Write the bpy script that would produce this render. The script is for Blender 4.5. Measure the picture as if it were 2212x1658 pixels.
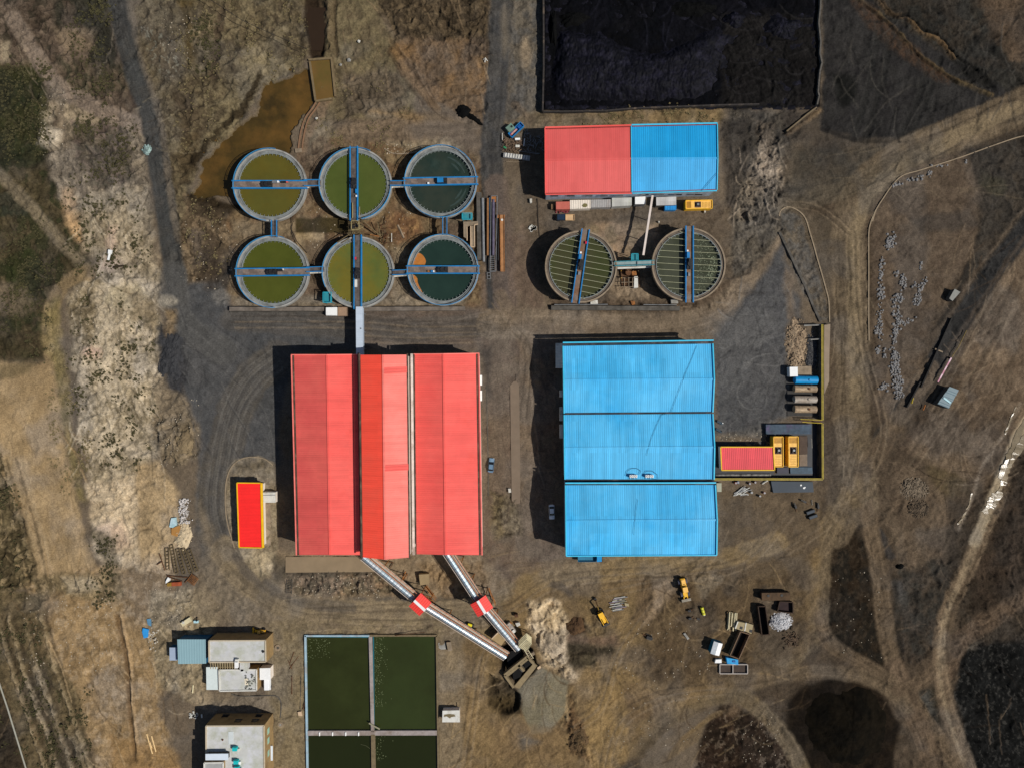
import bpy,bmesh,math,random
import numpy as np
from mathutils import Vector,Matrix,Euler

for _o in list(bpy.data.objects):
    bpy.data.objects.remove(_o)
SC=bpy.context.scene
COL=SC.collection
random.seed(7)
PI=math.pi

# ------------------------------------------------------------------ camera, sky, sun, exposure
K=0.14            # metres on the ground per pixel of the 2212 px wide working copy of the photograph
HC=220.0          # flying height of the camera
cam_d=bpy.data.cameras.new('camera')
cam_d.sensor_width=36.0
cam_d.lens=36.0*HC / (2212*K)
cam_d.clip_start=1.0
cam_d.clip_end=20000.0
cam=bpy.data.objects.new('camera',cam_d)
cam.location=(0,0,HC)
COL.objects.link(cam)
SC.camera=cam

SUNV=Vector((0.824,-0.28,1.0)).normalized()      # towards the sun
w=bpy.data.worlds.new('World');SC.world=w
w.use_nodes=True
nt=w.node_tree
sky=nt.nodes.new('ShaderNodeTexSky')
sky.sky_type='NISHITA'
sky.sun_disc=False
sky.sun_elevation=math.asin(SUNV.z)
sky.sun_rotation=math.atan2(SUNV.x,SUNV.y)
bg=nt.nodes['Background']
bg.inputs['Strength'].default_value=0.055
nt.links.new(sky.outputs[0],bg.inputs['Color'])
sun_d=bpy.data.lights.new('sun','SUN')
sun_d.energy=4.0
sun_d.angle=math.radians(0.5)
sun_d.color=(1.0,0.955,0.88)
sun=bpy.data.objects.new('sun',sun_d)
sun.rotation_euler=(-SUNV).to_track_quat('-Z','Y').to_euler()
sun.location=(200,-60,200)
COL.objects.link(sun)
SC.view_settings.view_transform='Standard'
SC.view_settings.look='None'
SC.view_settings.exposure=0.0
SC.view_settings.gamma=1.0
SC.view_settings.use_curve_mapping=False

# ------------------------------------------------------------------ places read off the photograph
REG={'D':(0,0,None)}
for n_,x_,y_,w_ in [('R1',0,0,1000),('R2',800,0,1000),('R3',1700,0,1000),('R4',2634,0,1000),
                       ('R5',0,650,1000),('R6',800,450,1000),('R7',1750,600,1000),('R8',2634,650,1000),
                       ('S1',0,1300,1000),('S2',800,1150,1000),('S3',1750,1150,1000),('S4',2634,1300,1000),
                       ('S5',0,1974,1000),('S6',900,1974,1000),('S7',1750,1974,1000),('S8',2634,1974,1000),
                       ('A1',820,500,500),('A2',1080,720,400),('A3',1380,480,500),('A4',1400,780,500),
                       ('A5',1760,420,400),('A6',1900,660,700),('A7',1900,660,350),('A8',2200,660,400),
                       ('B1',2500,1150,500),('B2',2500,1480,500),('B3',1600,2080,500),('B4',2400,2000,500),
                       ('B5',1240,1940,500),('B6',560,2180,500),('B7',520,1740,500),('B8',660,2450,400)]:
    REG[n_]=(x_,y_,w_)

def D(reg,x,y):
    x0,y0,w_=REG[reg]
    if w_ is None:
        return (x,y)
    return ((x0+x*w_ / 2211.0) / 1.642857,(y0+y*w_ / 2211.0) / 1.642857)

def W(reg,x,y,z=0.0):
    dx,dy=D(reg,x,y)
    f=K*(HC - z) / HC
    return Vector(((dx - 1106)*f,-(dy - 829)*f,z))

def lin(c):
    out=[]
    for v in c:
        v=v / 255.0
        out.append(v / 12.92 if v <=0.04045 else ((v+0.055) / 1.055)**2.4)
    return tuple(out)

# ------------------------------------------------------------------ ground: one sheet with its relief and soil colours
rng=np.random.default_rng(11)
TAB=rng.random((256,256)).astype(np.float32)

def vn(x,y,s=0):
    x=x+np.float32(s*17.37);y=y+np.float32(s*41.91)
    ix=np.floor(x);iy=np.floor(y)
    fx=(x - ix);fy=(y - iy)
    fx=fx*fx*(3 - 2*fx);fy=fy*fy*(3 - 2*fy)
    ix=ix.astype(np.int32);iy=iy.astype(np.int32)
    a,b=ix & 255,(ix+1) & 255
    c,d=iy & 255,(iy+1) & 255
    t0=TAB[a,c]*(1 - fx)+TAB[b,c]*fx
    t1=TAB[a,d]*(1 - fx)+TAB[b,d]*fx
    return t0*(1 - fy)+t1*fy

def fbm(x,y,o=3,s=0):
    t=0;a=0.5;n=0
    for i in range(o):
        t=t+a*vn(x*2**i,y*2**i,s+i*3)
        n+=a;a*=0.55
    return t / n

def sstep(a,b,x):
    t=np.clip((x - a) / (b - a),0,1)
    return t*t*(3 - 2*t)

STEP=1.7
core_x=np.arange(-80,2212+81,STEP);core_y=np.arange(-80,1658+81,STEP)
out=[10.0]
while out[-1] < 30000:
    out.append(out[-1]*1.6)
out=np.array(out)
xs=np.concatenate([core_x[0] - out[::-1],core_x,core_x[-1]+out]).astype(np.float32)
ys=np.concatenate([core_y[0] - out[::-1],core_y,core_y[-1]+out]).astype(np.float32)
NX,NY=len(xs),len(ys)
GX,GY=np.meshgrid(xs,ys)
C=np.empty((NY,NX,3),np.float32)
C[:]=lin((100,87,71))
Hh=np.zeros((NY,NX),np.float32)
A=np.full((NY,NX),0.05,np.float32)
SEED=[0]

def box_slice(pts,mar):
    p=np.array(pts)
    i0=max(np.searchsorted(xs,p[:,0].min() - mar) - 1,0);i1=min(np.searchsorted(xs,p[:,0].max()+mar)+1,NX)
    j0=max(np.searchsorted(ys,p[:,1].min() - mar) - 1,0);j1=min(np.searchsorted(ys,p[:,1].max()+mar)+1,NY)
    return (slice(j0,j1),slice(i0,i1))

def tint(x,y,col,col2,mot,ms,sp,streak,s):
    c=np.array(lin(col),np.float32)
    base=np.broadcast_to(c,x.shape+(3,)).copy()
    if col2 is not None:
        t=sstep(0.35,0.65,fbm(x / (ms*2.2),y / (ms*2.2),4,s+5))[...,None]
        base=base*(1 - t)+np.array(lin(col2),np.float32)*t
    if sp is not None:
        sc,size,th,am=sp
        wv=6*(fbm(x / 9,y / 9,2,s+13) - .5)
        t=(sstep(th - 0.035,th+0.035,fbm((x+wv) / (size*.6),(y - wv) / (size*.85),5,s+9))*am)[...,None]
        base=base*(1 - t)+np.array(lin(sc),np.float32)*t
    f=1+mot*2*(fbm(x / ms,y / ms,4,s+2) - 0.5)*1.6
    if streak is not None:
        ang,sw,sl,am=streak
        ca,sa=math.cos(ang),math.sin(ang)
        u=x*ca+y*sa;v=-x*sa+y*ca+14*(fbm(x / 70,y / 70,2,s+4) - 0.5)
        st=0.6*vn(v / sw,u / sl,s+7)+0.4*vn(v / (sw*0.45),u / (sl*0.6),s+8)
        f=f*(1+am*2*(st - 0.5))
    return base*np.clip(f,0.15,3)[...,None]

def poly(pts,col,op=1.0,soft=6,warp=8,ws=22,mot=0.16,ms=10,col2=None,sp=None,streak=None,
         h=0,hsoft=12,rough=None,reg='D'):
    if reg !='D':
        pts=[D(reg,*p) for p in pts]
    SEED[0]+=1;s=SEED[0]
    sl=box_slice(pts,3*warp+soft*1.5+4)
    x=GX[sl];y=GY[sl]
    if x.size==0:return
    d2=np.full(x.shape,1e12,np.float32);ins=np.zeros(x.shape,bool)
    n=len(pts)
    for i in range(n):
        ax,ay=pts[i];bx,by=pts[(i+1) % n]
        ex,ey=bx - ax,by - ay
        t=np.clip(((x - ax)*ex+(y - ay)*ey) / (ex*ex+ey*ey+1e-9),0,1)
        qx=x - ax - t*ex;qy=y - ay - t*ey
        d2=np.minimum(d2,qx*qx+qy*qy)
        if ay !=by:
            ins ^=((ay > y) !=(by > y)) & (x < (bx - ax)*(y - ay) / (by - ay)+ax)
    sd=np.sqrt(d2);sd=np.where(ins,sd,-sd)
    if soft > 4:soft*=1.5
    wk=1.0 if warp < 4 else 1.5
    sd=sd+wk*warp*(1.5*(fbm(x / ws,y / ws,5,s) - 0.5)+1.3*(fbm(x / (ws*2.9),y / (ws*2.9),2,s+6) - .5))
    m=sstep(-soft,soft,sd)*op
    if col is not None:
        C[sl]=C[sl]*(1 - m[...,None])+tint(x,y,col,col2,mot,ms,sp,streak,s)*m[...,None]
    if h:
        Hh[sl]+=h*sstep(-hsoft*0.3,hsoft,sd)
    if rough is not None:
        A[sl]=A[sl]*(1 - m)+rough*m

def blob(cx,cy,rx,ry,col,rot=0,reg='D',**kw):
    if reg !='D':
        (cx,cy)=D(reg,cx,cy)
    ca,sa=math.cos(rot),math.sin(rot)
    pts=[(cx+rx*math.cos(a)*ca - ry*math.sin(a)*sa,cy+rx*math.cos(a)*sa+ry*math.sin(a)*ca)
           for a in [i*PI / 8 for i in range(16)]]
    poly(pts,col,**kw)

def smooth(pts,k=5):
    if len(pts) < 3:return [tuple(p) for p in pts]
    o=[]
    P_=[pts[0]]+list(pts)+[pts[-1]]
    for i in range(1,len(P_) - 2):
        p0,p1,p2,p3=[np.array(q,float) for q in P_[i - 1:i+3]]
        for j in range(k):
            t=j / k
            o.append(tuple(0.5*(2*p1+(p2 - p0)*t+(2*p0 - 5*p1+4*p2 - p3)*t*t+(3*p1 - p0 - 3*p2+p3)*t**3)))
    o.append(tuple(pts[-1]))
    return o

def stroke(pts,wd,col,op=1.0,soft=5,warp=4,ws=18,mot=0.12,ms=12,col2=None,rut=(5,0.22),h=0,sm=True,
           rough=None,reg='D',sp=None):
    if reg !='D':
        pts=[D(reg,*p) for p in pts]
    if sm:pts=smooth(pts,4)
    SEED[0]+=1;s=SEED[0]
    sl=box_slice(pts,wd / 2+2*warp+soft+4)
    x=GX[sl];y=GY[sl]
    if x.size==0:return
    best=np.full(x.shape,1e12,np.float32);dd=np.zeros(x.shape,np.float32);ss=np.zeros(x.shape,np.float32)
    acc=0.0
    for i in range(len(pts) - 1):
        ax,ay=pts[i];bx,by=pts[i+1]
        ex,ey=bx - ax,by - ay;L=math.hypot(ex,ey)+1e-6
        t=np.clip(((x - ax)*ex+(y - ay)*ey) / (L*L),0,1)
        qx=x - ax - t*ex;qy=y - ay - t*ey
        q=qx*qx+qy*qy
        m=q < best
        best=np.where(m,q,best)
        dd=np.where(m,np.sign(ex*qy - ey*qx)*np.sqrt(q),dd)
        ss=np.where(m,acc+t*L,ss)
        acc+=L
    sd=wd / 2 - np.abs(dd)+2*warp*(fbm(x / ws,y / ws,3,s) - 0.5)
    m=sstep(-soft,soft,sd)*op
    if col is not None:
        t=tint(x,y,col,col2,mot,ms,sp,None,s)
        if rut is not None:
            rw,am=rut
            wob=dd+5*(fbm(ss / 90,dd / 60,2,s+1) - 0.5)
            st=0.55*vn(wob / rw,ss / 110,s+11)+0.45*vn(wob / (rw*0.45),ss / 70,s+12)
            t=t*np.clip(1+am*2*(st - 0.5),0.2,2)[...,None]
        C[sl]=C[sl]*(1 - m[...,None])+t*m[...,None]
    if h:
        Hh[sl]+=h*sstep(-2,max(wd*0.35,3),sd)
    if rough is not None:
        A[sl]=A[sl]*(1 - m)+rough*m

def tracks(pts,col,gauge=13,wd=3.5,op=0.35,reg='D',h=-0.05):
    if reg !='D':
        pts=[D(reg,*p) for p in pts]
    p=smooth(pts,4)
    for sg in (-1,1):
        q=[]
        for i in range(len(p)):
            a=np.array(p[max(i - 1,0)]);b=np.array(p[min(i+1,len(p) - 1)])
            t=b - a;t=t / (np.linalg.norm(t)+1e-9)
            q.append((p[i][0] - t[1]*gauge / 2*sg,p[i][1]+t[0]*gauge / 2*sg))
        stroke(q,wd,col,op=op,soft=2,warp=1.5,rut=None,h=h,sm=False)

def rills(x0,y0,x1,y1,n,ang,dk_,lt,wd=(1.6,3.2),ln=(30,110),bend=.35,op=.5,spread=.3,h=-.12):
    for i in range(n):
        x=random.uniform(x0,x1);y=random.uniform(y0,y1);a=ang+random.gauss(0,spread);l=random.uniform(*ln) / 5
        k=random.gauss(0,bend);p=[(x,y)]
        for j in range(5):
            a+=k*.3+random.gauss(0,.1);x+=l*math.cos(a);y+=l*math.sin(a);p.append((x,y))
        p=[q for q in p if x0 - 15 < q[0] < x1+15 and y0 - 15 < q[1] < y1+15]
        if len(p) < 3:continue
        w=random.uniform(*wd)
        stroke(p,w,dk_ if i % 5 < 3 else lt,op=op*random.uniform(.5,1.2),soft=1.4,warp=1.2,ws=9,rut=None,h=h if i % 5 < 3 else -h,mot=.2,ms=6)

# ---- left: fields, scrub and the eroded pale ground
poly([(-80,120),(95,130),(110,330),(140,450),(200,600),(110,640),(105,780),(-80,790)],(62,54,36),col2=(76,66,46),soft=12,warp=18,ws=50,mot=.25,sp=((42,46,26),30,.55,.7),rough=.14)
poly([(-80,140),(92,150),(100,260),(105,340),(60,360),(-80,330)],(48,48,26),op=.9,col2=(38,42,24),warp=10,mot=.3,ms=6,rough=.16)
blob(55,600,45,60,(46,50,26),op=.8,warp=18,mot=.3,ms=6)
blob(20,650,55,40,(104,90,72),op=.7,warp=14)
blob(30,440,40,30,(50,52,44),op=.6,warp=14)
blob(25,745,70,30,(64,54,38),op=.6,warp=14)
poly([(-80,-80),(250,-80),(260,120),(290,250),(110,300),(95,130),(-80,130)],(94,80,66),col2=(74,62,50),warp=14,mot=.28,ms=8,sp=((48,44,34),22,.6,.7),rough=.16)
poly([(150,-80),(235,-80),(240,60),(238,200),(205,190),(200,90),(160,50)],(42,42,32),op=.9,col2=(52,50,40),warp=14,mot=.35,ms=6,rough=.2)
blob(125,30,14,30,(44,44,34),op=.8,warp=10)
poly([(110,60),(205,60),(215,110),(140,115)],(112,96,76),op=.8,warp=9,mot=.2)
poly([(0,90),(22,88),(20,135),(0,135)],(150,134,108),op=.9,warp=4)
poly([(225,-80),(262,-80),(300,230),(285,240),(262,120),(245,40)],(62,48,40),op=.9,warp=5,mot=.25,ms=6)
poly([(130,130),(280,130),(285,205),(190,200),(150,180)],(84,72,56),op=.8,warp=10,sp=((50,50,36),13,.52,.8),streak=(1.3,7,90,.3),rough=.2)
poly([(110,190),(170,190),(225,240),(310,270),(330,500),(360,640),(330,660),(250,560),(180,560),(135,430),(95,300),(130,260)],(138,122,98),col2=(116,102,82),warp=12,mot=.22,ms=9,sp=((82,72,56),16,.58,.75),rough=.18)
poly([(155,265),(270,262),(292,330),(285,400),(200,405),(165,340)],(96,82,72),op=.9,col2=(84,74,60),warp=12,mot=.25,ms=7,sp=((64,62,50),12,.57,.7),rough=.2)
stroke([(30,40),(70,110),(125,185),(215,235),(320,280)],34,(118,103,88),warp=5,rut=(5,.15))
stroke([(120,185),(130,250),(150,330),(200,480)],18,(112,98,80),op=.7,warp=6)
blob(107,297,26,20,(176,162,140),op=.9,warp=7,h=.5)
blob(105,255,14,16,(160,145,120),op=.8,warp=7)
poly([(132,405),(165,410),(162,470),(180,500),(172,520),(150,500),(133,455)],(164,132,92),warp=6,mot=.2,rough=.15)
poly([(165,420),(320,400),(335,560),(340,640),(260,640),(205,560),(175,500)],(160,144,118),op=.85,col2=(140,126,102),warp=12,mot=.18,sp=((100,88,68),13,.58,.7),rough=.13)
poly([(235,490),(252,490),(248,550),(270,575),(250,590),(200,590),(225,550)],(172,148,126),op=.9,warp=4)
stroke([(-20,360),(60,440),(120,510),(190,585)],26,(106,94,74),op=.9,warp=4,rut=(6,.3),h=-.1)
# pale speckled ground further down
poly([(150,640),(200,590),(300,590),(345,640),(340,700),(345,780),(350,860),(340,1000),(350,1070),(260,1080),(190,1080),(170,900),(150,760)],(173,156,129),col2=(154,138,111),warp=14,mot=.16,ms=9,sp=((112,99,76),15,.59,.7),streak=(1.57,7,120,.16),rough=.14)
poly([(150,640),(205,600),(222,680),(200,740),(165,760)],(92,80,58),op=.85,warp=12,mot=.25,sp=((150,134,108),10,.6,.6),rough=.2)
poly([(205,620),(250,610),(262,900),(250,1010),(215,1000)],(178,162,136),op=.7,warp=12,sp=((118,104,80),13,.6,.7))
blob(195,760,20,14,(180,150,130),op=.8,warp=6)
blob(270,640,40,25,(160,146,118),op=.7,warp=12)
poly([(270,625),(345,640),(335,720),(290,690)],(118,102,76),op=.8,warp=9)
stroke([(195,585),(140,615),(112,660),(106,720),(112,790)],30,(126,106,76),op=.9,warp=8,rut=(6,.15))
poly([(95,650),(130,640),(135,750),(150,870),(165,1000),(185,1080),(165,1085),(130,900),(110,790),(90,760)],(116,102,64),op=.9,col2=(134,116,78),warp=8,streak=(1.45,6,60,.25),sp=((80,72,44),10,.58,.5))
poly([(-80,785),(115,783),(126,860),(150,1000),(178,1130),(205,1222),(130,1250),(70,1250),(40,1120),(0,990),(-80,880)],(154,130,95),col2=(146,122,87),warp=5,soft=5,mot=.09,ms=18,streak=(1.2,14,120,.10),rough=.05)
poly([(0,790),(75,785),(60,805),(0,815)],(92,80,56),op=.7,warp=8)
stroke([(45,1000),(75,1120),(105,1230)],22,(172,146,110),op=.6,warp=8,rut=None)
poly([(-80,960),(0,985),(30,1070),(62,1180),(85,1265),(-80,1290)],(92,80,56),warp=8,mot=.25,ms=7,col2=(72,62,42),sp=((132,114,84),14,.6,.7),streak=(1.25,9,130,.35),rough=.25)
poly([(190,1050),(300,1020),(300,1150),(330,1230),(240,1250),(205,1190)],(184,164,134),op=.95,col2=(168,148,118),warp=10,mot=.12,streak=(2.3,10,60,.12),rough=.16)
poly([(215,1140),(265,1120),(285,1180),(240,1200)],(190,162,134),op=.8,warp=8)
poly([(205,1150),(250,1160),(260,1230),(225,1230)],(102,90,66),op=.8,warp=10,rough=.2)
poly([(290,1000),(340,1000),(385,1060),(395,1140),(370,1280),(300,1280),(300,1080)],(166,142,106),col2=(152,129,95),warp=8,mot=.14,rough=.12)
poly([(325,900),(410,890),(428,930),(425,985),(380,1010),(345,985)],(112,98,76),op=.95,col2=(128,112,88),warp=10,mot=.2,rough=.3,h=.8,hsoft=25)
blob(412,962,12,24,(70,58,42),op=.7,warp=6,h=-.8)
poly([(330,800),(400,850),(420,900),(330,920)],(118,104,84),op=.8,warp=10,rough=.2)
# lower left
poly([(60,1255),(210,1225),(380,1230),(390,1420),(340,1520),(390,1658),(390,1740),(100,1740),(70,1500)],(144,119,84),col2=(126,103,71),warp=12,mot=.15,ms=14,sp=((164,142,112),16,.6,.5),rough=.09)
poly([(-80,1270),(90,1280),(100,1400),(190,1560),(215,1740),(-80,1740)],(110,94,66),col2=(92,80,56),warp=14,mot=.2,streak=(1.2,9,120,.28),rough=.14)
poly([(60,1245),(260,1235),(275,1290),(240,1300),(120,1275),(80,1300)],(106,92,66),op=.85,warp=9,mot=.25,sp=((150,130,98),12,.58,.6),rough=.2)
poly([(140,1250),(200,1245),(215,1275),(150,1280)],(150,136,112),op=.8,warp=6)
stroke([(0,1345),(25,1440),(60,1540),(98,1665)],9,(142,124,94),op=.8,warp=4,h=.35,rut=None,sp=((86,72,50),9,.5,.6))
stroke([(72,1440),(110,1520),(150,1580),(185,1665)],11,(150,132,100),op=.8,warp=5,h=.4,rut=None,sp=((80,68,46),9,.5,.7))
stroke([(60,1445),(90,1530),(150,1665)],8,(66,54,36),op=.7,warp=4,rut=None)
stroke([(10,1345),(45,1470),(95,1665)],7,(84,70,48),op=.7,warp=4,rut=None)
poly([(-80,1470),(8,1490),(55,1660),(60,1740),(-80,1740)],(54,44,32),warp=4,mot=.25,rough=.15)
stroke([(255,1330),(275,1430),(278,1500),(290,1620)],7,(106,82,54),op=.8,warp=3,h=-.35,rut=None)
stroke([(262,1330),(282,1430),(285,1500),(297,1620)],5,(176,146,106),op=.6,warp=3,h=.3,rut=None)
poly([(325,1280),(450,1265),(470,1330),(460,1380),(450,1540),(395,1500),(345,1490),(320,1380)],(148,132,104),col2=(132,116,90),warp=10,mot=.18,sp=((104,92,70),12,.58,.6),rough=.16)
poly([(380,1490),(470,1490),(600,1510),(610,1560),(450,1535)],(120,106,86),op=.8,warp=8,rough=.14)
poly([(240,1590),(300,1600),(390,1620),(390,1740),(240,1740)],(136,106,66),op=.7,warp=8)

# ---- top middle
poly([(300,-80),(660,-80),(675,120),(640,150),(560,190),(520,260),(430,330),(400,420),(420,520),(380,560),(350,400),(320,250),(290,100)],(104,92,68),col2=(92,80,58),warp=12,mot=.24,ms=8,sp=((66,56,42),15,.58,.7),rough=.18)
poly([(540,100),(640,140),(560,190),(500,290),(420,350),(430,300),(500,190)],(128,114,84),op=.8,warp=10,mot=.2,sp=((96,84,60),9,.55,.6),rough=.16)
poly([(300,60),(360,60),(410,150),(360,180),(320,130)],(84,74,60),op=.8,warp=12,sp=((126,124,108),8,.64,.8),rough=.2)
poly([(385,0),(420,0),(425,150),(400,150)],(84,68,34),op=.8,warp=10)
stroke([(480,20),(465,110),(460,160)],20,(66,54,42),op=.7,warp=7,h=-.4)
poly([(380,190),(420,210),(450,260),(400,300),(380,260)],(70,58,44),op=.7,warp=14,rough=.25)
stroke([(430,290),(460,260),(480,240)],20,(60,50,40),op=.6,warp=8)
poly([(395,290),(440,270),(430,330),(405,400),(385,390)],(66,54,36),op=.75,warp=8)
poly([(395,420),(470,430),(500,480),(500,560),(480,620),(410,610),(385,520)],(118,100,76),col2=(98,82,62),warp=12,mot=.24,sp=((70,58,42),16,.56,.7),rough=.22)
poly([(445,540),(495,560),(492,630),(460,620)],(56,48,38),op=.8,warp=9)
poly([(410,500),(440,500),(448,560),(420,570)],(76,68,60),op=.7,warp=8)
poly([(655,-80),(810,-80),(835,60),(880,110),(900,190),(880,330),(690,330),(660,300),(680,140)],(106,94,68),col2=(96,84,62),warp=9,mot=.18,ms=9,rough=.12)
poly([(790,-80),(1060,-80),(1060,100),(900,130),(850,90),(810,20)],(74,62,46),col2=(90,76,56),warp=12,mot=.3,ms=9,sp=((50,42,32),14,.56,.7),rough=.25)
poly([(840,90),(950,80),(1065,100),(1062,290),(960,240),(880,170)],(114,88,58),col2=(104,84,62),warp=10,mot=.2,streak=(1.35,7,60,.2),rough=.14)
poly([(990,80),(1050,85),(1050,120),(1000,125)],(84,72,60),op=.8,warp=10,rough=.25)
poly([(740,160),(870,150),(880,250),(740,255)],(92,80,66),op=.8,col2=(80,70,58),warp=10,mot=.2,rough=.2)
poly([(780,220),(850,220),(850,255),(790,255)],(116,104,88),op=.6,warp=8,rough=.25)
stroke([(850,110),(885,165),(925,215),(945,240)],17,(116,90,58),warp=3,h=.3,rut=(4,.15))
stroke([(838,112),(873,170),(915,225)],3.5,(64,48,32),op=.8,warp=1.5,rut=None)
stroke([(862,108),(900,165),(940,225)],3.5,(64,48,32),op=.8,warp=1.5,rut=None)
for xx in (905,925,942,960):stroke([(xx,130),(xx+2,190)],3,(72,54,36),op=.6,warp=1.5,rut=None)
poly([(690,265),(830,255),(960,240),(1040,255),(1060,320),(1040,340),(990,310),(820,315),(740,340),(690,330)],(104,88,70),op=.95,warp=5,streak=(-.05,8,160,.2),mot=.1)
poly([(800,240),(950,245),(1000,265),(900,262)],(120,98,68),op=.8,warp=5,streak=(.08,5,90,.2))
poly([(835,308),(965,300),(1000,320),(860,335)],(140,124,98),op=.8,warp=5,mot=.25,ms=6,rough=.15)
blob(700,290,28,26,(122,108,84),op=.7,warp=8)
# drainage ditch and pond shore
poly([(660,-80),(700,-80),(705,60),(700,125),(672,125),(655,50)],(44,34,24),warp=3,soft=4,mot=.2,h=-1.6,hsoft=14)
stroke([(725,-20),(722,60),(728,120)],7,(48,38,28),op=.8,warp=3,h=-.4,rut=None)
poly([(690,-20),(722,-20),(724,118),(706,120)],(88,74,52),op=.7,warp=4,rough=.2)
stroke([(705,215),(690,250),(660,300),(650,360)],22,(112,90,66),op=.8,warp=4,mot=.2)
# under the six tanks
poly([(500,470),(690,300),(1040,330),(1050,660),(500,660)],(112,94,68),col2=(104,82,58),warp=12,mot=.22,ms=10,sp=((72,54,38),18,.6,.6),rough=.12)
poly([(500,478),(640,478),(645,510),(500,512)],(120,104,80),op=.9,warp=4)
poly([(636,470),(755,468),(760,505),(700,504),(640,506)],(66,56,34),warp=4,soft=3,mot=.12,rough=.02)
poly([(640,505),(700,503),(698,540),(668,566),(640,530)],(150,126,86),warp=3,soft=3,mot=.14,rough=.08)
poly([(660,520),(760,520),(760,640),(690,640),(660,600)],(84,64,42),op=.75,warp=9)
poly([(830,460),(900,470),(905,500),(860,530),(840,500)],(108,78,52),op=.8,warp=8,sp=((146,112,70),12,.6,.7))
poly([(845,540),(880,530),(890,590),(850,600)],(128,112,86),op=.7,warp=8)
poly([(500,640),(1010,640),(1000,660),(500,664)],(122,110,92),op=.8,warp=3)
poly([(840,600),(900,600),(950,660),(850,660)],(140,126,106),op=.7,warp=6,sp=((110,98,80),6,.5,.6))

# ---- central yard, roads
poly([(345,630),(480,600),(500,668),(760,672),(1040,672),(1060,750),(640,760),(600,900),(600,1000),(500,1000),(480,1100),(500,1190),(560,1260),(640,1320),(500,1330),(440,1250),(420,1090),(425,1000),(432,930),(400,850),(380,780),(360,700)],
     (77,76,75),col2=(70,70,70),warp=6,mot=.16,ms=12,rough=.04)
poly([(780,672),(1050,665),(1060,760),(1000,752),(780,745)],(98,84,72),op=.9,warp=6,soft=12,streak=(0,6,140,.18))
stroke([(500,690),(640,700),(760,705),(900,712),(1060,700)],50,(80,75,69),op=.7,warp=5,rut=(5,.3))
stroke([(250,-60),(262,40),(290,150),(325,250),(342,350),(358,450),(370,540),(385,640)],46,(66,64,60),col2=(61,61,59),warp=3,rut=(6,.25))
stroke([(272,-60),(285,40),(310,140),(345,250),(365,400),(385,520)],14,(108,96,80),op=.55,warp=4,rut=None)
stroke([(375,600),(385,680),(420,720),(480,760)],60,(80,78,74),op=.7,warp=8,rut=(6,.22))
poly([(345,690),(385,720),(405,800),(395,850),(370,845),(345,770),(335,710)],(52,52,54),warp=9,ws=15,mot=.25,ms=8,rough=.14)
poly([(350,665),(380,670),(380,715),(362,725)],(120,100,72),op=.9,warp=4,rough=.15)
blob(362,650,20,9,(168,154,128),op=.7,warp=6,rough=.2)
blob(478,640,18,16,(104,100,94),op=.8,warp=7,rough=.2)
stroke([(600,775),(545,820),(510,880),(492,950),(472,1020),(468,1100),(490,1180),(545,1255),(640,1305),(800,1325),(960,1322),(1100,1300),(1210,1250)],78,(80,75,69),col2=(86,79,69),op=.85,warp=6,rut=(6,.3))
for k_ in range(5):
    o=k_*9 - 18
    tracks([(600+o*.3,775+o),(545+o,820+o*.5),(505+o,890),(480+o,1000),(472+o,1100),(500+o,1180+abs(o)*.2),(560+o*.5,1255+o*.3)],(58,58,58) if k_ % 2 else (108,104,96),gauge=12,wd=3,op=.4)
poly([(430,1080),(470,1190),(560,1290),(640,1345),(560,1380),(420,1330),(420,1250),(440,1180)],(118,104,84),op=.8,warp=10,soft=10,mot=.18,rough=.1)
stroke([(490,1190),(540,1250),(640,1310),(800,1330),(1000,1325),(1110,1290),(1180,1240)],70,(126,110,85),col2=(115,101,80),op=.95,warp=6,rut=(6,.3))
stroke([(510,1200),(560,1255),(660,1300),(760,1312)],26,(80,74,68),op=.6,warp=5,rut=(5,.25))
poly([(560,1340),(1000,1340),(1100,1330),(1090,1390),(960,1380),(960,1740),(580,1740),(590,1380)],(118,103,77),op=.9,col2=(108,94,74),warp=7,mot=.15,rough=.09)
# islands by the small red house
poly([(488,1090),(490,1015),(508,990),(560,984),(592,998),(600,1100),(602,1200),(592,1232),(565,1255),(530,1215),(497,1145)],(136,122,98),col2=(120,106,84),warp=2,soft=3,mot=.16,sp=((96,84,62),10,.6,.5),rough=.1)
poly([(515,1190),(590,1190),(588,1230),(562,1250),(535,1215)],(152,136,108),op=.9,warp=6,rough=.2)
poly([(505,1000),(570,996),(580,1015),(510,1020)],(98,84,58),op=.8,warp=6,rough=.2)
# south of the red works
poly([(600,1190),(1120,1190),(1130,1250),(1060,1285),(760,1290),(610,1280)],(124,106,82),warp=6,mot=.15,streak=(.02,8,140,.12),rough=.08)
poly([(610,1236),(870,1234),(900,1262),(880,1284),(640,1284),(615,1270)],(108,94,72),warp=4,mot=.3,ms=5,sp=((78,68,52),8,.52,.7),col2=(132,108,82),rough=.25)
poly([(610,1232),(830,1232),(830,1240),(612,1242)],(58,50,38),op=.8,warp=2)
poly([(590,1200),(625,1205),(618,1240),(600,1258)],(82,72,56),op=.8,warp=6)
poly([(900,1215),(1040,1215),(1060,1280),(960,1290)],(122,100,72),op=.9,warp=8,mot=.2,rough=.2)
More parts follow.
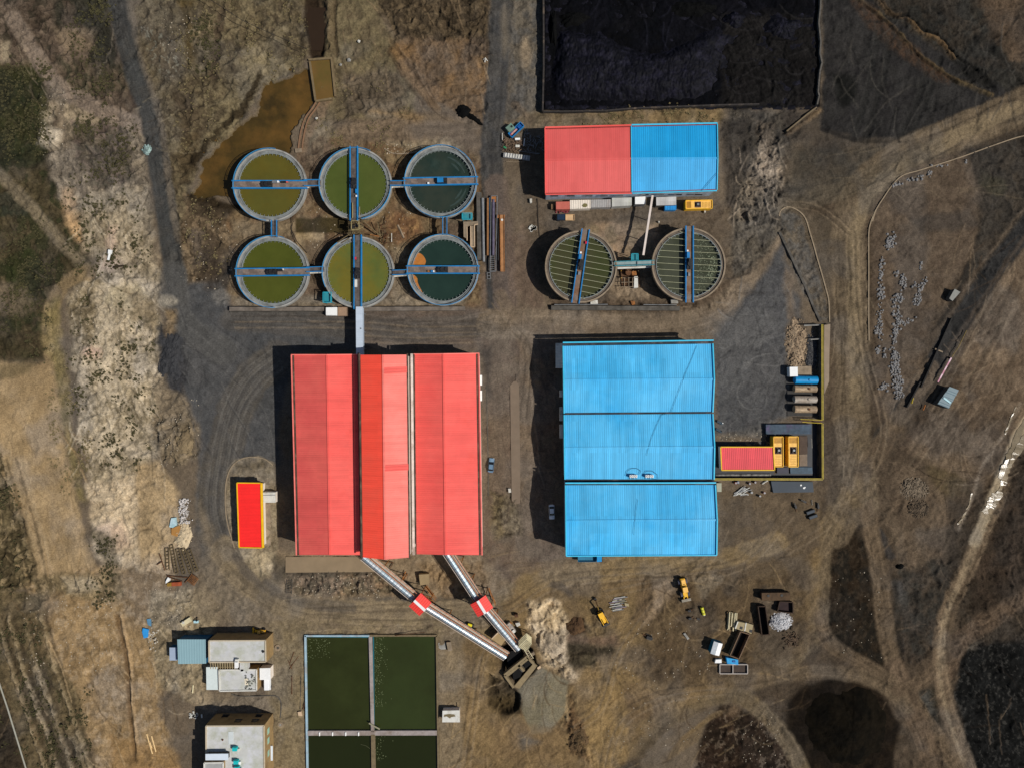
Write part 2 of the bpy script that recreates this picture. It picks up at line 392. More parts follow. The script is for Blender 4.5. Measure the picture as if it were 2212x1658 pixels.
# between the two works
poly([(1040,560),(1175,440),(1180,660),(1210,700),(1215,1200),(1180,1260),(1110,1262),(1045,1200),(1040,760)],(104,89,73),col2=(98,82,68),warp=6,mot=.12,streak=(1.57,8,180,.14),rough=.05)
stroke([(1068,690),(1072,800),(1085,950),(1078,1100)],28,(98,84,70),op=.6,warp=5,rut=(4,.25))
stroke([(1150,700),(1140,850),(1135,1000),(1135,1150),(1120,1230)],42,(110,94,76),op=.7,warp=5,rut=(5,.2))
stroke([(1082,1080),(1075,1110),(1080,1140)],10,(40,36,30),op=.85,warp=6,ws=9,rut=None)
poly([(1060,1060),(1120,1070),(1122,1150),(1070,1160)],(112,98,70),op=.75,warp=9,mot=.3,ms=6,sp=((56,48,36),9,.57,.7),rough=.2)
poly([(1040,760),(1062,750),(1066,860),(1050,870)],(64,58,54),op=.8,warp=6)
stroke([(1088,-60),(1080,80),(1072,200),(1062,330),(1066,450),(1075,620),(1078,700)],50,(63,62,61),col2=(70,67,63),warp=4,rut=(6,.3))
stroke([(1072,400),(1085,520),(1090,680)],50,(98,84,74),op=.7,warp=6,rut=(6,.15))
poly([(1105,-80),(1170,-80),(1172,240),(1150,262),(1095,260),(1100,150)],(92,84,72),col2=(84,80,74),warp=7,mot=.2,ms=8,streak=(1.6,7,100,.3),rough=.14)
blob(1135,110,8,35,(140,122,98),op=.7,warp=6)
blob(1090,70,6,60,(120,108,90),op=.5,warp=5)
poly([(1150,240),(1562,232),(1566,272),(1180,275),(1110,300),(1095,265)],(118,98,68),col2=(106,90,62),warp=5,mot=.2,streak=(-.03,4,80,.2),rough=.1)
stroke([(1110,225),(1130,245),(1145,260)],18,(98,80,58),op=.7,warp=5,rut=(4,.3))
# by the shed and the two round tanks
poly([(1100,300),(1180,270),(1180,440),(1570,440),(1575,270),(1600,290),(1610,440),(1600,640),(1540,680),(1180,680),(1150,560),(1130,430)],(96,83,67),col2=(88,76,62),warp=7,mot=.15,rough=.07)
poly([(1180,452),(1560,452),(1560,490),(1180,490)],(92,80,66),op=.8,warp=5,streak=(0,4,70,.22))
poly([(1280,485),(1420,482),(1420,560),(1380,600),(1300,560),(1260,500)],(142,118,92),op=.95,col2=(128,110,84),warp=6,mot=.14,rough=.08)
poly([(1320,595),(1400,605),(1400,650),(1320,655)],(130,112,90),op=.8,warp=7,mot=.25,rough=.15)
poly([(1190,645),(1480,650),(1580,600),(1590,640),(1510,672),(1190,672)],(84,70,56),op=.75,warp=5,mot=.25,ms=6,rough=.18)
stroke([(1060,700),(1200,700),(1350,712),(1450,708),(1540,685),(1595,640),(1635,570),(1660,500)],64,(118,103,85),col2=(108,94,77),warp=4,rut=(5,.25))
stroke([(1080,640),(1110,680),(1180,712),(1350,722)],30,(108,93,76),op=.7,warp=5,rut=(5,.16))
poly([(1545,722),(1600,660),(1660,570),(1690,520),(1710,600),(1735,690),(1700,700),(1700,900),(1660,920),(1640,935),(1548,935)],(80,79,78),col2=(73,72,72),warp=6,mot=.2,ms=6,rough=.06)
for k_ in range(7):
    blob(1620+random.uniform(-40,40),790+random.uniform(-90,90),40,55,(100,98,95) if k_ % 2 else (74,73,72),op=.3,warp=16,rot=k_,ws=12)
stroke([(1702,790),(1692,850),(1660,905),(1620,930),(1580,938)],5,(50,49,48),op=.8,warp=2,rut=None)
poly([(1640,920),(1665,905),(1690,915),(1690,935),(1560,945)],(100,96,90),op=.7,warp=7,mot=.3,ms=5,rough=.2)
poly([(1575,230),(1700,250),(1720,340),(1700,480),(1640,560),(1590,600),(1580,440)],(92,84,72),col2=(80,74,66),warp=9,mot=.25,ms=8,streak=(2.7,6,60,.4),rough=.2)
poly([(1560,262),(1612,262),(1622,330),(1590,440),(1572,440)],(60,54,48),op=.8,warp=8,streak=(1.6,5,80,.35),rough=.16)
poly([(1640,265),(1672,262),(1682,330),(1700,400),(1650,420),(1620,420),(1618,360),(1640,320)],(142,124,102),op=.9,warp=8,mot=.2,streak=(1.5,5,40,.35),sp=((70,64,56),9,.6,.6),rough=.3)
poly([(1600,380),(1690,380),(1690,450),(1600,480),(1590,430)],(112,100,84),op=.8,warp=9,sp=((62,58,52),9,.52,.8),rough=.4,streak=(2.6,5,40,.4))
poly([(1680,215),(1740,250),(1720,300),(1690,290)],(70,62,54),op=.8,warp=8,rough=.2)
poly([(1690,445),(1760,420),(1810,460),(1815,600),(1800,690),(1780,690),(1760,600),(1735,500)],(92,80,64),warp=7,mot=.14,streak=(1.3,7,100,.15))
poly([(1685,460),(1700,448),(1730,470),(1750,540),(1775,620),(1790,690),(1770,690),(1740,640),(1695,540)],(98,88,74),col2=(86,82,76),op=.95,warp=3,soft=3,mot=.2,ms=6,sp=((64,58,50),9,.6,.6),rough=.14)
poly([(1690,560),(1715,600),(1720,690),(1700,690)],(112,96,78),op=.7,warp=7)
stroke([(1580,600),(1620,590),(1625,560),(1650,555)],2.2,(46,42,38),op=.8,warp=1,rut=None,sm=False)
stroke([(1585,633),(1650,633)],2.2,(50,46,42),op=.7,warp=1,rut=None)

# ---- coal yard floor, north-east dump
poly([(1172,-80),(1772,-80),(1772,232),(1172,240)],(11,11,16),warp=1.5,soft=2,mot=.3,col2=(6,7,11),ms=14,rough=.12)
poly([(1560,30),(1770,30),(1770,230),(1560,230)],(25,23,22),op=.9,warp=9,mot=.35,streak=(1.2,6,60,.6),rough=.16)
poly([(1776,-80),(2212,-80),(2292,200),(2160,230),(2090,265),(1960,295),(1860,300),(1775,280)],(40,38,37),col2=(46,44,42),warp=6,soft=5,mot=.16,ms=12,streak=(1.75,9,160,.22),rough=.09)
poly([(1850,-80),(2212,-80),(2292,220),(2200,205),(2090,150),(1980,80),(1900,30)],(48,46,41),op=.9,warp=8,mot=.25,col2=(56,49,40),streak=(.55,9,120,.3),rough=.15)
poly([(2090,-80),(2212,-80),(2240,150),(2180,130),(2130,60)],(82,67,52),op=.9,warp=12,mot=.2,col2=(70,58,46),rough=.12)
poly([(1800,160),(1850,160),(1852,215),(1820,228),(1800,200)],(24,24,22),op=.95,warp=8,mot=.2,rough=.12)
for a,b in [((1900,40),(1845,300)),((1925,60),(1868,305)),((2030,130),(1955,300)),((2005,140),(1940,300))]:
    stroke([a,((a[0]+b[0]) / 2+8,(a[1]+b[1]) / 2),b],16,(38,37,35),op=.8,warp=4,rut=(4,.3),h=-.2)
stroke([(1850,-5),(1890,25),(1930,60),(1985,120),(2060,170),(2140,205)],9,(92,76,48),op=.75,warp=4,ws=9,rut=None,h=.5)
stroke([(1855,3),(1895,33),(1935,68),(1990,128),(2065,178)],5,(20,19,17),op=.9,warp=2,ws=9,rut=None,h=-.5)
stroke([(1890,-10),(1925,30),(1960,40),(1990,70),(2030,90),(2060,125)],8,(104,80,50),op=.7,warp=4,ws=8,rut=None,h=.6)
stroke([(1900,0),(1930,35),(1960,32),(1990,60),(2030,80),(2070,125),(2110,150)],5,(18,17,15),op=.9,warp=2,ws=8,rut=None,h=-.6)
poly([(1840,0),(1880,10),(1990,130),(2060,170),(2050,185),(1960,130),(1880,60)],(74,54,38),op=.6,warp=9,sp=((48,44,38),10,.5,.6))
poly([(2060,130),(2130,150),(2150,190),(2090,175)],(28,27,24),op=.85,warp=9,rough=.25)
stroke([(2110,80),(2160,120),(2200,170),(2230,200)],16,(34,33,30),op=.7,warp=6)
blob(2145,78,15,10,(44,36,28),op=.9,warp=5,h=-.8)
stroke([(1775,278),(1840,300),(1920,305),(2010,290),(2100,250),(2170,215),(2230,215)],9,(34,31,28),op=.9,warp=3,rut=None,h=-.3)
stroke([(1770,240),(1730,270),(1700,290)],9,(142,116,82),op=.8,warp=4,ws=8,rut=None,h=.4)
# ---- east: main road, stone field, dirt tracks
poly([(1700,320),(1860,312),(2010,305),(2212,215),(2292,215),(2292,1740),(1560,1740),(1760,1100),(1790,700),(1810,480),(1690,440)],(86,72,56),col2=(78,66,52),warp=9,soft=10,mot=.15,ms=14,rough=.09)
poly([(1700,320),(1860,312),(1930,318),(1860,400),(1830,430),(1700,440)],(74,69,60),op=.9,col2=(82,74,62),warp=8,soft=10,streak=(-.12,7,120,.15))
stroke([(2260,205),(2150,255),(2040,300),(1930,350),(1860,420),(1832,500),(1838,640),(1842,800),(1845,950),(1862,1080)],72,(108,93,72),col2=(99,85,67),warp=5,rut=(7,.2))
stroke([(2200,232),(2040,308),(1900,395),(1848,500),(1846,640),(1850,800),(1850,960)],26,(124,108,82),op=.6,warp=6,rut=(5,.12))
poly([(1760,700),(1830,700),(1840,1000),(1790,1100),(1770,1050),(1800,900)],(92,78,61),op=.8,warp=8,streak=(1.55,8,140,.14))
stroke([(1960,350),(2070,318),(2212,290)],14,(62,55,46),op=.6,warp=4)
poly([(1885,380),(1980,345),(2090,330),(2130,420),(2110,540),(2050,640),(2000,780),(1950,880),(1905,930),(1884,900),(1880,500)],(90,75,58),col2=(82,69,54),warp=6,mot=.14,ms=9,rough=.1)
poly([(2090,320),(2240,290),(2260,480),(2150,600),(2090,600),(2110,480)],(62,56,48),op=.85,col2=(52,50,46),warp=12,mot=.22,streak=(1.9,9,90,.25),rough=.14)
blob(2150,400,30,25,(70,68,48),op=.5,warp=14)
stroke([(1960,490),(2010,540),(2020,620),(2015,680)],3,(60,48,36),op=.7,warp=2,rut=None)
stroke([(1935,450),(2010,470),(2080,468)],12,(68,62,56),op=.6,warp=6)
stroke([(2290,400),(2212,500),(2130,610),(2060,720),(1990,830),(1920,930),(1880,1000)],44,(64,61,56),col2=(58,56,52),warp=5,rut=(5,.2))
stroke([(1990,830),(1940,910),(1890,985)],36,(92,76,58),op=.8,warp=5,rut=(5,.2))
stroke([(2090,570),(2065,640),(2030,700)],14,(34,33,31),op=.8,warp=5,rut=None)
stroke([(2230,480),(2160,590),(2090,710),(2030,800)],18,(84,68,52),op=.6,warp=5)
poly([(2110,640),(2260,440),(2290,900),(2210,890),(2130,1050),(1990,1000),(1950,960),(2040,850)],(94,78,60),op=.9,col2=(84,69,54),warp=9,mot=.14,streak=(2.1,9,150,.22),rough=.09)
poly([(2000,960),(2100,940),(2090,1060),(2030,1090),(1990,1040)],(104,88,58),op=.6,warp=12,soft=14)
stroke([(2010,870),(1965,960),(1930,1010)],30,(76,62,48),op=.6,warp=8)
poly([(1895,980),(1960,990),(2000,1080),(2070,1120),(2020,1280),(1950,1290),(1920,1180),(1880,1060)],(84,70,54),op=.8,col2=(92,78,62),warp=9,rough=.12)
poly([(1920,1130),(1985,1110),(2010,1160),(1990,1230),(1945,1230)],(112,97,77),op=.75,warp=9,streak=(2.2,7,60,.15),rough=.15)
poly([(2130,1060),(2230,930),(2292,900),(2292,1320),(2190,1300),(2120,1290)],(56,45,34),op=.9,col2=(66,54,42),warp=10,mot=.25,ms=9,rough=.2)
poly([(2080,1110),(2130,1080),(2090,1200),(2060,1270),(2030,1230)],(62,52,40),op=.8,warp=8,streak=(1.95,6,80,.3),rough=.15)
poly([(1940,1180),(2070,1220),(2040,1350),(1990,1440),(1945,1430)],(64,55,45),op=.9,col2=(56,54,50),warp=10,mot=.25,sp=((90,74,58),14,.58,.6),rough=.2)
poly([(1932,1255),(1948,1255),(1975,1330),(1955,1345),(1935,1300)],(84,82,79),op=.8,warp=4)
poly([(1925,1240),(1942,1240),(1948,1440),(1935,1440)],(30,28,24),op=.8,warp=4)
poly([(2060,1270),(2292,1220),(2292,1400),(2120,1400),(2075,1400)],(54,45,34),op=.8,col2=(62,54,44),warp=12,rough=.2)
poly([(2070,1410),(2140,1385),(2292,1380),(2292,1740),(2110,1740),(2090,1600),(2065,1500)],(20,19,18),warp=9,mot=.3,ms=9,col2=(27,26,25),sp=((56,54,50),8,.62,.7),rough=.2)
poly([(2085,1395),(2120,1390),(2125,1430),(2090,1440)],(96,88,76),op=.9,warp=6,rough=.2)
stroke([(2122,1412),(2165,1455)],4,(100,94,86),op=.8,warp=1,rut=None,sm=False)
poly([(2170,1635),(2240,1625),(2240,1700),(2170,1700)],(90,78,62),op=.8,warp=8)
poly([(1788,1160),(1840,1140),(1880,1180),(1895,1300),(1912,1440),(1860,1420),(1785,1370),(1775,1260)],(46,37,26),warp=7,soft=7,mot=.25,col2=(39,33,25),sp=((66,58,46),12,.6,.5),rough=.16)
poly([(1792,1150),(1835,1138),(1878,1180),(1872,1200),(1800,1210)],(33,31,26),op=.9,warp=7,rough=.2)
blob(1800,1184,12,9,(60,60,60),op=.7,warp=5)
stroke([(1898,1150),(1915,1185),(1925,1200)],20,(48,50,52),op=.7,warp=4)
poly([(1560,1520),(1590,1530),(1680,1560),(1720,1740),(1500,1740),(1515,1600)],(54,41,30),warp=9,soft=7,mot=.25,col2=(46,36,26),sp=((104,90,72),9,.66,.7),rough=.25)
poly([(1735,1480),(1830,1462),(1900,1490),(1935,1560),(1925,1660),(1880,1740),(1740,1740),(1700,1600),(1700,1510)],(24,19,13),warp=6,mot=.3,col2=(34,26,17),rough=.06)
poly([(1985,1490),(2020,1480),(2040,1600),(2060,1690),(2010,1620)],(46,42,32),op=.9,warp=4,rough=.15)
poly([(1985,1500),(2005,1490),(2025,1570),(2015,1580),(1992,1540)],(82,80,74),op=.8,warp=4)
# darker tone laid over eastern and south-western soil; coal stains beside the coal yard
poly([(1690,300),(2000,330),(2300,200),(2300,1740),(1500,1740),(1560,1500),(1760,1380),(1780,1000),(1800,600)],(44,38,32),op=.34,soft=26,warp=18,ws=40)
poly([(1575,235),(1790,235),(1860,300),(1800,330),(1690,300),(1600,330)],(36,34,33),op=.55,soft=10,warp=12)
poly([(-80,1270),(60,1280),(220,1740),(-80,1740)],(56,48,36),op=.35,soft=14,warp=12)
poly([(1728,1485),(1830,1455),(1905,1485),(1945,1560),(1930,1660),(1880,1740),(1735,1740),(1695,1600),(1700,1515)],(25,19,13),col2=(34,26,17),warp=7,mot=.3,rough=.05)
poly([(1788,1160),(1840,1140),(1880,1180),(1895,1300),(1912,1440),(1860,1420),(1785,1370),(1775,1260)],(42,33,23),warp=7,soft=7,mot=.25,col2=(32,28,22),sp=((60,50,38),12,.6,.5),rough=.1)
poly([(1560,1515),(1590,1525),(1690,1560),(1725,1740),(1500,1740),(1512,1600)],(50,37,27),warp=9,soft=7,mot=.25,col2=(38,29,21),sp=((96,82,66),9,.64,.7),rough=.14)
poly([(2070,1410),(2140,1385),(2292,1380),(2292,1740),(2110,1740),(2090,1600),(2065,1500)],(16,16,15),warp=9,mot=.3,ms=9,col2=(24,24,23),sp=((56,54,50),8,.64,.7),rough=.14)
poly([(1940,1180),(2060,1220),(2030,1350),(1985,1440),(1945,1420)],(66,57,47),op=.7,col2=(46,44,39),warp=14,mot=.25,rough=.12)
poly([(2110,1180),(2292,960),(2292,1240),(2100,1340)],(48,39,30),op=.75,col2=(60,48,37),warp=12,mot=.25,rough=.14)
poly([(1890,385),(1980,350),(2085,335),(2120,420),(2100,540),(2040,640),(1990,770),(1940,870),(1905,920),(1888,880),(1886,500)],(94,80,65),op=.9,col2=(82,69,56),warp=6,mot=.16,ms=10,rough=.07)
poly([(2150,620),(2260,480),(2290,880),(2205,890),(2120,1040),(2000,1000),(1960,965),(2050,850)],(106,90,72),op=.9,col2=(90,75,59),warp=10,mot=.18,streak=(2.1,9,150,.35),rough=.07)
poly([(1935,1000),(1990,990),(2050,1090),(2040,1200),(1960,1240),(1915,1120)],(98,83,66),op=.8,col2=(86,72,57),warp=12,mot=.16,rough=.1)
poly([(1960,470),(2090,455),(2120,490),(1990,505)],(62,57,52),op=.6,warp=8)
stroke([(2260,205),(2150,255),(2040,300),(1930,350),(1860,420),(1832,500),(1838,640),(1842,800),(1845,950),(1862,1080)],74,(102,88,69),col2=(92,79,62),warp=5,rut=(6,.3))
stroke([(2200,232),(2040,308),(1900,395),(1848,500),(1846,640),(1850,800),(1850,960)],30,(122,106,81),op=.75,warp=5,rut=(5,.2))
stroke([(1835,900),(1850,1000),(1840,1090),(1800,1150)],70,(98,84,65),op=.8,warp=7,rut=(6,.25))
stroke([(1700,440),(1790,420),(1880,380),(1990,330)],40,(90,80,65),op=.6,warp=7,rut=(6,.3))
stroke([(1862,1060),(1885,1160),(1900,1250),(1912,1350),(1932,1440),(1975,1520),(2030,1600),(2100,1700)],36,(94,79,61),warp=3,rut=(5,.35))
stroke([(1935,1440),(1965,1520),(2000,1600),(2030,1700)],44,(88,73,57),op=.95,warp=4,rut=(5,.35))
stroke([(1860,1060),(1810,1110),(1775,1180),(1765,1280),(1762,1350),(1730,1400),(1660,1450),(1560,1490),(1470,1530),(1380,1600),(1320,1700)],52,(103,88,66),col2=(92,78,59),warp=5,rut=(5,.35))
stroke([(1770,1330),(1790,1385),(1850,1425),(1910,1460),(1950,1500)],30,(94,79,61),warp=3,rut=(5,.35))
stroke([(1600,1480),(1690,1460),(1780,1450),(1860,1462),(1920,1490),(1960,1530)],28,(93,79,61),warp=3,rut=(5,.35))
stroke([(1470,1520),(1580,1500),(1640,1530),(1700,1600),(1740,1680)],34,(100,85,62),warp=4,rut=(5,.35))
stroke([(2290,1245),(2212,1290),(2120,1350),(2070,1390),(2045,1450)],40,(84,69,54),warp=4,rut=(5,.3))
stroke([(2040,1400),(2015,1450),(1985,1475),(1940,1490)],28,(90,75,58),warp=4,rut=(5,.25))
stroke([(2230,850),(2200,940),(2160,1060),(2110,1180),(2070,1270),(2040,1350),(2032,1440),(2050,1540),(2085,1640),(2110,1720)],34,(102,86,67),warp=3,rut=(5,.4))
stroke([(2150,1090),(2110,1180),(2070,1270),(2042,1350),(2036,1440)],8,(134,117,92),op=.55,warp=2,rut=None)
stroke([(2120,1180),(2082,1270),(2050,1350),(2044,1430)],4,(50,40,30),op=.7,warp=1.5,rut=None)
stroke([(2230,870),(2185,960),(2120,1070),(2080,1120)],12,(70,57,43),op=.6,warp=5,rut=None,h=-.3)
stroke([(2205,870),(2155,960),(2120,1010),(2095,1090),(2070,1145)],4,(140,124,104),op=.7,warp=3,ws=8,rut=None)

# ---- south middle: loading ground
poly([(1110,1262),(1220,1200),(1560,1200),(1770,1100),(1760,1300),(1740,1390),(1600,1470),(1440,1540),(1340,1640),(1330,1740),(960,1740),(960,1400),(1060,1350)],(118,97,65),col2=(108,89,62),warp=10,soft=10,mot=.15,ms=14,rough=.08)
poly([(1380,1230),(1640,1210),(1760,1150),(1745,1390),(1600,1465),(1480,1490),(1380,1460)],(86,71,51),op=.9,col2=(76,62,45),warp=12,soft=14,mot=.18,ms=9,rough=.1)
poly([(1560,1060),(1770,1060),(1775,1180),(1680,1250),(1560,1240)],(92,78,60),op=.9,warp=8,col2=(86,73,57),mot=.12,rough=.06)
stroke([(1130,1262),(1240,1240),(1400,1225),(1560,1205),(1680,1170)],42,(124,104,72),op=.8,warp=6,rut=(5,.2))
stroke([(1200,1280),(1320,1310),(1450,1330)],12,(96,80,54),op=.4,warp=5)
poly([(1410,1260),(1455,1240),(1470,1260),(1420,1330),(1390,1350)],(142,120,94),op=.7,warp=8,streak=(1.2,6,60,.25))
poly([(1370,1250),(1420,1250),(1400,1340),(1360,1350),(1375,1290)],(98,80,58),op=.7,warp=6,streak=(1.2,6,60,.3))
poly([(1500,1250),(1545,1235),(1560,1250),(1520,1290)],(120,108,90),op=.6,warp=8,rough=.2)
stroke([(1195,1262),(1215,1268),(1232,1282)],16,(76,68,60),op=.7,warp=5,rut=None)
poly([(1140,1300),(1200,1300),(1228,1335),(1226,1380),(1230,1430),(1246,1466),(1215,1466),(1180,1440),(1165,1385),(1138,1350)],(182,160,126),col2=(156,134,101),warp=7,mot=.2,streak=(1.4,5,50,.25),rough=.3,h=.6,hsoft=16)
poly([(1220,1335),(1262,1330),(1272,1370),(1230,1375)],(64,45,29),warp=6,mot=.2,rough=.2,h=-.6)
poly([(1225,1372),(1330,1372),(1335,1392),(1230,1392)],(108,84,62),op=.9,warp=4)
poly([(1228,1390),(1335,1395),(1330,1412),(1290,1415),(1280,1436),(1240,1445),(1226,1430)],(58,49,32),op=.95,warp=6,rough=.2,h=-.4)
blob(1270,1425,15,12,(92,78,48),op=.8,warp=2,h=-.3)
poly([(1265,1333),(1300,1330),(1310,1370),(1275,1372)],(116,96,64),op=.8,warp=5,rough=.2)
poly([(1118,1475),(1170,1440),(1228,1470),(1222,1535),(1190,1580),(1150,1585),(1125,1530)],(118,109,88),warp=3,soft=4,col2=(112,103,80),mot=.08,rough=.03)
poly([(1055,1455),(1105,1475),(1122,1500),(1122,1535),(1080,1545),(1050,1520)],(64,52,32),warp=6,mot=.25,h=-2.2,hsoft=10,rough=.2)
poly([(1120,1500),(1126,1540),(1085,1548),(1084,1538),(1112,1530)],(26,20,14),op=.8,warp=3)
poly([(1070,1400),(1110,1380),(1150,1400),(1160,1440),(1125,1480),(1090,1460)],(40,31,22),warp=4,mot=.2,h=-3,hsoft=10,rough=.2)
poly([(1060,1560),(1225,1560),(1230,1640),(1060,1640)],(116,94,64),op=.6,warp=9,streak=(-.7,7,70,.25))
poly([(1128,1590),(1165,1600),(1130,1612)],(92,86,78),op=.7,warp=6)
poly([(1228,1500),(1260,1560),(1275,1640),(1235,1620),(1222,1560)],(92,71,48),warp=7,mot=.3,ms=7,rough=.35,h=.6,hsoft=12)
stroke([(1226,1502),(1224,1550)],6,(152,130,96),op=.8,warp=3,rut=None)
poly([(1240,1580),(1268,1590),(1262,1625),(1240,1620)],(62,52,36),op=.8,warp=6,rough=.25)
poly([(1290,1430),(1345,1430),(1350,1660),(1300,1740),(1270,1640),(1265,1500)],(130,106,68),op=.8,warp=9,streak=(1.4,7,120,.2))
poly([(1345,1470),(1450,1500),(1420,1540),(1360,1560)],(104,84,60),op=.7,warp=7,streak=(-2.6,5,50,.35))
for k_ in range(16):
    x0=1335+k_*7;stroke([(x0,1470+k_*2),(x0+28,1500+k_),(x0+40,1535)],3,(142,118,80) if k_ % 2 else (84,68,46),op=.5,warp=1.5,rut=None)
for k_ in range(14):
    x0=1440+k_*5;stroke([(x0,1640 - k_*3),(x0+26,1600 - k_*4),(x0+60,1575 - k_*3)],2.6,(136,114,78) if k_ % 2 else (80,62,42),op=.5,warp=1.5,rut=None)
poly([(1340,1650),(1385,1640),(1400,1740),(1330,1740)],(64,54,44),op=.8,warp=9)
blob(1580,1532,17,13,(98,80,60),op=.9,warp=3,h=.8,rough=.15)
poly([(1010,1480),(1050,1470),(1060,1600),(1010,1640),(990,1560)],(134,110,74),op=.6,warp=10,streak=(1.5,7,100,.2))
poly([(940,1365),(1000,1365),(1005,1560),(990,1740),(945,1740)],(126,110,86),op=.8,warp=4,mot=.14)
poly([(955,1370),(988,1375),(990,1395),(960,1398)],(104,92,76),op=.7,warp=5)
poly([(575,1360),(660,1365),(662,1740),(590,1740)],(122,107,80),op=.9,warp=5,sp=((90,78,60),8,.62,.5),streak=(1.55,8,120,.12))
stroke([(2290,400),(2212,500),(2130,610),(2060,720),(2000,815),(1950,890)],44,(48,47,46),col2=(42,41,40),op=1.0,warp=4,rut=(5,.3))
stroke([(2010,795),(1960,880),(1910,950),(1868,1015)],40,(96,81,63),col2=(86,72,56),op=.9,warp=4,rut=(5,.35))
stroke([(2290,435),(2230,520),(2150,628),(2085,728),(2025,818)],5,(112,96,78),op=.7,warp=2,rut=None)
stroke([(2250,400),(2190,480),(2105,595),(2035,705)],5,(100,86,70),op=.6,warp=2,rut=None)
stroke([(2262,445),(2180,560),(2110,665),(2040,770)],7,(82,70,58),op=.6,warp=2,rut=None)
stroke([(2235,885),(2205,930),(2175,1000),(2140,1085),(2105,1170)],22,(150,134,108),op=.9,warp=3,rut=(4,.3),rough=.01)
stroke([(2100,1180),(2066,1270),(2036,1350),(2028,1440),(2046,1540),(2080,1640)],7,(138,120,94),op=.7,warp=2,rut=None)
blob(455,560,30,60,(58,48,37),op=.75,warp=16,rough=.15);blob(490,590,12,40,(44,42,42),op=.7,warp=10)
poly([(410,420),(470,432),(520,440),(500,470),(450,480),(415,460)],(46,38,28),op=.8,warp=9)
for o_ in (0,26,58,96):
    stroke([(o_ - 8,1330),(o_+22,1440),(o_+60,1545),(o_+100,1668)],8,(146,128,98),op=.75,warp=5,ws=10,h=.35,rut=None,sp=((84,70,48),9,.52,.7))
    stroke([(o_+4,1330),(o_+34,1440),(o_+72,1545),(o_+112,1668)],6,(64,53,37),op=.75,warp=4,ws=10,rut=None)
for o_ in (0,18,40):stroke([(o_ - 4,990),(o_+24,1090),(o_+52,1200),(o_+66,1270)],6,(58,50,34),op=.7,warp=5,ws=10,rut=None);stroke([(o_+6,990),(o_+34,1090),(o_+62,1200)],5,(142,124,94),op=.5,warp=5,ws=10,rut=None)
stroke([(250,1330),(272,1430),(276,1500),(290,1640)],7,(94,72,46),op=.85,warp=3,h=-.3,rut=None)
rills(150,400,345,1080,60,1.57,(92,80,58),(198,182,155),ln=(30,130));rills(150,640,340,1000,40,1.4,(78,70,48),(190,174,146),ln=(12,40),wd=(2,5),bend=.8)
rills(300,-20,650,330,55,2.2,(66,56,42),(138,124,96));rills(700,-20,1060,250,55,1.2,(66,52,38),(134,112,84))
rills(0,60,250,330,35,1.4,(56,50,38),(128,114,92));rills(0,1280,380,1660,45,1.25,(98,78,52),(172,146,108),ln=(50,160));rills(0,790,190,1240,30,1.3,(138,112,76),(174,148,108),ln=(60,200),op=.35)
rills(0,150,110,780,30,.9,(48,44,28),(98,86,62));rills(320,1250,460,1540,35,.8,(100,88,66),(172,156,130),ln=(15,60),bend=.7)
rills(970,1400,1400,1650,75,2.2,(82,64,42),(148,124,86),bend=.5);rills(1230,1220,1760,1480,70,2.6,(72,58,42),(132,110,78),bend=.6,spread=.8)
rills(1400,1480,1760,1640,30,2.5,(66,52,36),(124,104,74),bend=.7);rills(2060,480,2210,1050,60,2.1,(66,54,42),(122,104,82),ln=(50,160));rills(1890,360,2060,920,35,1.9,(64,52,40),(112,95,76),spread=.9)
rills(1900,1000,2210,1640,60,1.9,(42,34,26),(98,82,64),spread=.7);rills(1790,20,2200,290,55,1.9,(30,29,28),(68,64,58),ln=(40,150),wd=(2,5));rills(1545,20,1765,225,45,2.5,(9,9,11),(40,38,38),bend=.9,ln=(40,140),h=-.2,wd=(2,5));rills(1180,0,1560,230,50,1.3,(6,6,9),(27,27,36),bend=.6,h=-.15)
rills(1050,640,1180,1260,30,1.57,(82,70,58),(128,110,90),ln=(50,200),op=.4);rills(350,640,600,1000,35,1.2,(58,57,57),(94,92,88),ln=(60,180),op=.45,bend=.25);rills(600,672,1050,745,35,0,(68,62,57),(108,98,88),ln=(60,200),spread=.06,bend=.05,op=.45)
rills(1550,560,1700,930,70,1.3,(60,59,58),(104,102,99),ln=(20,90),bend=.9,spread=1.2,op=.5);rills(1580,270,1700,480,45,1.9,(50,46,42),(164,146,124),ln=(15,60),bend=.6,h=-.3);rills(1050,1200,1760,1250,25,-.15,(92,76,54),(144,122,88),ln=(60,200),spread=.08,bend=.1,op=.45)
rills(1700,320,2200,440,30,-.35,(66,60,50),(112,98,76),ln=(80,220),spread=.15,bend=.2,op=.4);rills(1800,480,1880,1080,25,1.57,(78,66,50),(128,112,88),ln=(80,260),spread=.04,bend=.05,op=.4);rills(600,1290,1100,1370,30,0,(96,84,64),(146,128,98),ln=(70,220),spread=.06,bend=.06,op=.4)
rills(500,480,1040,660,45,.5,(74,56,40),(150,128,94),ln=(15,60),bend=.7,spread=1.2);rills(1180,450,1570,670,40,.2,(70,58,46),(136,118,96),ln=(20,80),spread=.6)
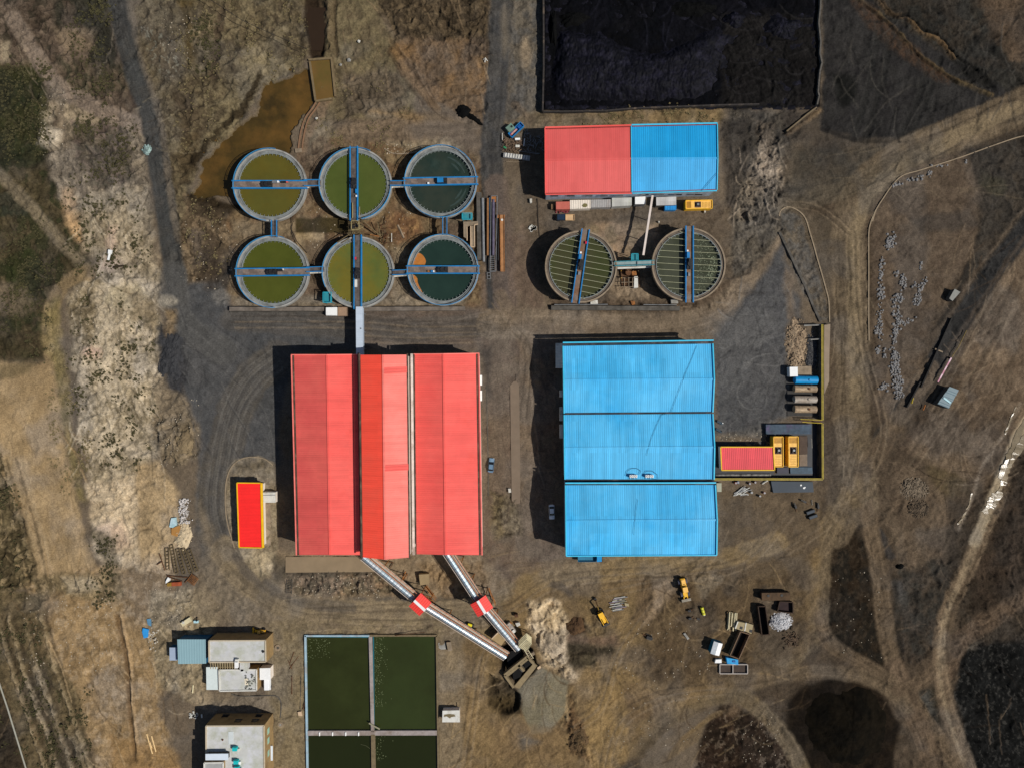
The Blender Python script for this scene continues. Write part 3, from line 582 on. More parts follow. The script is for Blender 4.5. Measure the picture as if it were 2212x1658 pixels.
for pts_ in ([(1560,1130),(1500,1220),(1300,1270)],[(1000,1330),(1100,1310),(1200,1250),(1400,1230)],[(1700,1100),(1600,1210),(1450,1235)],
             [(1230,1560),(1290,1520),(1330,1400),(1400,1300)],[(1300,1660),(1330,1560),(1420,1500),(1560,1480)],[(1000,1640),(1020,1500),(1040,1400),(1100,1330)],
             [(1060,640),(1100,700),(1140,760),(1130,900)],[(1040,720),(900,725),(780,720)],[(1020,700),(880,700),(760,690),(500,690)],
             [(1850,960),(1800,1100),(1690,1180)],[(1880,1000),(1900,900),(1850,700),(1840,500)],[(1835,500),(1760,440),(1690,430)],
             [(700,1340),(900,1345),(1050,1330)],[(660,1320),(860,1310),(1060,1290)],[(2200,600),(2120,760),(2030,900),(1960,1000)],[(2180,560),(2100,700),(2000,870)]):
    tracks(pts_,(58,50,41),op=.42);tracks([(p[0]+9,p[1]+12) for p in pts_],(138,120,96),op=.3)

# basin pit, relief and the finishing grain
poly([D('S6',*p_) for p_ in ((412,618),(1434,618),(1460,2000),(440,2000))],(60,58,40),soft=2,warp=0,h=-1.6,hsoft=3,rough=.02)
open_=sstep(.05,.12,C.mean(-1))
st=0
for k_,an in enumerate((0.1,0.75,1.35,1.95,2.6)):
    ca,sa=math.cos(an),math.sin(an)
    u=GX*ca+GY*sa;v=-GX*sa+GY*ca+10*(fbm(GX / 60,GY / 60,2,140+k_) - .5)
    m_=sstep(.5,.62,fbm(GX / 110,GY / 110,2,150+k_*7))
    st=st+m_*(.6*vn(v / 2.4,u / 60,160+k_)+.4*vn(v / 5.5,u / 130,170+k_) - .5)
wxx=26*(fbm(GX / 45,GY / 45,3,201) - .5);wyy=26*(fbm(GX / 45,GY / 45,3,211) - .5)
big=fbm((GX+wxx) / 42,(GY+wyy) / 42,5,221) - .5
rid=np.abs(fbm((GX+wxx) / 26,(GY+wyy) / 26,4,231) - .5)
gul=(1 - sstep(.0,.02,rid))*sstep(.06,.14,A)
fine=fbm(GX / 4.2,GY / 4.2,3,91) - 0.5
fine2=vn(GX / 2.1,GY / 2.1,95) - 0.5
mid=fbm((GX+wxx) / 11,(GY - wyy) / 11,4,241) - .5
Hh+=0.35*(fbm(GX / 60,GY / 60,4,71) - 0.5)+A*(2.2*mid+2.0*fine+0.7*fine2 - 1.2*gul+4.5*(.5 - np.abs(fbm((GX+wyy) / 30,(GY+wxx) / 24,3,261) - .5)*4 - .12))
amp=.24+2.6*np.clip(A,0,.22)
C*=np.clip(1+amp*(1.0*big+.45*fine+.3*fine2+.45*mid)+.24*st - .25*gul,.3,1.9)[...,None]
gt_=sstep(-.1,.22,fbm((GX - wyy) / 75,(GY+wxx) / 75,4,251) - .5)[...,None]*.34+.06
C=C*(1 - gt_)+C.mean(-1,keepdims=True)*np.array([1.02,.96,.9],np.float32)*gt_
# pond bed
for a_,b_ in (([(560,165),(530,225),(480,275),(440,318),(415,350)],16),([(415,425),(470,440),(520,450)],14)):
    stroke(a_,b_,(42,34,23),op=.9,warp=9,ws=12,rut=None)
pond=[(683,140),(655,150),(610,170),(570,180),(562,210),(548,245),(500,285),(470,320),(440,345),(425,385),(418,420),(440,425),(470,425),(520,440),(560,420),(600,360),(632,325),(640,280),(660,240),(680,215),(692,180)]
poly(pond,(82,68,42),op=.8,soft=4,warp=9,ws=15,mot=.2,h=-1.5,hsoft=7,rough=.05)
Hh=np.clip(Hh,-4,6)

def ground_z(dx,dy):
    i=int(np.clip(np.searchsorted(xs,dx),0,NX - 1));j=int(np.clip(np.searchsorted(ys,dy),0,NY - 1))
    return float(Hh[j,i])

V=np.empty((NY,NX,3),np.float32)
V[...,0]=(GX - 1106)*K
V[...,1]=-(GY - 829)*K
V[...,2]=Hh
far=np.maximum(np.maximum(-80 - GX,GX - 2292),np.maximum(-80 - GY,GY - 1738))
V[...,2]*=np.where(far > 0,0.3,1)
idx=np.arange(NX*NY,dtype=np.int32).reshape(NY,NX)
quads=np.stack([idx[:-1,:-1],idx[1:,:-1],idx[1:,1:],idx[:-1,1:]],axis=-1).reshape(-1,4)
me=bpy.data.meshes.new('ground')
me.vertices.add(NX*NY);me.vertices.foreach_set('co',V.reshape(-1))
me.loops.add(quads.size);me.loops.foreach_set('vertex_index',quads.reshape(-1))
me.polygons.add(len(quads))
me.polygons.foreach_set('loop_start',np.arange(0,quads.size,4,dtype=np.int32))
me.polygons.foreach_set('use_smooth',np.ones(len(quads),bool))
me.update(calc_edges=True)
ca=me.color_attributes.new('soil','FLOAT_COLOR','POINT')
c4=np.ones((NX*NY,4),np.float32);c4[:,:3]=np.clip(C,0.002,0.9).reshape(-1,3)
ca.data.foreach_set('color',c4.reshape(-1))
gm=bpy.data.materials.new('soil');gm.use_nodes=True
n=gm.node_tree;b=n.nodes['Principled BSDF']
b.inputs['Roughness'].default_value=0.95;b.inputs['Specular IOR Level'].default_value=0.06
at=n.nodes.new('ShaderNodeVertexColor');at.layer_name='soil'
tc=n.nodes.new('ShaderNodeTexCoord')
no=n.nodes.new('ShaderNodeTexNoise');no.inputs['Scale'].default_value=2.6;no.inputs['Detail'].default_value=5
n.links.new(tc.outputs['Object'],no.inputs['Vector'])
mr=n.nodes.new('ShaderNodeMapRange');mr.inputs[1].default_value=.3;mr.inputs[2].default_value=.7;mr.inputs[3].default_value=.74;mr.inputs[4].default_value=1.26
n.links.new(no.outputs['Fac'],mr.inputs[0])
mx=n.nodes.new('ShaderNodeVectorMath');mx.operation='SCALE'
n.links.new(at.outputs['Color'],mx.inputs[0]);n.links.new(mr.outputs[0],mx.inputs['Scale'])
n.links.new(mx.outputs[0],b.inputs['Base Color'])
bp=n.nodes.new('ShaderNodeBump');bp.inputs['Strength'].default_value=.5;bp.inputs['Distance'].default_value=.12
n.links.new(no.outputs['Fac'],bp.inputs['Height']);n.links.new(bp.outputs[0],b.inputs['Normal'])
me.materials.append(gm)
ground=bpy.data.objects.new('ground',me);COL.objects.link(ground);ground['kind']='structure'
del V,c4,quads,idx,GX,GY

# ------------------------------------------------------------------ mesh helpers
class MB:
    def __init__(s):s.v=[];s.f=[];s.smooth=False
    def add(s,vs,fs):
        o=len(s.v);s.v+=[tuple(p) for p in vs];s.f+=[tuple(i+o for i in f) for f in fs];return s
    def prism(s,pts,z0,z1,pts0=None):
        """closed solid: top outline pts at z1, bottom outline (pts0 or pts) at z0"""
        n=len(pts);p0=pts0 or pts
        area=sum(pts[i][0]*pts[(i+1) % n][1] - pts[(i+1) % n][0]*pts[i][1] for i in range(n))
        if area < 0:pts=pts[::-1];p0=p0[::-1]
        z0s=z0 if isinstance(z0,(list,tuple)) else [z0]*n
        z1s=z1 if isinstance(z1,(list,tuple)) else [z1]*n
        vs=[(p[0],p[1],z0s[i]) for i,p in enumerate(p0)]+[(p[0],p[1],z1s[i]) for i,p in enumerate(pts)]
        fs=[tuple(range(n - 1,-1,-1)),tuple(range(n,2*n))]+[(i,(i+1) % n,n+(i+1) % n,n+i) for i in range(n)]
        return s.add(vs,fs)
    def box(s,c,size,rz=0.0,taper=1.0):
        x,y,z=c;a,b,h=size[0] / 2,size[1] / 2,size[2] / 2
        ca,sa=math.cos(rz),math.sin(rz)
        def r(p,q):return (x+p*ca - q*sa,y+p*sa+q*ca)
        t=[r(-a*taper,-b*taper),r(a*taper,-b*taper),r(a*taper,b*taper),r(-a*taper,b*taper)]
        m=[r(-a,-b),r(a,-b),r(a,b),r(-a,b)]
        return s.prism(t,z - h,z+h,m)
    def beam(s,p,q,wd,ht):
        p=Vector(p);q=Vector(q);d=(q - p)
        if d.length < 1e-6:return s
        d.normalize()
        up=Vector((0,0,1)) if abs(d.z) < .95 else Vector((1,0,0))
        sd=d.cross(up).normalized()*wd / 2;u=sd.cross(d).normalized()*ht / 2
        vs=[p - sd - u,p+sd - u,p+sd+u,p - sd+u,q - sd - u,q+sd - u,q+sd+u,q - sd+u]
        return s.add(vs,[(3,2,1,0),(4,5,6,7),(0,1,5,4),(1,2,6,5),(2,3,7,6),(3,0,4,7)])
    def tube(s,p,q,r,n=8,r2=None):
        p=Vector(p);q=Vector(q);d=(q - p)
        if d.length < 1e-6:return s
        d.normalize();r2=r if r2 is None else r2
        up=Vector((0,0,1)) if abs(d.z) < .95 else Vector((1,0,0))
        a=d.cross(up).normalized();b_=d.cross(a)
        vs=[p+(a*math.cos(t)+b_*math.sin(t))*r for t in [2*PI*i / n for i in range(n)]]
        vs+=[q+(a*math.cos(t)+b_*math.sin(t))*r2 for t in [2*PI*i / n for i in range(n)]]
        return s.add(vs,[tuple(range(n)),tuple(range(2*n - 1,n - 1,-1))]+[(i+n,(i+1) % n+n,(i+1) % n,i) for i in range(n)])
    def path(s,pts,r,n=6):
        for a,b_ in zip(pts,pts[1:]):s.tube(a,b_,r,n)
        return s
    def rail(s,pts,wd,ht):
        for a,b_ in zip(pts,pts[1:]):s.beam(a,b_,wd,ht)
        return s
    def ring(s,c,r0,r1,z0,z1,n=96):
        vs=[]
        for i in range(n):
            a=2*PI*i / n;cx,sy=math.cos(a),math.sin(a)
            for r,z in ((r1,z0),(r1,z1),(r0,z1),(r0,z0)):
                vs.append((c[0]+r*cx,c[1]+r*sy,z))
        fs=[]
        for i in range(n):
            j=(i+1) % n
            for k in range(4):
                l=(k+1) % 4
                fs.append((i*4+k,j*4+k,j*4+l,i*4+l))
        return s.add(vs,fs)
    def disc(s,c,r,z,n=96):
        return s.add([(c[0]+r*math.cos(2*PI*i / n),c[1]+r*math.sin(2*PI*i / n),z) for i in range(n)],[tuple(range(n))])
    def cyl(s,c,r,z0,z1,n=16,r2=None):
        return s.tube((c[0],c[1],z0),(c[0],c[1],z1),r,n,r2)
    def rock(s,c,r,sq=.7):
        vs=[];rr=random.random
        for z,k in ((-.6,.7),(.1,1.0),(.75,.55)):
            o=rr()*6
            for i in range(5):
                a=o*.1+2*PI*i / 5;q=r*k*(0.75+.5*rr())
                vs.append((c[0]+q*math.cos(a),c[1]+q*math.sin(a),c[2]+r*sq*z))
        fs=[(4,3,2,1,0),(10,11,12,13,14)]+[(l*5+i,l*5+(i+1) % 5,l*5+5+(i+1) % 5,l*5+5+i) for l in (0,1) for i in range(5)]
        return s.add(vs,fs)
    def corrug(s,A0,A1,R1,R0,pitch=.9,amp=.07,th=.12):
        """ribbed sheet; the ribs run from the edge A0-A1 to the edge R0-R1"""
        A0,A1,R0,R1=map(Vector,(A0,A1,R0,R1))
        n=max(2,int(round((A1 - A0).length / pitch)))
        nv=(A1 - A0).cross(R0 - A0).normalized()
        if nv.z < 0:nv=-nv
        prof=[(0,0),(.55,0),(.66,1),(.89,1)]
        ts=[((i+p) / n,h*amp) for i in range(n) for p,h in prof]+[(1.0,0)]
        vs=[]
        for t,h in ts:
            vs+=[A0.lerp(A1,t)+nv*h,R0.lerp(R1,t)+nv*h]
        fs=[(2*i,2*i+2,2*i+3,2*i+1) for i in range(len(ts) - 1)]
        if (A1 - A0).cross(R0 - A0).z < 0:fs=[f[::-1] for f in fs]
        s.add(vs,fs)
        lo=[A0 - nv*th,A1 - nv*th,R1 - nv*th,R0 - nv*th,A0,A1,R1,R0]
        return s.add(lo,[(3,2,1,0),(0,1,5,4),(1,2,6,5),(2,3,7,6),(3,0,4,7)])

def build(name,mb,m,parent=None,origin=(0,0,0),bevel=0,smooth=False):
    me=bpy.data.meshes.new(name)
    ox,oy,oz=origin
    me.from_pydata([(v[0] - ox,v[1] - oy,v[2] - oz) for v in mb.v],[],mb.f)
    if bevel:
        bm=bmesh.new();bm.from_mesh(me)
        bmesh.ops.bevel(bm,geom=list(bm.edges),offset=bevel,segments=2,affect='EDGES',clamp_overlap=True)
        bm.to_mesh(me);bm.free()
    if smooth:
        me.polygons.foreach_set('use_smooth',[True]*len(me.polygons))
    me.materials.append(m)
    o=bpy.data.objects.new(name,me);COL.objects.link(o)
    if parent is not None:o.parent=parent
    return o

def tag(o,label,cat,group=None):
    o['label']=label;o['category']=cat;o['kind']='thing'
    if group:o['group']=group
    return o

class Thing:
    """an Empty at the thing's base; parts given in world coordinates unless local"""
    def __init__(s,name,label,cat,loc,rz=0.0,group=None,local=False):
        s.o=bpy.data.objects.new(name,None);COL.objects.link(s.o)
        s.o.empty_display_size=.5
        s.o.location=loc;s.o.rotation_euler=(0,0,rz)
        s.loc=(0,0,0) if local else tuple(loc)
        tag(s.o,label,cat,group)
    def part(s,name,mb,m,parent=None,label=None,**kw):
        o=build(name,mb,m,parent or s.o,s.loc,**kw)
        if label:o['label']=label
        return o

def multi(th,name,mbs,m,parent=None):
    for q in mbs:th.part(name,q,m,parent)

def bm_(p,q,a,b):return MB().beam(p,q,a,b)

def single(name,mb,m,label,cat,group=None,loc=None,**kw):
    """a thing that is one mesh, origin at its base"""
    if loc is None:
        a=np.array(mb.v);loc=((a[:,0].min()+a[:,0].max()) / 2,(a[:,1].min()+a[:,1].max()) / 2,a[:,2].min())
    o=build(name,mb,m,None,loc,**kw);o.location=loc
    return tag(o,label,cat,group)

# ------------------------------------------------------------------ materials (all procedural)
MATS={}
def M(key,rgb,rough=.8,metal=0,var=.14,sc=.9,spec=.3,dirt=None,panel=None,bump=0.0,blotch=None):
    if key in MATS:return MATS[key]
    m=bpy.data.materials.new(key);m.use_nodes=True
    n=m.node_tree;b=n.nodes['Principled BSDF'];L=n.links.new
    b.inputs['Roughness'].default_value=rough;b.inputs['Metallic'].default_value=metal
    b.inputs['Specular IOR Level'].default_value=spec
    tc=n.nodes.new('ShaderNodeTexCoord')
    no=n.nodes.new('ShaderNodeTexNoise');no.inputs['Scale'].default_value=sc;no.inputs['Detail'].default_value=6;no.inputs['Roughness'].default_value=.62
    L(tc.outputs['Object'],no.inputs['Vector'])
    mr=n.nodes.new('ShaderNodeMapRange');mr.inputs[1].default_value=.3;mr.inputs[2].default_value=.7
    mr.inputs[3].default_value=1 - var;mr.inputs[4].default_value=1+var
    L(no.outputs['Fac'],mr.inputs[0])
    fac=mr.outputs[0]
    if panel:
        ax,wd,am=panel
        sp=n.nodes.new('ShaderNodeSeparateXYZ');L(tc.outputs['Object'],sp.inputs[0])
        prev=fac
        for wdd,amm,other in ((wd,am,9.0),(wd*5.3,am*.9,23.0)):
            dv=n.nodes.new('ShaderNodeMath');dv.operation='DIVIDE';dv.inputs[1].default_value=wdd;L(sp.outputs[ax],dv.inputs[0])
            fl=n.nodes.new('ShaderNodeMath');fl.operation='FLOOR';L(dv.outputs[0],fl.inputs[0])
            d2=n.nodes.new('ShaderNodeMath');d2.operation='DIVIDE';d2.inputs[1].default_value=other;L(sp.outputs[1 - ax],d2.inputs[0])
            f2=n.nodes.new('ShaderNodeMath');f2.operation='FLOOR';L(d2.outputs[0],f2.inputs[0])
            cb=n.nodes.new('ShaderNodeCombineXYZ');L(fl.outputs[0],cb.inputs[0]);L(f2.outputs[0],cb.inputs[1])
            wn=n.nodes.new('ShaderNodeTexWhiteNoise');L(cb.outputs[0],wn.inputs['Vector'])
            m2=n.nodes.new('ShaderNodeMapRange');m2.inputs[3].default_value=1 - amm;m2.inputs[4].default_value=1+amm
            L(wn.outputs['Value'],m2.inputs[0])
            mu=n.nodes.new('ShaderNodeMath');mu.operation='MULTIPLY';L(prev,mu.inputs[0]);L(m2.outputs[0],mu.inputs[1]);prev=mu.outputs[0]
        fac=prev
        mp=n.nodes.new('ShaderNodeMapping');sv=[.05,.05,.05];sv[ax]=.9;mp.inputs['Scale'].default_value=sv;L(tc.outputs['Object'],mp.inputs[0])
        n3=n.nodes.new('ShaderNodeTexNoise');n3.inputs['Scale'].default_value=1;n3.inputs['Detail'].default_value=8;n3.inputs['Roughness'].default_value=.7;L(mp.outputs[0],n3.inputs['Vector'])
        m3=n.nodes.new('ShaderNodeMapRange');m3.inputs[1].default_value=.3;m3.inputs[2].default_value=.62;m3.inputs[3].default_value=1 - am*3.2;m3.inputs[4].default_value=1.03;L(n3.outputs['Fac'],m3.inputs[0])
        mu=n.nodes.new('ShaderNodeMath');mu.operation='MULTIPLY';L(fac,mu.inputs[0]);L(m3.outputs[0],mu.inputs[1]);fac=mu.outputs[0]
    rg=n.nodes.new('ShaderNodeRGB');rg.outputs[0].default_value=lin(rgb)+(1,)
    src=rg.outputs[0]
    for spec_,scl,seedv in ([(dirt,sc*.45,3.7)] if dirt else [])+([(blotch,blotch[3] if blotch and len(blotch) > 3 else .12,11.3)] if blotch else []):
        dc,th,am=spec_[:3]
        mp=n.nodes.new('ShaderNodeMapping');mp.inputs['Location'].default_value=(seedv,seedv*2,0);L(tc.outputs['Object'],mp.inputs[0])
        n2=n.nodes.new('ShaderNodeTexNoise');n2.inputs['Scale'].default_value=scl;n2.inputs['Detail'].default_value=7;n2.inputs['Roughness'].default_value=.65
        L(mp.outputs[0],n2.inputs['Vector'])
        mk=n.nodes.new('ShaderNodeMapRange');mk.inputs[1].default_value=th - .06;mk.inputs[2].default_value=th+.1;mk.inputs[4].default_value=am
        L(n2.outputs['Fac'],mk.inputs[0])
        mix=n.nodes.new('ShaderNodeMix');mix.data_type='RGBA';L(mk.outputs[0],mix.inputs[0]);L(src,mix.inputs[6])
        mix.inputs[7].default_value=lin(dc)+(1,);src=mix.outputs[2]
    vm=n.nodes.new('ShaderNodeVectorMath');vm.operation='SCALE';L(src,vm.inputs[0]);L(fac,vm.inputs['Scale'])
    L(vm.outputs[0],b.inputs['Base Color'])
    if bump:
        bp=n.nodes.new('ShaderNodeBump');bp.inputs['Strength'].default_value=.6;bp.inputs['Distance'].default_value=bump
        L(no.outputs['Fac'],bp.inputs['Height']);L(bp.outputs[0],b.inputs['Normal'])
    MATS[key]=m
    return m

def water_mat(key,rgb,col2=None,rough=.12,sc=.05,wave=.0,foam=None,spec=.4):
    m=M(key,rgb,rough=rough,var=.08,sc=.25,spec=spec,blotch=(col2,.5,.9,sc) if col2 else None,dirt=foam)
    if wave:
        n=m.node_tree;b=n.nodes['Principled BSDF']
        tc=n.nodes.new('ShaderNodeTexCoord');no=n.nodes.new('ShaderNodeTexNoise');no.inputs['Scale'].default_value=1.1;no.inputs['Detail'].default_value=3
        n.links.new(tc.outputs['Object'],no.inputs['Vector'])
        bp=n.nodes.new('ShaderNodeBump');bp.inputs['Strength'].default_value=1;bp.inputs['Distance'].default_value=wave
        n.links.new(no.outputs['Fac'],bp.inputs['Height']);n.links.new(bp.outputs[0],b.inputs['Normal'])
    return m

conc=M('concrete',(148,146,140),.9,var=.2,sc=.7,dirt=((100,96,88),.55,.6),bump=.02)
conc_tan=M('stained concrete',(140,124,104),.9,var=.2,sc=.7,dirt=((96,84,68),.55,.6),bump=.02)
conc_dark=M('dark concrete',(88,84,78),.9,var=.25,sc=.8,dirt=((58,54,48),.5,.6),bump=.02)
blue=M('blue paint',(24,118,178),.55,var=.18,sc=.8,dirt=((70,110,130),.58,.5))
teal=M('teal paint',(40,128,140),.6,var=.2,sc=.9,dirt=((92,96,90),.6,.5))
dk=M('dark machinery',(34,33,34),.55,var=.4,sc=2.2,dirt=((78,74,70),.62,.8))
rust=M('rusty steel',(98,66,42),.85,var=.3,sc=1.4,dirt=((58,42,32),.52,.8))
rust_or=M('orange rusted steel',(158,102,52),.8,var=.3,sc=1.4,dirt=((100,66,38),.52,.7))
steel=M('grey steel',(128,130,132),.5,metal=.3,var=.2,sc=1.2,dirt=((86,80,74),.6,.6))
galv=M('galvanised sheet',(186,190,194),.38,metal=.65,var=.22,sc=1.0,dirt=((150,176,190),.5,.7),blotch=((120,116,108),.62,.6,.5))
white=M('white paint',(232,232,230),.55,var=.06,sc=.8,dirt=((190,184,172),.66,.5))
offwhite=M('weathered white',(206,204,196),.7,var=.12,sc=.9,dirt=((150,142,122),.6,.7))
yellow=M('yellow paint',(232,178,44),.5,var=.16,sc=1.3,dirt=((150,104,40),.62,.7))
yellow_pale=M('faded yellow paint',(238,186,92),.55,var=.14,sc=1.3,dirt=((190,140,80),.6,.6))
yellow_trim=M('yellow trim',(222,178,30),.55,var=.1)
glass=M('dark window glass',(26,30,34),.12,var=.1,spec=.5)
tyre=M('tyre rubber',(30,29,29),.9,var=.25)
walkgrate=M('walkway grating',(92,84,80),.8,var=.25,sc=1.5,dirt=((62,54,48),.5,.7))
deck_brown=M('dusty bridge deck',(126,112,102),.85,var=.2,sc=1.0,dirt=((84,72,66),.5,.7))
wallpale=M('pale blue wall sheet',(176,190,206),.6,var=.1,panel=(0,1.0,.08),dirt=((170,150,150),.6,.5))
wallred=M('red wall sheet',(170,60,54),.6,var=.1)
wallcream=M('cream wall',(232,220,206),.7,var=.08,dirt=((180,160,140),.62,.5))
dark_gutter=M('dirty gutter',(74,58,48),.85,var=.4,sc=.6,dirt=((120,100,84),.55,.7))
brickwall=M('ochre render',(150,124,84),.9,var=.15,sc=.8,dirt=((110,88,60),.55,.5))

# ------------------------------------------------------------------ big sheds
def slope_roof(th,reg,mat_l,mat_r,corners,z_e,z_r,axis,eave_over=0.0,names=('roof','roof'),pitch=.62,amp=.04):
    """corners: eave A0,A1, ridge R0,R1, eave B0,B1 given as picture points"""
    A0,A1,R0,R1,B0,B1=[W(reg,*c,z) for c,z in zip(corners,(z_e,z_e,z_r,z_r,z_e,z_e))]
    m1=MB().corrug(A0,A1,R1,R0,pitch,amp);m2=MB().corrug(B0,B1,R1,R0,pitch,amp)
    o1=th.part(names[0],m1,mat_l);o2=th.part(names[1],m2,mat_r)
    cap=MB()
    d=(A0 - A1).normalized()
    cap.beam(R0+Vector((0,0,.1)),R1+Vector((0,0,.1)),.55,.1)
    th.part('ridge_cap',cap,mat_r,o2)
    return A0,A1,R0,R1,B0,B1

def shed_walls(pts,z1s,inset=.35,z0=-.6):
    c=sum((Vector(p[:2]) for p in pts),Vector((0,0))) / len(pts)
    q=[]
    for p in pts:
        v=Vector(p[:2]);d=(c - v)
        q.append(tuple(v+Vector((math.copysign(inset,d.x),math.copysign(inset,d.y)))))
    return MB().prism(q,z0,z1s)

# --- the big red works: three bays
red_l=M('red roof sheet',(214,88,82),.48,var=.05,sc=.25,panel=(1,1.0,.03),blotch=((226,104,92),.5,.5,.09),dirt=((196,84,76),.6,.5))
red_or=M('orange red roof sheet',(250,84,64),.48,var=.04,sc=.25,panel=(1,1.0,.03),blotch=((238,90,70),.5,.6,.1))
red_pk=M('pinker red roof sheet',(242,124,112),.5,var=.04,sc=.25,panel=(1,1.0,.05),blotch=((248,140,128),.5,.6,.1))  # lighter, pinker red for the middle bay's east slope and edge flashings
red_c=M('red roof sheet east bay',(234,92,84),.5,var=.05,sc=.25,panel=(1,1.0,.035),blotch=((240,104,94),.5,.6,.08),dirt=((222,78,66),.6,.5))
c0=W('D',835,980,0)
th=Thing('processing_works','large red corrugated-roof works of three parallel bays with a taller orange-red middle bay','factory',(c0.x,c0.y,0))
def dS2(x,y):return D('S2',x,y)
tl=[dS2(517,243),dS2(797,243),dS2(1037,241),dS2(1060,241),dS2(1237,241),dS2(1432,240),dS2(1478,238),dS2(1710,236),dS2(1992,232)]
bl=[(640,1197.5),(712.5,1197.5),D('B5',172,122),D('B5',212,160),D('B5',562,194),D('B5',955,160),D('B5',1040,108),D('B5',1508,120),D('B5',2088,122)]
ZA,ZB=10.2,13.6
def bay(i,ze,zr,ml,mr_):
    r=slope_roof(th,'D',ml,mr_,[tl[i],bl[i],tl[i+1],bl[i+1],tl[i+2],bl[i+2]],ze,zr,1)
    return r
ra=bay(0,ZA,ZA+1.5,red_l,red_c)
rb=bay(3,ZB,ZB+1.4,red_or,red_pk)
rc=bay(6,ZA,ZA+1.5,red_c,red_c)
wl=MB()
for r,ze in ((ra,ZA),(rb,ZB),(rc,ZA)):
    A0,A1,R0,R1,B0,B1=r
    s_=0.3
    pts=[(A0.x+s_,A0.y - s_),(R0.x,R0.y - s_),(B0.x - s_,B0.y - s_),(B1.x - s_,B1.y+s_),(R1.x,R1.y+s_),(A1.x+s_,A1.y+s_)]
    zs=[ze - .15,ze+1.2,ze - .15,ze - .15,ze+1.2,ze - .15]
    area=sum(pts[i][0]*pts[(i+1) % 6][1] - pts[(i+1) % 6][0]*pts[i][1] for i in range(6))
    if area < 0:zs=zs[::-1]
    wl.prism(pts,-.6,zs)
th.part('wall',wl,wallcream)
multi(th,'gutter',[bm_(ra[4]+Vector((.25,.6,.12)),ra[5]+Vector((.25,-.3,.12)),.5,.16),
    bm_(rb[0]+Vector((-.3,.3,.06)),rb[1]+Vector((-.3,-.3,.06)),.5,.16),
    bm_(rc[0]+Vector((.15,.3,.1)),rc[1]+Vector((.15,-.3,.1)),.25,.16),
    bm_(rb[4]+Vector((-.15,.3,.12)),rb[5]+Vector((-.15,-.3,.12)),.4,.12),
    bm_(ra[0]+Vector((.6,0,.16)),ra[1]+Vector((.6,0,.16)),.5,.1),
    bm_(rc[4]+Vector((-.75,0,.16)),rc[5]+Vector((-.75,0,.16)),.4,.1)],dark_gutter)
fl=MB();fl.beam(ra[0]+Vector((.1,0,.2)),ra[1]+Vector((.1,0,.2)),.3,.35)
fl.beam(ra[0]+Vector((0,.1,.1)),ra[2]+Vector((0,.1,.1)),.25,.3);fl.beam(ra[2]+Vector((0,.1,.1)),ra[4]+Vector((0,.1,.1)),.25,.3)
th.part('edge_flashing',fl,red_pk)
th.part('valley_flashing',MB().beam(rc[0]+Vector((-.55,.2,.25)),rc[1]+Vector((-.55,-.2,.25)),.7,.2),M('pale valley sheet',(206,194,186),.7,var=.12,sc=.5,dirt=((140,118,104),.55,.7)))
fl=MB();fl.beam(rc[4]+Vector((-.1,0,.2)),rc[5]+Vector((-.1,0,.2)),.35,.35)
fl.beam(rc[0]+Vector((0,.1,.1)),rc[2]+Vector((0,.1,.1)),.25,.3);fl.beam(rc[2]+Vector((0,.1,.1)),rc[4]+Vector((0,.1,.1)),.25,.3)
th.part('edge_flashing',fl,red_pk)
for z2 in ((1245,365,1425,355),(1252,1128,1436,1118)):
    p=W('S2',z2[0],z2[1],ZB+1.5);q=W('S2',z2[2],z2[3],ZB+.17)
    rp=MB().corrug(p+Vector((0,.85,.02)),p+Vector((0,-.85,.02)),q+Vector((0,-.85,.02)),q+Vector((0,.85,.02)),.9,.08,.04)
    th.part('roof_patch',rp,red_c,label='darker replaced strip on the pink slope')
for (x_,y_,h_) in ((2010,440,3),(2010,560,2)):
    p=W('S2',x_ - 8,y_,6);th.part('wall_panel',MB().box((p.x,p.y,6),(.8,3.0,h_)),white)

# --- the blue works: three bays with ridges running across
blue_r=M('blue roof sheet',(66,178,232),.45,var=.05,sc=.2,panel=(0,1.0,.065),blotch=((92,190,238),.48,.7,.06),dirt=((44,166,226),.57,.6))
c0=W('D',1380,970,0)
th=Thing('blue_works','large square works under a sky blue corrugated roof of three bays','factory',(c0.x,c0.y,0))
ZL=9.4
B_=[[(549,172),(1722,154),(554,437),(1734,430),(557,697),(1722,688)],
      [(557,709),(1722,701),(560,970),(1736,962),(563,1214),(1731,1214)],
      [(568,1260),(1742,1258),(571,1541),(1756,1532),(574,1812),(1752,1806)]]
wl=MB();rr_=[]
for k_,cs in enumerate(B_):
    ze=ZL+(.9 if k_==2 else 0)
    r=slope_roof(th,'S3',blue_r,blue_r,cs,ze,ze+1.5,0)
    A0,A1,R0,R1,B0,B1=r;rr_.append(r);s_=.3
    pts=[(A0.x+s_,A0.y - .05),(R0.x+s_,R0.y),(B0.x+s_,B0.y+.05),(B1.x - s_,B1.y+.05),(R1.x - s_,R1.y),(A1.x - s_,A1.y - .05)]
    zs=[ze - .15,ze+1.2,ze - .15,ze - .15,ze+1.2,ze - .15]
    area=sum(pts[i][0]*pts[(i+1) % 6][1] - pts[(i+1) % 6][0]*pts[i][1] for i in range(6))
    if area < 0:zs=zs[::-1]
    wl.prism(pts,-.6,zs)
th.part('wall',wl,M('blue grey wall sheet',(120,150,176),.6,var=.1))
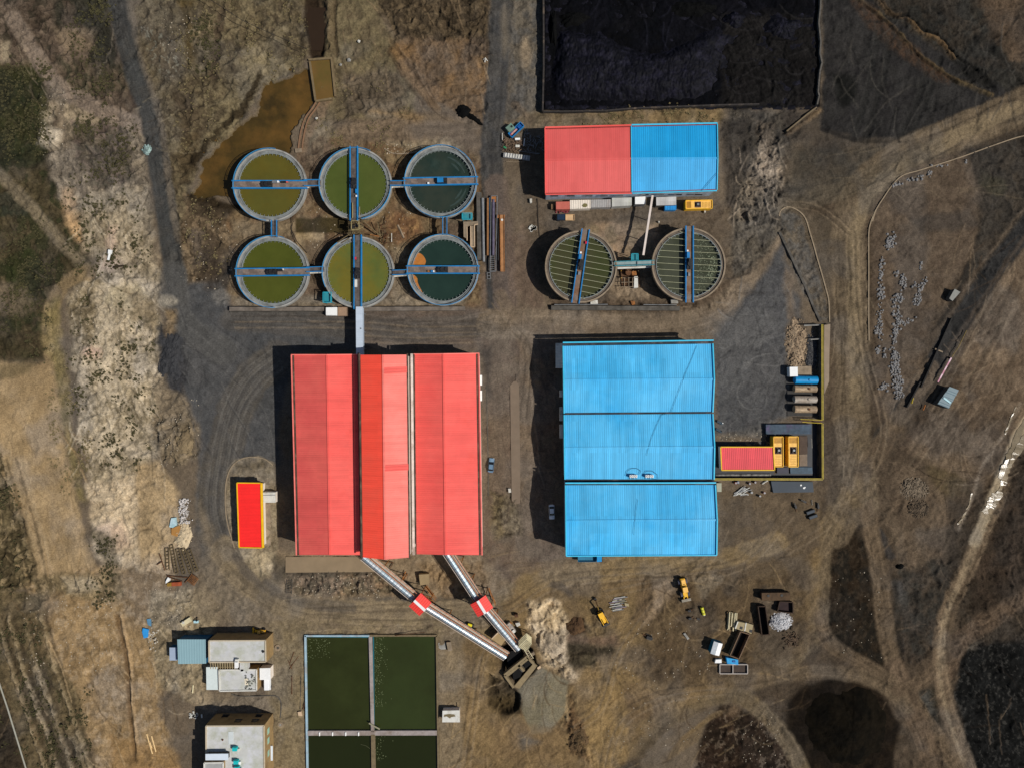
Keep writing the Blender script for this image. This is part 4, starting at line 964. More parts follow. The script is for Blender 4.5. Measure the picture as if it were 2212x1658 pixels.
for p,q,wd in ((rr_[0][0]+Vector((0,.45,.05)),rr_[0][1]+Vector((0,.45,.05)),.7),(rr_[0][4]+Vector((.2,-.18,.12)),rr_[0][5]+Vector((-.2,-.18,.12)),.55),
                 (rr_[1][4]+Vector((0,-.35,.0)),rr_[1][5]+Vector((0,-.35,.0)),.7),(rr_[2][0]+Vector((.2,.25,.05)),rr_[2][1]+Vector((-.2,.25,.05)),.45)):
    th.part('gutter',bm_(p,q,wd,.14),M('dark roof gutter',(44,50,56),.8,var=.5,sc=.35,dirt=((110,100,96),.58,.7)))
up=Vector((0,0,.25))
cyan=M('cyan flashing',(64,190,226),.45,var=.08)
for r in rr_:
    for i0,i1,i2 in ((0,2,4),(1,3,5)):th.part('edge_flashing',MB().beam(r[i0]+up,r[i1]+up,.35,.35).beam(r[i1]+up,r[i2]+up,.35,.35),cyan)
fl=MB()
multi(th,'edge_flashing',[bm_(rr_[0][0]+Vector((-.1,.95,.3)),rr_[0][1]+Vector((.1,.95,.3)),.35,.9),bm_(rr_[2][0]+Vector((-.1,.65,.3)),rr_[2][1]+Vector((.1,.65,.3)),.4,.7)],cyan)
fl.beam(rr_[2][4]+Vector((0,-.1,.1)),rr_[2][5]+Vector((0,-.1,.1)),.3,.5)
th.part('edge_flashing',fl,M('cyan flashing',(64,190,226),.45,var=.08))
ln=MB()
p=W('S3',490,150,4.5);q=W('S3',548,150,5.2);r_=W('S3',548,345,5.2);t_=W('S3',490,345,4.5)
ln.corrug(p,t_,r_,q,.9,.06)
th.part('lean_to_roof',ln,offwhite,label='ragged pale sheets along the west wall')
for y_ in (545,675,730,840):
    p=W('S3',530,y_,3);dr=MB().box((p.x+.2,p.y,2.2),(.9,2.0 if y_ !=840 else 4,2.4))
    th.part('wall_unit',dr,offwhite)
# things on that roof
for i,(x_,nm) in enumerate(((1082,'left'),(1113,'left'),(1206,'right'),(1240,'right'))):
    p=W('S3',x_,1188,ZL+.5)
    t2=Thing('air_conditioner',['white roof cooler, westernmost of the row on the blue roof','white roof cooler second from the west on the blue roof','white roof cooler third from the west on the blue roof','white roof cooler, easternmost of the row on the blue roof'][i],'air conditioner',(p.x,p.y,ZL+.1),0,'white coolers on the blue roof',local=True)
    t2.part('casing',MB().box((0,0,.75),(1.05,.8,1.1)),white,bevel=.05)
    f_=MB();f_.ring((0,0),.22,.34,1.3,1.34,16);f_.box((0,0,1.32),(.6,.05,.03));t2.part('fan_guard',f_,steel)
    s2=MB()
    for sx in (-.4,.4):s2.box((sx,-.2,.1),(.08,1.3,.2))
    t2.part('stand',s2,dk)
cb=MB();pts=[(1597,170),(1560,270),(1500,410),(1490,440),(1440,570),(1395,690),(1320,712),(1280,800),(1240,900),(1215,985),(1205,1030)]
def roofz(y):
    for cs in B_[:2]:
        if cs[0][1] - 20 <=y <=cs[4][1]+14:
            return ZL+1.5*(1 - abs(y - cs[2][1]) / (cs[2][1] - cs[0][1]))+.28
    return ZL+1
cb.path([W('S3',x_,y_,roofz(y_)) for x_,y_ in pts],.04)
single('cable',cb,M('black cable',(34,70,96),.7),'thin dark line running slantwise over the blue roof bays','cable')  # raised strand tracing one thin dark line over the roof bays
for nm,pts,lb in (('cable',[(1040,1190),(1050,1150),(1085,1130),(1130,1130),(1160,1150),(1140,1180)],'loop of thin dark cable around the western roof coolers'),
                    ('cable',[(1180,1180),(1200,1150),(1250,1150),(1290,1180),(1295,1215),(1200,1222)],'loop of thin dark cable around the eastern roof coolers')):
    cb=MB();cb.path([W('S3',x_,y_,roofz(y_)) for x_,y_ in pts],.05);single(nm,cb,MATS['black cable'],lb,'cable')
cb=MB();cb.path([W('S3',x_,y_,z_) for x_,y_,z_ in ((1135,1370,11.2),(1122,1460,11.7),(1112,1541,12.1),(1103,1650,11.7))],.035)
single('cable',cb,MATS['black cable'],'short thin line across the southern blue roof bay','cable')  # last stretch of the same dark line, on the southern bay

# --- the red and blue shed in the north
c0=W('D',1363,345,0)
th=Thing('steel_shed','long shed with a roof half red and half blue beside the coal yard','shed',(c0.x,c0.y,0))
ZN=7.3
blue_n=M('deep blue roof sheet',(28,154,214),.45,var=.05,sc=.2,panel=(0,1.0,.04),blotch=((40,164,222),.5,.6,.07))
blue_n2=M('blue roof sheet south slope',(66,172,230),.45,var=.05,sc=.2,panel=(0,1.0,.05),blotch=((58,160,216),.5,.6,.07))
red_n=M('salmon red roof sheet',(212,90,86),.5,var=.04,sc=.25,panel=(0,1.0,.025),blotch=((220,98,94),.5,.6,.09))
q1=[(517,1010),(1193,992),(518,1256),(1197,1246),(521,1522),(1200,1512)]
q2=[(1196,990),(1868,976),(1199,1246),(1872,1243),(1202,1512),(1866,1492)]
ra=slope_roof(th,'R3',red_n,red_n,q1,ZN,ZN+1.5,0,pitch=.62,amp=.012)
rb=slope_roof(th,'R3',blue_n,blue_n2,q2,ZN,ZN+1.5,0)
A0,R0,B0=ra[0],ra[2],ra[4];A1,R1,B1=rb[1],rb[3],rb[5];s_=.35
pts=[(A0.x+s_,A0.y - s_),(R0.x+s_,R0.y),(B0.x+s_,B0.y+.1),(B1.x - s_,B1.y+.1),(R1.x - s_,R1.y),(A1.x - s_,A1.y - s_)]
zs=[ZN - .15,ZN+1.2,ZN - .15,ZN - .15,ZN+1.2,ZN - .15]
if sum(pts[i][0]*pts[(i+1) % 6][1] - pts[(i+1) % 6][0]*pts[i][1] for i in range(6)) < 0:zs=zs[::-1]
th.part('wall',MB().prism(pts,-.6,zs),wallpale)
fr=MB();fb=MB()
for r,t_ in ((ra,fr),(rb,fb)):
    t_.beam(r[0]+Vector((0,.25,.15)),r[1]+Vector((0,.25,.15)),.4,.35)
    t_.beam(r[4]+Vector((0,-.2,-.1)),r[5]+Vector((0,-.2,-.1)),.3,.35)
for a,b_ in ((0,2),(2,4)):fr.beam(ra[a]+Vector((0,0,.2)),ra[b_]+Vector((0,0,.2)),.25,.3)
for a,b_ in ((1,3),(3,5)):fb.beam(rb[a]+Vector((0,0,.2)),rb[b_]+Vector((0,0,.2)),.25,.3)
for a,b_ in ((0,2),(2,4)):fb.beam(rb[a]+Vector((-.1,0,.2)),rb[b_]+Vector((-.1,0,.2)),.22,.2)
th.part('edge_flashing',fr,red_c);th.part('edge_flashing',fb,MATS['cyan flashing'])
gts=[bm_(ra[0]+Vector((.3,-.1,.12)),ra[1]+Vector((0,-.1,.12)),.35,.1),bm_(rb[0]+Vector((.2,-.1,.12)),rb[1]+Vector((-.3,-.1,.12)),.3,.1),
    bm_(ra[4]+Vector((.2,.1,.12)),ra[5]+Vector((0,.1,.12)),.22,.1),bm_(rb[4]+Vector((.2,.1,.12)),rb[5]+Vector((-.3,.1,.12)),.22,.1)]
multi(th,'gutter',gts,M('dull red gutter',(128,46,44),.7,var=.3))
for x_ in (590,720,860,980,1100,1300,1420,1560,1720):
    p=W('R3',x_,1560,4.4);wd_=MB().box((p.x,ra[4].y+.06 if x_ < 1190 else rb[4].y+.06,4.6),(2.2,.12,.8))
    th.part('window',wd_,glass)
cb=MB();cb.path([W('R3',x_,y_,z_) for x_,y_,z_ in ((1745,1500,7.6),(1800,1440,8.1),(1868,1360,8.5))],.05)
single('cable',cb,MATS['black cable'],'thin dark cable across the corner of the blue shed roof','cable')

# --- small red buildings
def flat_red(name,label,reg,pts,z,zl,mt,wall_m,axis,trim=.3):
    P4=[W(reg,*p,z) for p in pts]
    c=sum(P4,Vector()) / 4
    t=Thing(name,label,'building',(c.x,c.y,0))
    t.part('wall',MB().prism([(p.x+(c.x - p.x)*.05,p.y+(c.y - p.y)*.05) for p in P4],-.5,z - .1),wall_m)
    m=MB()
    if axis:m.corrug(P4[0],P4[3],P4[2],P4[1],.45,.04)
    else:m.corrug(P4[0],P4[1],P4[2],P4[3],.55,.06)
    t.part('roof',m,mt)
    tr=MB()
    for i in range(4):tr.beam(P4[i]+Vector((0,0,.08)),P4[(i+1) % 4]+Vector((0,0,.08)),trim,.3)
    t.part('roof_trim',tr,yellow_trim)
    return t,P4
t,P4=flat_red('guard_house','narrow bright red flat-roofed building with yellow edges on its own kerbed island','S1',[(1860,910),(2048,912),(2060,1420),(1877,1416)],4.0,0,M('bright red roof sheet',(246,44,42),.5,var=.04,sc=.4,panel=(1,.9,.03)),wallcream,True)
tr=MB();tr.beam(P4[1]+Vector((.15,0,-.2)),P4[2]+Vector((.15,0,-.2)),.5,.5);t.part('fascia',tr,yellow_trim)
pv=MB().prism([tuple(W('S1',*p)[:2]) for p in ((2062,1070),(2125,1070),(2125,1400),(2075,1400))],-.2,.12)
single('concrete_path',pv,conc_tan,'pale concrete strip along the east side of the narrow red building','path')
t=Thing('porch_hut','small pale hut with a flat white roof between the narrow red building and the works','hut',tuple(W('S1',2113,1025,0)))
q=[W('S1',*p,2.6) for p in ((2064,985),(2160,985),(2160,1065),(2068,1065))]
t.part('wall',MB().prism([(p.x*.995+q[0].x*.005,p.y) for p in q],-.3,2.45),wallcream)
t.part('roof',MB().prism([tuple(p[:2]) for p in q],2.45,2.65),offwhite)
t.part('roof_rib',MB().beam(W('S1',2066,1008,2.7),W('S1',2160,1006,2.7),.15,.12),steel)
t,P4=flat_red('pump_house','small red ribbed roof with yellow edges beside two yellow generator units','B2',[(252,464),(1078,464),(1098,826),(268,828)],4.0,0,M('crimson roof sheet',(226,76,84),.5,var=.05,sc=.3,panel=(0,1.1,.05)),wallcream,False)

# --- glazed gallery from the tanks to the red works
t=Thing('conveyor_gallery','long narrow pale blue-grey gallery bridging from the middle tank to the red works','gallery',tuple(W('R6',1050,1540,0)))
a=W('R6',1050,1412,5.4);b_=W('S2',1053,246,5.6)
t.part('roof',MB().beam(a,b_,2.0,.25),M('pale gallery sheet',(186,198,212),.5,var=.06,sc=.6,panel=(1,2.5,.04)))
t.part('wall',MB().beam(a - Vector((0,0,1.25)),b_ - Vector((0,0,1.25)),1.8,2.2),wallpale)
for k_ in (.12,.5,.85):
    p=a.lerp(b_,k_)
    for s_ in (-.8,.8):t.part('leg',MB().tube((p.x+s_,p.y,-.4),(p.x+s_,p.y,3.2),.14),steel)
t.part('roof_vent',MB().box((W('S2',1063,35,5.6).x,W('S2',1063,35,5.6).y,5.7),(.3,.3,.3)),dk)

# ------------------------------------------------------------------ the eight round tanks
def tank(label,reg,zc,rz_,Ht,wcol,vert,off,ang=0.0,span=1.0,drive=.5,deck=deck_brown,wallm=conc,wires=0,rail_arc=True,drop=.55,group='six settling tanks',extra=()):
    """zc centre in zoomed region reg, rz_ its radius there, off sideways shift of the bridge"""
    c=W(reg,*zc,Ht);e=W(reg,zc[0]+rz_,zc[1],Ht);R=(e - c).length
    t=Thing('settling_tank',label,'tank',(c.x,c.y,0),0,group)
    cc=(c.x,c.y)
    t.part('wall',MB().ring(cc,R - .45,R,Ht - 1.5,Ht),wallm)
    t.part('cone_bottom',MB().tube((c.x,c.y,.1),(c.x,c.y,Ht - 1.4),R*.3,48,R - .3),conc_dark)
    for i in range(10):a_=2*PI*i / 10;t.part('column',MB().tube((c.x+R*.72*math.cos(a_),c.y+R*.72*math.sin(a_),-.5),(c.x+R*.72*math.cos(a_),c.y+R*.72*math.sin(a_),Ht*.72),.3,8),conc_dark)
    la=MB();la.ring(cc,R - 1.25,R - .45,Ht - 1.3,Ht - .35)
    t.part('launder',la,M('launder channel',(122,126,126),.8,var=.3,sc=.6,dirt=((84,82,76),.52,.7)) if not wires else M('brown launder channel',(98,88,78),.85,var=.3,sc=.6))
    we=MB();we.ring(cc,R - 1.42,R - 1.25,Ht - 1.6,Ht - .08)
    nb=48
    for i in range(nb):
        a_=2*PI*(i+.5) / nb;d=Vector((math.cos(a_),math.sin(a_),0))
        p=Vector((cc[0],cc[1],Ht - .15))+d*(R - 1.4);we.beam(p,p - d*.5,.09,.1)
    t.part('weir',we,M('pale weir plate',(128,134,132),.8,var=.25))
    t.part('water',MB().disc(cc,R - 1.43,Ht - drop),wcol)
    hr=MB()
    seg=72
    for i in range(seg):
        a1,a2=2*PI*i / seg,2*PI*(i+1) / seg
        p=Vector((cc[0]+(R - .08)*math.cos(a1),cc[1]+(R - .08)*math.sin(a1),Ht+1.0));q=Vector((cc[0]+(R - .08)*math.cos(a2),cc[1]+(R - .08)*math.sin(a2),Ht+1.0))
        if rail_arc is True or any(lo <=math.degrees(a1) % 360 <=hi for lo,hi in rail_arc):
            hr.tube(p,q,.09,5);hr.tube(p - Vector((0,0,.5)),q - Vector((0,0,.5)),.05,5)
            if i % 3==0:hr.tube((p.x,p.y,Ht - .2),p,.06,5)
    if hr.v:t.part('handrail',hr,M('pale blue handrail',(52,132,180),.55,var=.2) if not wires else M('grey handrail',(120,114,106),.6,var=.2))
    dx=Vector((0,1,0)) if vert else Vector((1,0,0))
    dx=Matrix.Rotation(ang,3,'Z') @ dx
    sd=Vector((-dx.y,dx.x,0))
    o=Vector((c.x,c.y,Ht))+sd*off
    L=R+.35
    bw=1.9
    t.part('bridge_deck',MB().beam(o - dx*L+Vector((0,0,.25)),o+dx*L+Vector((0,0,.25)),bw,.25),deck)
    for s_ in (-1,1):
        g=MB();q=sd*s_*(bw / 2+.12)+Vector((0,0,.75))
        g.beam(o - dx*L+q,o+dx*L+q,.32,.22)
        g.beam(o - dx*L+q - Vector((0,0,.75)),o+dx*L+q - Vector((0,0,.75)),.22,.5)
        for k_ in range(13):
            pp=o+dx*(-L+2*L*k_ / 12)+q;g.tube(pp - Vector((0,0,.7)),pp,.06,5)
        t.part('bridge_girder',g,blue)
    dm=MB();p=o+dx*(R*2*(drive - .5))+Vector((0,0,.8))
    rzz=math.atan2(dx.y,dx.x)
    dm.box(p,(3.0,1.7,.9),rzz);dm.cyl((p.x,p.y),.75,p.z,p.z+.8,14);dm.box(p+dx*1.0+Vector((0,0,.7)),(.8,.9,.6),rzz)
    dm.tube(p - dx*1.6+Vector((0,0,.3)),p - dx*.7+Vector((0,0,.3)),.35,10)
    t.part('drive_unit',dm,dk)
    for (al,sdv,sz,mt) in extra:
        q=o+dx*al+sd*sdv+Vector((0,0,.45+sz[2] / 2));t.part('control_box',MB().box(q,sz,rzz),mt)
    for k_ in (-.93,.9):
        cg=MB()
        for j in range(5):cg.beam(o+dx*(R*k_+j*.28) - sd*.6+Vector((0,0,.42)),o+dx*(R*k_+j*.28)+sd*.6+Vector((0,0,.42)),.1,.06)
        t.part('deck_grille',cg,steel)
    if wires:
        for s_ in (-1,1):
            for k_ in range(11):
                u=(-1+2*(k_+.75) / 11.5)*R*.97
                w0=bw / 2
                half=math.sqrt(max((R - 1.3)**2 - u*u,0))
                if half < 2:continue
                a0=o+dx*u+sd*s_*w0+Vector((0,0,.15));a1=Vector((c.x,c.y,Ht+.1))+dx*(u+(.5 if s_ > 0 else -.35))+sd*s_*half
                t.part('cross_pipe',MB().beam(a0,a1,.13,.1),M('pale spray pipe',(150,150,120),.6,var=.2))
    return t,c,R,o,dx,sd

W1=water_mat('olive brown water',(90,80,28),(84,80,32))
W2=water_mat('green water',(78,86,38),(72,82,34))
W4=water_mat('dark green water',(70,75,24),(76,80,28))
W5=water_mat('mossy water',(90,99,46),(108,98,36),foam=((82,92,48),.56,.7))
W3=water_mat('deep teal water',(32,48,42),(50,56,46),foam=((64,78,70),.58,.6))
W6=water_mat('dark teal water',(32,49,42),(36,54,46))
W7=water_mat('dull green water',(60,66,34),(66,64,42))
W8=water_mat('grey green water',(54,58,42),(70,72,58))
GA='six settling tanks west of the yard'
tank('round tank of olive brown water, north-western of the six, bridge crossing east to west','R6',(351,458),285,4.5,W1,False,0,drive=.47,group=GA,rail_arc=[(80,260)],
     extra=((1.5,.7,(1.2,.7,.6),steel),(2.6,.75,(.5,.5,.6),white),(4.2,.7,(1.5,.6,.5),dk),(5.2,.7,(.5,.3,.3),M('red lamp box',(220,90,70)))))
tank('round tank of green water, north-middle of the six, dark north-south bridge','R6',(1021,450),283,4.5,W2,True,.35,drive=.5,deck=walkgrate,group=GA,rail_arc=[(60,210),(280,350)],
     extra=((-2.4,-.8,(1.2,.5,.9),blue),(-3.8,-.8,(.5,.4,.6),white)))
T3,*_r=tank('round tank of dark teal water with faint foam, north-eastern of the six','R6',(1690,432),284,4.6,W3,False,.0,ang=math.radians(1),drive=.52,drop=.95,group=GA,
     extra=((-3.6,-.6,(.5,.5,.5),white),(0,0,(1.8,1.3,1.4),blue)))
tank('round tank of dark green water, south-western of the six','R6',(372,1140),283,4.5,W4,False,-.1,ang=math.radians(.6),drive=.5,group=GA,rail_arc=[(70,270)],
     extra=((2.4,.5,(1.6,.7,.6),dk),(3.2,.7,(.5,.5,.5),offwhite)))
t,c,R,o,dx,sd=tank('round tank of mossy green water with brown tinge, south-middle of the six','R6',(1043,1142),281,4.5,W5,True,.05,drive=.48,deck=walkgrate,group=GA,rail_arc=[(120,200),(300,60)],
     extra=((4,.6,(.8,.4,.5),M('red hose',(190,50,70))),(-3.4,.5,(2.2,.7,.5),offwhite)))
t,c,R,o,dx,sd=tank('round tank of dark teal water with an orange scum patch, south-eastern of the six','R6',(1708,1125),279,4.5,W6,False,0,drive=.5,drop=.8,group=GA,
     extra=((-4.2,-.5,(.6,.4,.5),rust_or),(-3.2,-.5,(.7,.5,.6),blue),(-2.7,-.5,(.4,.5,.5),white)))
zz=4.5 - .8+.01
for pts in ([(1460,1095),(1470,1040),(1485,1005),(1515,990),(1550,1010),(1572,1050),(1568,1075),(1550,1096)],[(1462,1160),(1482,1165),(1505,1190),(1508,1220),(1525,1260),(1550,1310),(1520,1290),(1490,1255),(1470,1210)]):
    q=[W('R6',x_,y_,zz) for x_,y_ in smooth(pts+[pts[0]],4)[:-1]]
    t.part('scum',MB().add(q,[tuple(range(len(q) - 1,-1,-1))]),M('orange scum',(170,106,44),.6,var=.15,sc=.6,dirt=((196,138,40),.6,.6)))
GB='two round tanks south of the shed'
tank('round tank of dull green water with a tilted blue bridge, below the red half shed','R7',(690,766),283,6.6,W7,True,.2,ang=math.radians(-8),drive=.52,wallm=conc_tan,wires=1,drop=.9,group=GB,deck=M('rusty deck plates',(120,100,84),.85,var=.3,sc=.8,dirt=((110,72,44),.52,.7)),rail_arc=[(280,80)],
     extra=((2.6,.55,(1.5,.8,.8),blue),(7.0,-.6,(.7,.5,.5),M('red barrel',(190,30,60))),(3.9,.5,(.5,.5,.5),white),(-2.2,.1,(1.0,.7,.7),steel)))
t,c,R,o,dx,sd=tank('round tank with foam-specked grey green water and an upright blue bridge, eastern of the pair','R7',(1536,750),290,6.6,W8,True,-.05,drive=.5,wallm=conc_tan,wires=1,drop=.9,group=GB,deck=MATS['rusty deck plates'],rail_arc=[(280,80)],
     extra=((2.6,.5,(1.7,.8,.9),blue),(3.9,.6,(.5,.4,.5),white),(-3.0,.2,(1.0,.6,.6),steel)))
for k_,(a0,a1,rr) in enumerate(((20,75,200),(30,60,165),(290,345,205),(310,340,175))):
    m_=MB();vs=[]
    for i in range(13):
        a_=math.radians(a0+(a1 - a0)*i / 12);w_=3+5*math.sin(PI*i / 12)
        for r_ in (rr - w_,rr+w_):vs.append(W('R6',1690+r_*math.cos(a_),432 - r_*math.sin(a_),4.6 - .93))
    m_.add(vs,[(2*i,2*i+2,2*i+3,2*i+1)[::-1] for i in range(12)]);T3.part('foam',m_,M('thin foam',(46,61,57),.7,var=.3,sc=1.5))
fo=MB()
for i in range(260):
    x_=1600+abs(random.gauss(0,1))*55;y_=random.uniform(560,1000)
    if (x_ - 1536)**2+(y_ - 750)**2 > 235**2:continue
    p=W('R7',x_,y_,6.6 - .88);a_=random.random()*3;s_=random.uniform(.04,.11)
    fo.add([p+Vector((math.cos(a_+k_*PI / 2)*s_*(1+(k_ % 2)),math.sin(a_+k_*PI / 2)*s_,0)) for k_ in range(4)],[(0,1,2,3)])
for i in range(90):
    p=W('R7',random.gauss(1715,18),random.gauss(790,45),6.6 - .87);s_=random.uniform(.08,.2)
    fo.add([p+Vector((-s_,-s_,0)),p+Vector((s_,-s_,0)),p+Vector((s_,s_,0)),p+Vector((-s_,s_,0))],[(0,1,2,3)])
t.part('foam',fo,M('foam',(120,128,104),.8,var=.2))['kind']='stuff'

# ------------------------------------------------------------------ walkways, pipes and small plant round the tanks
def walkway(name,label,a,b_,wd,m,rails=blue,cat='walkway',legs=True,group=None,th_=.25,rh=1.0):
    a=Vector(a);b_=Vector(b_)
    c=(a+b_) / 2
    t=Thing(name,label,cat,(c.x,c.y,0),0,group)
    t.part('deck',MB().beam(a,b_,wd,th_),m)
    d=(b_ - a).normalized();sd=Vector((-d.y,d.x,0)).normalized()
    L=(b_ - a).length
    for s_ in (-1,1):
        r=MB();o=sd*s_*(wd / 2 - .08)
        r.beam(a+o+Vector((0,0,rh)),b_+o+Vector((0,0,rh)),.2,.14);r.beam(a+o+Vector((0,0,rh*.5)),b_+o+Vector((0,0,rh*.5)),.07,.07)
        n_=max(2,int(L / 1.6))
        for k_ in range(n_+1):p=a.lerp(b_,k_ / n_)+o;r.tube(p+Vector((0,0,.1)),p+Vector((0,0,rh)),.06,5)
        t.part('handrail',r,rails)
    return t,a,b_,sd
def pipe(label,pts,r,m,name='pipe',cat='pipe',group=None,n=8):
    return single(name,MB().path([Vector(p) for p in pts],r,n),m,label,cat,group)

H4=4.5
walkway('walkway','dark footbridge with blue rails between the two northern green-water tanks',W('R6',622,446,H4),W('R6',748,446,H4),1.9,walkgrate)
walkway('walkway','dark footbridge with blue rails between the north-middle tank and the foamy teal tank',W('R6',1296,449,H4),W('R6',1420,449,H4),1.5,walkgrate)
walkway('walkway','dark footbridge with blue rails between the two southern green-water tanks',W('R6',640,1124,H4),W('R6',775,1120,H4),1.5,walkgrate)
walkway('walkway','dark footbridge with blue rails leading to the tank with orange scum',W('R6',1312,1148,H4),W('R6',1440,1144,H4),1.5,walkgrate)
walkway('walkway','blue-railed footbridge joining the two western tanks north to south',W('R6',389,738,H4),W('R6',389,868,H4),1.7,walkgrate)
walkway('walkway','grey footbridge with one bright rail joining the two teal tanks north to south',W('R6',1724,716,H4),W('R6',1724,850,H4),1.4,conc_dark)
for lb,p in (('pale pipe slung below the footbridge of the two northern green-water tanks',[(640,478),(660,465),(735,463),(742,476)]),
              ('pale pipe slung below the footbridge to the foamy teal tank',[(1296,484),(1310,470),(1395,468),(1415,476)]),
              ('white pipe slung below the footbridge of the two southern green-water tanks',[(650,1146),(765,1140)]),
              ('white pipe slung below the footbridge to the tank with orange scum',[(1318,1172),(1430,1162)])):
    pipe(lb,[W('R6',x_,y_,3.6) for x_,y_ in p],.34,offwhite)

def stair_platform(label,reg,c,sx,sy,h,fl=1):
    p=W(reg,*c,h)
    t=Thing('stair_platform',label,'platform',(p.x,p.y,0))
    t.part('landing',MB().box((p.x,p.y,h),(sx,sy,.15)),teal)
    r=MB()
    pts=[(-1,-1),(1,-1),(1,1),(-1,1),(-1,-1)]
    for (a0,b0),(a1,b1) in zip(pts,pts[1:]):
        r.beam((p.x+a0*sx / 2,p.y+b0*sy / 2,h+1),(p.x+a1*sx / 2,p.y+b1*sy / 2,h+1),.22,.18)
        r.tube((p.x+a0*sx / 2,p.y+b0*sy / 2,h),(p.x+a0*sx / 2,p.y+b0*sy / 2,h+1),.07,5)
    t.part('handrail',r,M('bright teal rail',(36,150,168),.5,var=.15))
    for a0,b0 in pts[:4]:t.part('leg',MB().beam((p.x+a0*sx*.45,p.y+b0*sy*.45,-.4),(p.x+a0*sx*.45,p.y+b0*sy*.45,h),.16,.16),teal)
    s2=MB()
    for k_ in range(9):
        s2.box((p.x - fl*sx*.15+.0,p.y - sy*.2 - k_*.0+sy*.6*k_ / 8,h - .05 - (h - .3)*k_ / 9),(sx*.4,.28,.06))
    t.part('stair_flight',s2,teal)
    return t
stair_platform('turquoise stair platform beside the foamy teal tank','A3',(1232,1285),2.9,1.8,4.0)
stair_platform('turquoise stair platform at the foot of the mossy green tank','R6',(805,1342),2.4,3.0,3.6)
stair_platform('turquoise stair platform between the two southern round tanks by the shed','R7',(1108,697),1.9,2.0,5.8)

# pump tower between the middle tanks
p=W('A2',1000,480,4.5)
t=Thing('pump_tower','weathered scaffold tower crowded with pipework between the two middle tanks','tower',(p.x,p.y,0))
olive_steel=M('dusty olive steel',(112,98,70),.85,var=.25,sc=1.2,dirt=((74,60,44),.52,.7))
for sx in (-1,1):
    for sy in (-1,1):t.part('post',MB().beam((p.x+sx*1.9,p.y+sy*2.2,-.5),(p.x+sx*1.9,p.y+sy*2.2,6.6),.22,.22),olive_steel)
for z_,nm in ((4.6,'platform'),(2.4,'platform')):
    m_=MB()
    for k_ in range(12):m_.beam((p.x - 2.1,p.y - 2.4+k_*.43,z_),(p.x+2.1,p.y - 2.4+k_*.43,z_),.16,.08)
    t.part(nm,m_,olive_steel)
fr=MB();q=W('A2',998,440,6.6)
for a0,b0,a1,b1 in ((-.8,-1,.8,-1),(.8,-1,.8,1),(.8,1,-.8,1),(-.8,1,-.8,-1)):fr.beam((q.x+a0*1.4,q.y+b0*1.25,6.6),(q.x+a1*1.4,q.y+b1*1.25,6.6),.2,.2)
t.part('top_frame',fr,M('pale olive steel',(146,132,92),.8,var=.2))
for i in range(26):
    a_=random.uniform(0,2*PI);z_=random.uniform(3,5.6);r0=random.uniform(.2,1.2);r1=random.uniform(1.5,2.7)
    s=Vector((p.x+r0*math.cos(a_),p.y - .6+r0*math.sin(a_),z_));e=Vector((p.x+r1*math.cos(a_+random.uniform(-.8,.8)),p.y - .6+r1*math.sin(a_+random.uniform(-.8,.8)),z_+random.uniform(-.6,.6)))
    t.part('pipework',MB().tube(s,e,random.uniform(.06,.16),6),olive_steel if i % 3 else M('pale olive steel',(146,132,92)))
t.part('pump',MB().cyl((p.x - .6,p.y - .2),.6,4.6,5.6,14),dk);t.part('pump',MB().cyl((p.x+.6,p.y+.4),.5,4.6,5.5,14),dk)
for i,(x0,y0,x1,y1,z0,z1,lb) in enumerate(((1130,340,1480,640,4.4,2.2,'long pipe sloping east from the scaffold tower to the scrap frames'),(1230,420,1500,660,3.2,1.6,'second pipe sloping east from the scaffold tower, lying just below the first'),
        (1440,390,1490,650,3,1.5,'short upright pipe leaning against the scrap frames'),(1290,625,1470,660,2.6,1.6,'orange-brown pipe running east from the tower foot'),
        (1110,350,1290,330,4.8,4.6,'bent olive pipe hugging the rim of the north-middle tank'),(750,300,930,330,4.7,4.9,'olive pipe west of the tower on the rim of the north-middle tank'),
        (1290,330,1210,370,4.7,4.9,'short olive pipe joining the rim pipe to the tower'),(640,780,880,620,4.6,4.8,'olive pipe along the north-west rim of the mossy tank'),(890,690,730,790,4.7,4.7,'second olive pipe along the north-west rim of the mossy tank'))):
    pipe(lb,[W('A2',x0,y0,z0),W('A2',x1,y1,z1)],.13,rust_or if i==3 else olive_steel)
for x_,y0,y1,lb in ((945,0,300,'pale olive rail pipe west of the southern half of the north-middle bridge'),(1083,80,280,'pinkish rail pipe east of the southern half of the north-middle bridge')):
    pipe(lb,[W('A2',x_,y0,5.4),W('A2',x_,y1,5.4)],.14,M('pale olive steel',(146,132,92)) if x_ < 1000 else conc_tan)
t=Thing('scrap_tangle','tangle of dark discarded steel frames east of the scaffold tower','scrap',tuple(W('A2',1590,640,0)))
for i in range(34):
    x_=random.gauss(1590,60);y_=random.gauss(640,110);a_=random.choice((0,PI / 2,.3,1.2))+random.gauss(0,.15);l_=random.uniform(1,2.4);z_=random.uniform(.2,1.6)
    q=W('A2',x_,y_,z_);d=Vector((math.cos(a_),math.sin(a_),random.uniform(-.15,.15)))*l_ / 2
    t.part('steel_bar',MB().beam(q - d,q+d,.13,.13),rust if i % 4 else olive_steel)
pipe('pale hose standing upright at the right of the scrap frames',[W('A2',1712,600,.6),W('A2',1712,770,.6)],.12,offwhite)
pipe('orange-brown bent beam lying in the wet ground by the teal tanks',[W('A2',1830,440,.2),W('A2',1900,580,.3),W('A2',1950,690,.2)],.35,conc_tan,name='beam',cat='beam',n=4)
pipe('thin dark hose curving round the muddy pool to the mossy tank',[W('A1',985,1260,.15),W('A1',950,1340,.15),W('A1',950,1450,.15),W('A1',1000,1570,.15),W('A1',1040,1640,2.5)],.09,M('dark hose',(52,44,36)),name='hose',cat='hose')
